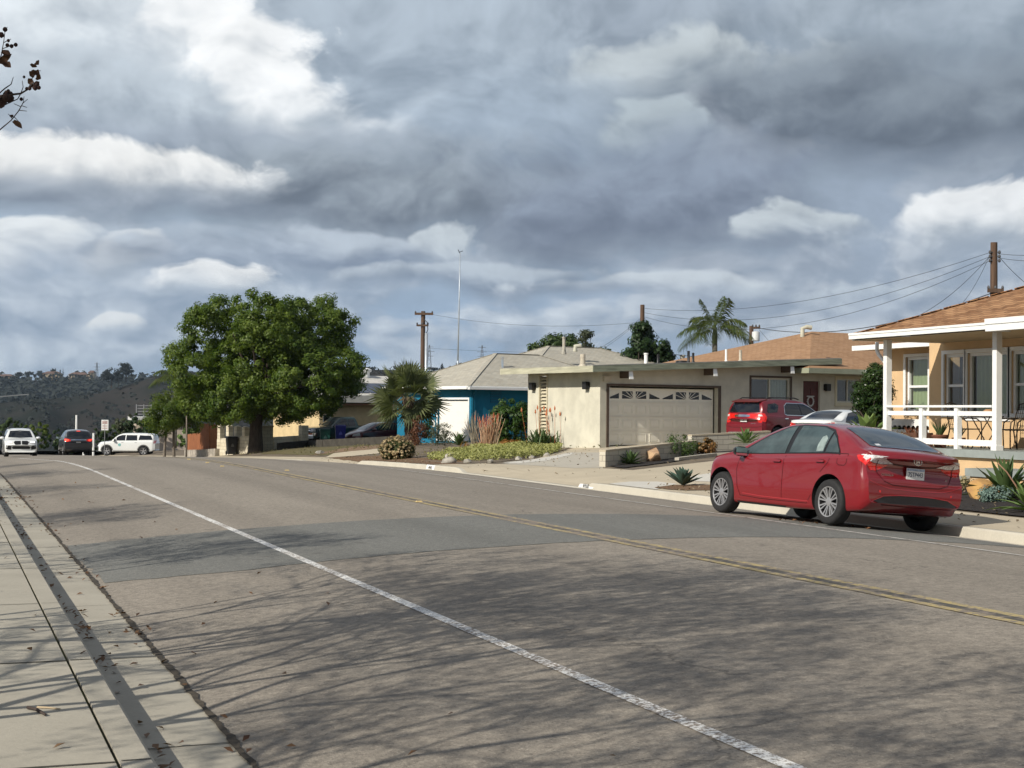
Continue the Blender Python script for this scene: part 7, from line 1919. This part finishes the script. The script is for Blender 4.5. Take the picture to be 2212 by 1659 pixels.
    for i, (px, py) in enumerate([(1985+0, 1020), (2113, 1020), (2160, 1015), (2150, 1012)][1:3]):
        p = gpt(px, py); m_ = MB(); m_.lathe([(.02, 0), (.02, .22), (.07, .23), (.075, .32), (.02, .34)], 10); o = m_.build('path_lamp', TRIM, None, True, 40); o.location = (p[0], p[1], gz(*p)); tag(o, ['small black path lamp by the porch steps, the left one', 'small black path lamp behind the large drooping agave'][i], 'garden lamp')
garden()

# ---------------------------------------------------------------- walls, fence, bins and signs down the street
def street_side():
    d = 92
    # block pillars standing on a low block wall
    z0 = gz(*pt(500, 980, d)[:2])
    A = np.array(pt(474, 980, d)[:2]); ex = np.array([math.cos(R(70)), math.sin(R(70))])
    def P(px, dd=d): q = pt(px, 980, dd); return (float(q[0]), float(q[1]))
    w = [P(472, 93.5), P(500, 91.8), P(548, 90)]
    along('block_wall', w, gz, 1.02, .22, BLOCK, 'low cream block wall carrying four pillars', 'wall')
    for i, px in enumerate((477, 495.5, 513, 530)):
        q = P(px, 93.2-1.0*i*.85); z = gz(*q)
        m_ = MB(); m_.box(-.16, .16, -.16, .16, 1.02 if i else .6, 1.82-.10*i); m_.prism([(-.16, -.16), (.16, -.16), (.16, .16), (-.16, .16)], 1.82-.10*i, 1.84-.10*i)
        m_.add([(-.15, -.15, 1.841-.10*i), (.15, -.15, 1.841-.10*i), (.15, .15, 1.841-.10*i), (-.15, .15, 1.841-.10*i), (0, 0, 1.92-.10*i)], [(0, 1, 4), (1, 2, 4), (2, 3, 4), (3, 0, 4)])
        o = m_.build('block_pillar', BLOCK, None); o.location = (*q, z); o.rotation_euler = (0, 0, R(20)); tag(o, ['leftmost and tallest pillar on the cream block wall', 'second pillar on the cream block wall, above the black bin', 'third pillar on the cream block wall', 'pillar on the cream block wall nearest the tree trunk'][i], 'pillar', 'pillars on the block wall')
    q = P(570, 90); m_ = MB(); m_.box(-.38, .38, -.38, .38, -.2, 1.42); m_.box(-.41, .41, -.41, .41, 1.421, 1.50); o = m_.build('gate_pier', BLOCK, None); o.location = (*q, gz(*q)); o.rotation_euler = (0, 0, R(20)); tag(o, 'broad block pier right of the big tree trunk', 'pier')
    along('block_wall', [P(588, 91), P(650, 95)], gz, .75, .2, BLOCK, 'low block wall between the broad pier and the pickup truck', 'wall')
    q = P(655, 94); m_ = MB(); m_.box(-.22, .22, -.22, .22, -.2, 1.35); o = m_.build('gate_pier', BLOCK, None); o.location = (*q, gz(*q)); o.rotation_euler = (0, 0, R(20)); tag(o, 'narrow block pier just left of the pickup truck', 'pier')
    along('retaining_wall', [P(600, 88), P(668, 90), P(700, 86), P(790, 84), P(893, 80)], gz, .42, .2, M('shade_dark_block', (.055, .05, .042), .9, .25, 4), 'dark low retaining wall below the parked pickup and hatchback', 'wall')  # block colour darkened to stand for shade on the wall
    # timber fence
    WOOD = M('red_wood', (.26, .095, .038), .85, .35, 3, .4, 20, stretch=(5, 5, .7))
    rt = thing('wood_fence', 'reddish timber board fence left of the cream pillars', 'fence', (*P(400, 100), gz(*P(400, 100))))
    o = Vector(rt.location)
    def boards(pa, pb, h0, h1, zb):
        n = max(2, int((Vector(pb)-Vector(pa)).length/.16)); m_ = MB(); rnd = random.Random(int(h0*10))
        for i in range(n):
            a = Vector(pa).lerp(Vector(pb), i/n); b = Vector(pa).lerp(Vector(pb), (i+.9)/n); h = h0+(h1-h0)*i/n+rnd.uniform(-.03, .03); z = gz(a.x, a.y)+zb
            m_.bar((a.x-o.x, a.y-o.y, z+h/2-o.z), (b.x-o.x, b.y-o.y, z+h/2-o.z), .03, h)
        m_.build('board_panel', WOOD, rt)
    boards(P(402, 101), P(432, 97), 1.15, 1.25, .3); boards(P(432, 96.9), P(452, 95), 1.75, 1.75, .3); boards(P(452.3, 95), P(472, 97), 1.65, 1.65, .3)
    along('stone_edging', [P(404, 99), P(440, 95), P(470, 93)], gz, .45, .35, M('grey_slab', (.33, .30, .26), .9, .35, 2.5), 'row of grey stone slabs below the timber fence', 'stone edging')
    # bins
    def bin_(px, py, dd, col, lab, nm, rz, h=1.08, zz=None):
        q = pt(px, py, dd); z = gz(q[0], q[1]) if zz is None else zz; rt = thing('wheeled_bin', lab, 'bin', (q[0], q[1], z), rz)
        m_ = MB(); m_.add([(-.24, -.26, .06), (.24, -.26, .06), (.24, .26, .06), (-.24, .26, .06), (-.30, -.34, h-.1), (.30, -.34, h-.1), (.30, .34, h-.1), (-.30, .34, h-.1)], [(0, 3, 2, 1), (4, 5, 6, 7), (0, 1, 5, 4), (1, 2, 6, 5), (2, 3, 7, 6), (3, 0, 4, 7)])
        m_.build('body', M(nm, col, .5, .1, 4), rt, bevel=.02)
        l = MB(); l.add([(-.32, -.36, h-.095), (.32, -.36, h-.095), (.32, .38, h-.095), (-.32, .38, h-.095), (-.29, -.32, h), (.29, -.32, h), (.29, .36, h+.02), (-.29, .36, h+.02)], [(0, 3, 2, 1), (4, 5, 6, 7), (0, 1, 5, 4), (1, 2, 6, 5), (2, 3, 7, 6), (3, 0, 4, 7)]); l.bar((-.28, .42, h-.06), (.28, .42, h-.06), .03, .03); l.build('lid', M(nm, col), rt, bevel=.01)
        for sx in (-1, 1):
            w_ = MB(); w_.lathe([(.03, -.03), (.12, -.03), (.13, 0), (.12, .03), (.03, .03)], 16, Matrix.Translation((sx*.26, .30, .13)) @ Matrix.Rotation(R(90), 4, 'Y')); w_.build('wheel', TYRE, rt, True, 40)
        m_ = MB(); m_.prism([(-.10, .50), (.10, .50), (.07, .62), (0, .70), (-.07, .62)], 0, .004, lambda x, y, h_: (x, -.265-.08*(y-.06)/(h-.16)-.006-h_, y)); m_.build('emblem', M(nm+'_emblem', tuple(min(.8, c*2+.10) for c in col), .6, .1), rt)
        return rt
    bin_(500, 980, 91, (.018, .018, .019), 'black wheeled bin on the pavement before the cream wall', 'black_bin', R(0), 1.10)
    bin_(702, 957, 88, (.006, .055, .042), 'dark green wheeled bin in front of the pickup truck', 'green_bin', R(-10), 1.05, -.40)
    bin_(735, 951, 89, (.012, .016, .22), 'blue wheeled bin beside the maroon hatchback', 'blue_bin', R(-10), 1.05, -.18)
    # small signs
    q = pt(226, 960, 125); rt = thing('street_sign', 'small white and red sign on a thin pole above the crossing car', 'sign', (q[0], q[1], q[2]))
    m_ = MB(); m_.tube([(0, 0, -1.2), (0, 0, 1.95)], .03, 6); m_.build('pole', M('grey_steel', (.25, .26, .27), .5, .1, metal=.6), rt)
    m_ = MB(); m_.box(-.28, .28, -.02, .0, 1.15, 2.0); b = m_.build('plate', WHITE_TRIM, rt)
    SR = M('sign_red', (.55, .40, .38), .6, .3, 8)
    for zz0, zz1 in ((1.66, 1.90), (1.46, 1.54), (1.28, 1.36)): m_ = MB(); m_.box(-.20, .20, -.026, -.021, zz0, zz1); m_.build('lettering_block', SR, b)
    rt.rotation_euler = (0, 0, -YAW+.2)
    for i, (px, py, dd, h) in enumerate(((181, 960, 130, 1.0), (202, 955, 128, .75), (165, 925, 140, 1.2))):
        q = pt(px, py, dd); m_ = MB(); m_.tube([(0, 0, -1.5), (0, 0, h)], .09, 8); o = m_.build('marker_post', WHITE_TRIM, None, True, 40); o.location = tuple(float(v) for v in q); tag(o, ['white marker post low beside the charcoal car', 'white marker post between the charcoal and the crossing car', 'tall white marker post rising behind the charcoal car'][i], 'post')
    # far house with a deck
    q = pt(322, 930, 150); rt = thing('deck_house', 'pale house with a railed roof deck beyond the feathery tree', 'house', tuple(float(v) for v in q), -YAW+.3)
    m_ = MB(); m_.box(-1.2, 4, 0, 6, -4, 1.0); m_.build('wall', M('far_wall', (.42, .36, .30), .9, .15, 1), rt)
    for k in range(4):
        m_ = MB(); m_.box(-1.1+k*.5, -.85+k*.5, -.12, -.01, -2, 1.0); m_.build('column', M('far_column', (.62, .55, .45), .9, .1), rt)
    m_ = MB(); m_.box(-1.7, 4, -.6, 6, 1.0, 1.35); m_.build('deck', M('far_white', (.55, .56, .56), .7, .1), rt)
    m_ = MB()
    for k in range(4): m_.box(-1.3, 4, -.45, -.40, 1.55+k*.28, 1.62+k*.28)
    for k in range(8): m_.box(-1.3+k*.7, -1.22+k*.7, -.5, -.38, 1.36, 2.55)
    m_.build('deck_railing', M('far_rail', (.30, .31, .33), .6, .1), rt)
street_side()

# ---------------------------------------------------------------- poles and wires
POLE = M('pole_wood', (.10, .062, .042), .9, .3, 2, .4, 12, stretch=(4, 4, .4))
WIRE = M('wire', (.03, .032, .036), .6, 0)
def upole(px, d, ytop, lab, r=.15, arms=(), extras=None, mat=None, zb=None):
    x, y, z = foot(px, d); zt = float(pt(px, ytop, d)[2]); rt = thing('utility_pole', lab, 'utility pole', (x, y, z), -YAW)
    m_ = MB(); m_.tube([(0, 0, -.5), (0, 0, (zt-z)*.5), (0, 0, zt-z)], [r*1.15, r, r*.85], 10); m_.build('pole', mat or POLE, rt, True, 50)
    for (yy, x0, x1, w) in arms:
        h = float(pt(px, yy, d)[2])-z; k = d/FPX; a = MB(); a.bar((x0*k, -.16, h), (x1*k, -.16, h), w, w*1.3); a.build('crossarm', POLE, rt)
        for q in np.linspace(x0*k*.9, x1*k*.9, 3):
            i_ = MB(); i_.lathe([(.04, .06), (.06, .12), (.03, .2)], 8, Matrix.Translation((float(q), -.16, h))); i_.build('insulator', M('insulator', (.08, .08, .085), .4, .1), rt, True)
    return rt, z, zt
rt, z, zt = upole(912, 105, 672, 'utility pole with a crossarm left of the tall antenna mast', .17, [(678, -18, 22, .12), (703, -14, 12, .10)])
m_ = MB(); k = 105/FPX; m_.tube([(8*k, -.3, 0), (8*k, -.3, float(pt(912, 720, 105)[2])-z)], .11, 8); m_.build('conduit', M('galvanised', (.45, .50, .55), .4, .1, metal=.4), rt, True)
m_ = MB(); m_.tube([(8*k, -.3, float(pt(912, 720, 105)[2])-z), (11*k, -.3, float(pt(912, 712, 105)[2])-z), (9*k, -.3, float(pt(912, 696, 105)[2])-z), (2*k, -.2, float(pt(912, 690, 105)[2])-z)], .03, 6); m_.build('cable_loop', WIRE, rt, True)
upole(1386, 90, 658, 'utility pole top wrapped in dark evergreen growth', .15, [])
rt, z, zt = upole(1622, 95, 704, 'short utility pole with a grey transformer right of the feather palm', .16, [(708, 2, 18, .10)])
m_ = MB(); k = 95/FPX; h = float(pt(1622, 736, 95)[2])-z; m_.lathe([(.20, h-.02), (.24, h), (.24, h+.50), (.20, h+.55), (.05, h+.58)], 14, Matrix.Translation((8*k, -.3, 0))); m_.build('transformer', M('transformer_grey', (.55, .57, .57), .5, .05), rt, True, 40)
rt, z, zt = upole(2146, 62, 523, 'dark utility pole rising behind the peach house roof', .16, [(628, -16, 18, .12)])
k = 62/FPX
for sx in (-1, 1):
    for yy in (545, 554, 563):
        h = float(pt(2146, yy, 62)[2])-z; i_ = MB(); i_.bar((0, -.1, h), (sx*9*k, -.1, h), .03, .03); i_.lathe([(.03, -.07), (.06, -.02), (.06, .03), (.03, .08)], 8, Matrix.Translation((sx*10*k, -.1, h))); i_.build('insulator', M('insulator', (.08, .08, .085), .4, .1), rt)
def wire(lab, a, b, sag, r=.016, group='wires between the poles'):
    A = Vector(tuple(float(v) for v in pt(*a))); B = Vector(tuple(float(v) for v in pt(*b))); n = 16
    m_ = MB(); m_.tube([A.lerp(B, t/n)-Vector((0, 0, sag*4*(t/n)*(1-t/n))) for t in range(n+1)], r*.72, 5); o = m_.build('wire', WIRE, None, True); tag(o, lab, 'wire', group)
wire('uppermost thin wire from the dark pole to the evergreen pole', (2137, 546, 62), (1390, 666, 90), .9, .013)
wire('middle thin wire from the dark pole to the evergreen pole', (2137, 555, 62), (1390, 675, 90), 1.3, .013)
wire('lowest thin wire from the dark pole to the evergreen pole', (2137, 564, 62), (1390, 684, 90), 1.6, .013)
wire('thick cable from the dark pole to the transformer pole', (2140, 634, 62), (1636, 708, 95), .8, .028)
wire('thick cable running low behind the brown roof', (2230, 668, 58), (1380, 752, 100), 1.2, .026)
wire('slack thin cable below the thick one behind the roofs', (2140, 660, 62), (1640, 712, 95), 3.2, .013)
wire('steep service wire from the dark pole down to the peach roof', (2136, 556, 62), (1935, 702, 62), .4, .014)
wire('second steep service wire from the dark pole to the peach roof', (2136, 556, 62), (2070, 665, 62), .2, .012)
wire('wire from the dark pole out of the right edge, upper', (2156, 548, 62), (2300, 544, 60), .1, .013)
wire('wire from the dark pole out of the right edge, middle', (2156, 557, 62), (2300, 560, 60), .1, .013)
wire('guy wire from the dark pole down over the roof on the right', (2156, 552, 62), (2240, 630, 62), .1, .016)
wire('left guy wire from the evergreen pole to the pale roof', (1383, 688, 90), (1296, 752, 90), .1, .014)
wire('second guy wire beside the left one to the pale roof', (1383, 691, 90), (1304, 752, 90), .1, .012)
wire('right service wire from the evergreen pole to the flat roof', (1390, 684, 90), (1472, 782, 90), .1, .014)
wire('far thin wire from the crossarm pole to the evergreen pole', (922, 677, 105), (1384, 696, 90), .5, .012)
wire('lower far wire behind the antenna mast', (922, 752, 130), (1384, 760, 130), .2, .012)
x, y, z = foot(988, 84); zt = float(pt(990, 545, 84)[2]); rt = thing('antenna_mast', 'very tall thin antenna mast behind the blue house roof', 'mast', (x, y, z), 0)
m_ = MB(); H_ = zt-z; m_.tube([(0, 0, 0), (.0, 0, H_*.42), (0, 0, H_*.43)], [.075, .07, .05], 8); m_.tube([(0, 0, H_*.43), (.04, 0, H_*.72), (.07, 0, H_)], [.045, .035, .022], 8); m_.build('pole', M('galvanised', (.45, .50, .55), .4, .1, metal=.4), rt, True)
m_ = MB(); m_.bar((.0, 0, H_+.02), (.22, 0, H_+.10), .03, .03); m_.bar((.07, 0, H_-.05), (-.05, 0, H_+.16), .03, .03); m_.build('antenna_head', TRIM, rt)
# ---------------------------------------------------------------- the valley and the far hills
def interp(pts, x):
    return float(np.interp(x, [p[0] for p in pts], [p[1] for p in pts]))
RIDGE1 = [(-900, 900), (-200, 885), (0, 868), (150, 856), (220, 846), (270, 832), (310, 818), (345, 808), (380, 803), (500, 798), (700, 795), (860, 797), (1000, 800), (1150, 804), (1400, 812), (2000, 815), (3200, 820)]
RIDGE2 = [(-900, 812), (-100, 812), (0, 812), (100, 818), (200, 822), (300, 824), (420, 826), (3200, 826)]
def far_terrain():
    rng = np.random.default_rng(4)
    px = np.arange(-1500, 4300, 22); ds = np.concatenate([[158, 175, 200, 260, 350, 480, 620], np.linspace(700, 1320, 44), [1400, 1500, 1620, 1740], np.linspace(1780, 2020, 14), [2100, 2400, 3000, 5000, 9000, 16000]])
    V = []; nx = len(px)
    ph = rng.uniform(0, 6.28, 12)
    for d in ds:
        for p in px:
            q = pt(p, 880, d); X, Y = q[0], q[1]
            z0 = -2.2-.03*max(0, d-140) if d < 260 else -6-(d-260)*.165
            floor = max(z0, -62)
            r1 = float(pt(p, interp(RIDGE1, p), 1300)[2]); r2 = float(pt(p, interp(RIDGE2, p), 2000)[2])
            if d <= 700: z = floor
            elif d <= 1300:
                t = (d-700)/600; s = t**.85
                gul = math.sin(p*.021+ph[0])*4+math.sin(p*.047+d*.006+ph[1])*3+math.sin(p*.011-d*.004+ph[2])*5
                z = floor+(r1-floor)*s+gul*math.sin(math.pi*min(1, t))
            elif d <= 1780: z = r1-min(1, (d-1300)/200)*25 if r1 > -20 else r1-(d-1300)*.02
            elif d <= 2000:
                t = (d-1780)/220; zb = min(r1-20, -8); z = zb+(r2-zb)*t
            else: z = max(-60, r2-3-(d-2000)*.012)
            V.append((X, Y, z))
    F = [(j*nx+i, j*nx+i+1, (j+1)*nx+i+1, (j+1)*nx+i) for j in range(len(ds)-1) for i in range(nx-1)]
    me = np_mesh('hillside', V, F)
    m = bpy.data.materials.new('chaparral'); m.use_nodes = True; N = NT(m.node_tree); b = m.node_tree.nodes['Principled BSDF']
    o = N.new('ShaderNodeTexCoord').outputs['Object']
    c = N.mix(N.ss(N.noise(o, .012, 6, .65), .40, .62), (.033, .029, .026), (.017, .020, .017))  # slope colours darkened to stand for a cloud's shadow
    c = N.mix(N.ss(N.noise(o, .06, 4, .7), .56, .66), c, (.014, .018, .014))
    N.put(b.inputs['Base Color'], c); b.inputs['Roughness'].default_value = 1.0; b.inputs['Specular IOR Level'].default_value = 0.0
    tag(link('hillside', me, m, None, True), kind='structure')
    # chaparral bushes scattered over the slope: one mass
    n = 1100; p = rng.uniform(-60, 1080, n); d = 1300-600*rng.uniform(0, 1, n)**1.3
    C, Nn = [], []
    for a, dd in zip(p, d):
        r1 = float(pt(a, interp(RIDGE1, a), 1300)[2]); t = (dd-700)/600
        gul = math.sin(a*.021+ph[0])*4+math.sin(a*.047+dd*.006+ph[1])*3+math.sin(a*.011-dd*.004+ph[2])*5
        z = -62+(r1+62)*max(t, 0)**.85+gul*math.sin(math.pi*min(1, max(t, 0))); q = pt(a, 880, dd)
        s = rng.uniform(1.2, 3.2)
        for k in range(7):
            e = rng.normal(size=3); e /= np.linalg.norm(e); e[2] = abs(e[2])*.7; C.append((q[0]+e[0]*s, q[1]+e[1]*s, z+e[2]*s)); Nn.append(e)
    V, Q = leaf_quads(np.array(C), np.array(Nn), 2.6, rng, .8, .3)
    SCRUB = leafmat('scrub', (.012, .016, .013), (.019, .023, .018), .0, .9)
    tag(link('hillside_scrub', np_mesh('hillside_scrub', V, Q), SCRUB), kind='stuff')
    # wooded ridge behind: one far-off mass of treetops
    C, Nn = [], []
    for k in range(900):
        a = rng.uniform(-80, 430); y = rng.uniform(828, 866) if rng.random() < .85 else rng.uniform(818, 828); dd = 1760+(866-y)/42*230
        q = pt(a, y, dd); s = rng.uniform(5, 11)
        for j in range(9):
            e = rng.normal(size=3); e /= np.linalg.norm(e); C.append((q[0]+e[0]*s, q[1]+e[1]*s, q[2]+e[2]*s)); Nn.append(e)
    V, Q = leaf_quads(np.array(C), np.array(Nn), 7.5, rng, .8, .3)
    tag(link('far_wood', np_mesh('far_wood', V, Q), SCRUB), kind='stuff')
    return SCRUB
SCRUB = far_terrain()
def ridge_things():
    def t(px, ytop, ybot, w, d, lab, sd, trunk=.35, col=None, stacked=False):
        p = pt(px, ybot, d); k = d/FPX; h = (ybot-ytop)*k; w = w*k; rng = random.Random(sd)
        lobes = [(0, 0, h*.68, w*.42, w*.42, h*.30)]
        for i in range(7): lobes.append((rng.uniform(-.36, .36)*w, rng.uniform(-.3, .3)*w, h*rng.uniform(.45, .85), w*.24, w*.24, h*.18))
        if stacked: lobes = [(0, 0, h*.2, w*.42, w*.42, h*.22), (0, 0, h*.5, w*.32, w*.32, h*.25), (0, 0, h*.8, w*.16, w*.16, h*.22)]
        tree('ridge_tree', lab, 'tree', float(p[0]), float(p[1]), float(p[2]), lobes, col or SCRUB, 60, 26, w*.12, w*.11, sd, (w*.035, h*.55), 'trees along the far ridge', 5, .35)
    T = [(241, 795, 838, 36, 1280, 'broad dark tree left of the tallest pair on the ridge'), (272, 781, 826, 40, 1290, 'tallest dark spreading tree on the far ridge'), (256, 800, 836, 26, 1285, 'dark tree between the broad and the tallest ones on the ridge'),
         (40, 803, 818, 16, 2000, 'small round tree above the left condominium block'), (62, 802, 818, 18, 2000, 'round tree left of the dark spires on the ridge'), (85, 801, 816, 16, 2000, 'tree beside the spires on the ridge'), (116, 796, 814, 14, 2000, 'dark tree beside the narrow ridge spire'), (108, 805, 818, 14, 2000, 'low tree beside the narrow ridge spire'),
         (130, 798, 818, 8, 2000, 'narrow dark spire tree on the ridge'), (136, 796, 818, 6, 2000, 'slimmest spire tree on the ridge'), (160, 806, 820, 14, 2000, 'low round tree beside the middle condominium'), (176, 804, 814, 8, 2000, 'tiny round tree above the middle condominium roof'), (205, 812, 828, 20, 2000, 'round tree below the far pylon'),
         (733, 790, 800, 20, 1300, 'low tree on the ridge right of the big street tree'), (955, 785, 800, 11, 1300, 'dark spire-like tree on the ridge behind the palm'), (993, 782, 800, 16, 1300, 'dark ridge tree left of the antenna mast'), (1015, 785, 800, 18, 1300, 'dark ridge tree right of the antenna mast'), (935, 793, 802, 22, 1300, 'low ridge tree behind the fan palm'), (975, 792, 801, 18, 1300, 'low ridge tree between the dark spires'),
         (1105, 798, 806, 24, 1300, 'low ridge tree above the blue house roof'), (520, 792, 802, 22, 1300, 'low ridge tree hidden behind the street tree')]
    for i, (px, a, b, w, d, lab) in enumerate(T[:-2]): t(px, a, b, w, d, lab, 200+i, stacked='spire' in lab and w < 12)
    CON = M('condo_wall', (.36, .29, .20), .9, .1, .05); CR = M('condo_roof', (.13, .075, .055), .9, .1, .05); DK = M('condo_dark', (.03, .03, .035), .6, 0)
    def condo(px0, px1, y0, y1, d, lab, rows, cols, hip=True):
        a = pt((px0+px1)/2, y1, d); k = d/FPX; w = (px1-px0)*k; h = (y1-y0)*k
        rt = thing('condominium', lab, 'apartment block', tuple(float(v) for v in a), -YAW)
        m_ = MB(); m_.box(-w/2, w/2, 0, 14, -8, h*.80); m_.box(-w*.2, w*.1, -2.5, 0, -8, h*.74); m_.build('wall', CON, rt)
        m_ = MB(); m_.add([(-w*.54, -2, h*.80), (w*.54, -2, h*.80), (w*.54, 15, h*.80), (-w*.54, 15, h*.80), (-w*.3, 6.5, h), (w*.3, 6.5, h)], [(0, 1, 5, 4), (1, 2, 5), (2, 3, 4, 5), (3, 0, 4), (0, 3, 2, 1)]); m_.build('roof', CR, rt)
        for r in range(rows):
            for c in range(cols):
                x = -w/2+w*(c+.5)/cols; z = h*.78*(r+.5)/rows; yy = -2.52 if -w*.2 < x < w*.1 else -.02
                m_ = MB(); m_.box(x-w/cols*.28, x+w/cols*.28, yy-.06, yy, z-h*.1, z+h*.12); m_.build('window', DK, rt)
    condo(-4, 26, 808, 829, 1990, 'tan apartment block at the left edge of the far ridge', 3, 4)
    condo(92, 128, 802, 828, 1990, 'cream apartment block with a tiled roof left of centre on the far ridge', 3, 5)
    condo(148, 187, 804, 830, 1990, 'wider cream apartment block near the pylon on the far ridge', 3, 6)
    condo(190, 202, 800, 826, 1985, 'small square tower of the apartment complex on the far ridge', 1, 2)
    def pylon(px, ytop, ybot, d, lab):
        p = pt(px, ybot, d); k = d/FPX; h = (ybot-ytop)*k; rt = thing('pylon', lab, 'pylon', tuple(float(v) for v in p), -YAW)
        m_ = MB(); w = h*.09
        for sx in (-1, 1):
            for sy in (-1, 1): m_.bar((sx*w, sy*w, 0), (sx*w*.15, sy*w*.15, h), h*.014, h*.014)
        for q in range(6):
            z0, z1 = h*q/6, h*(q+1)/6; w0, w1 = w*(1-.85*q/6), w*(1-.85*(q+1)/6); m_.bar((-w0, -w0, z0), (w1, -w1, z1), h*.010, h*.010); m_.bar((w0, -w0, z0), (-w1, -w1, z1), h*.010, h*.010)
        m_.build('lattice', M('pylon_steel', (.12, .13, .15), .6, 0), rt)
        m_ = MB()
        for zz_, ww in ((.92, .16), (.74, .20), (.56, .16)): m_.bar((-h*ww, 0, h*zz_), (h*ww, 0, h*zz_), h*.016, h*.016)
        m_.build('arms', M('pylon_steel', (.12, .13, .15), .6, 0), rt)
    pylon(209, 783, 820, 1900, 'thin transmission pylon above the apartment blocks'); pylon(1041, 746, 800, 1290, 'taller transmission pylon seen right of the antenna mast'); pylon(927, 745, 800, 1290, 'transmission pylon close behind the crossarm pole'); pylon(853, 780, 800, 1290, 'distant little pylon right of the big street tree')
    # road cut across the slope
    V, F = [], []
    RD = [(-60, 861), (0, 857), (40, 853.5), (62, 852)]
    for i, (a, y) in enumerate(RD):
        d = 1290
        q0 = pt(a, y-1.2, 1296); q1 = pt(a, y+1.0, 1284); V += [tuple(q0), tuple(q1)]
    F = [(2*i, 2*i+1, 2*i+3, 2*i+2) for i in range(len(RD)-1)]
    me = bpy.data.meshes.new('hill_road'); me.from_pydata([tuple(float(c) for c in v) for v in V], [], F); me.update(); tag(link('hill_road', me, M('hill_road', (.09, .09, .085), .9, .2, .05)), kind='structure')
ridge_things()
# ground out to the horizon on every side
V = [(-9000, -9000, -64), (9000, -9000, -64), (9000, 16000, -64), (-9000, 16000, -64)]
me = bpy.data.meshes.new('terrain'); me.from_pydata(V, [], [(0, 1, 2, 3)]); tag(link('terrain', me, M('valley_floor', (.03, .03, .022), 1.0, .2, .01)), kind='structure')
strip('near_ground', -40, -6, YS, -.002, SOIL, 4)['kind'] = 'structure'

# the air: a thin even haze over the whole valley
HZ = MB(); HZ.box(-4200, 4200, -3900, 9600, -66, 215)
hz = HZ.build('haze', None); hz['kind'] = 'stuff'
hm = bpy.data.materials.new('haze_air'); hm.use_nodes = True; nt = hm.node_tree; nt.nodes.remove(nt.nodes['Principled BSDF'])
pv = nt.nodes.new('ShaderNodeVolumePrincipled'); pv.inputs['Color'].default_value = (.62, .80, 1, 1); pv.inputs['Density'].default_value = 0.00006; pv.inputs['Anisotropy'].default_value = 0.0
nt.links.new(pv.outputs[0], nt.nodes['Material Output'].inputs['Volume']); hz.data.materials.append(hm)
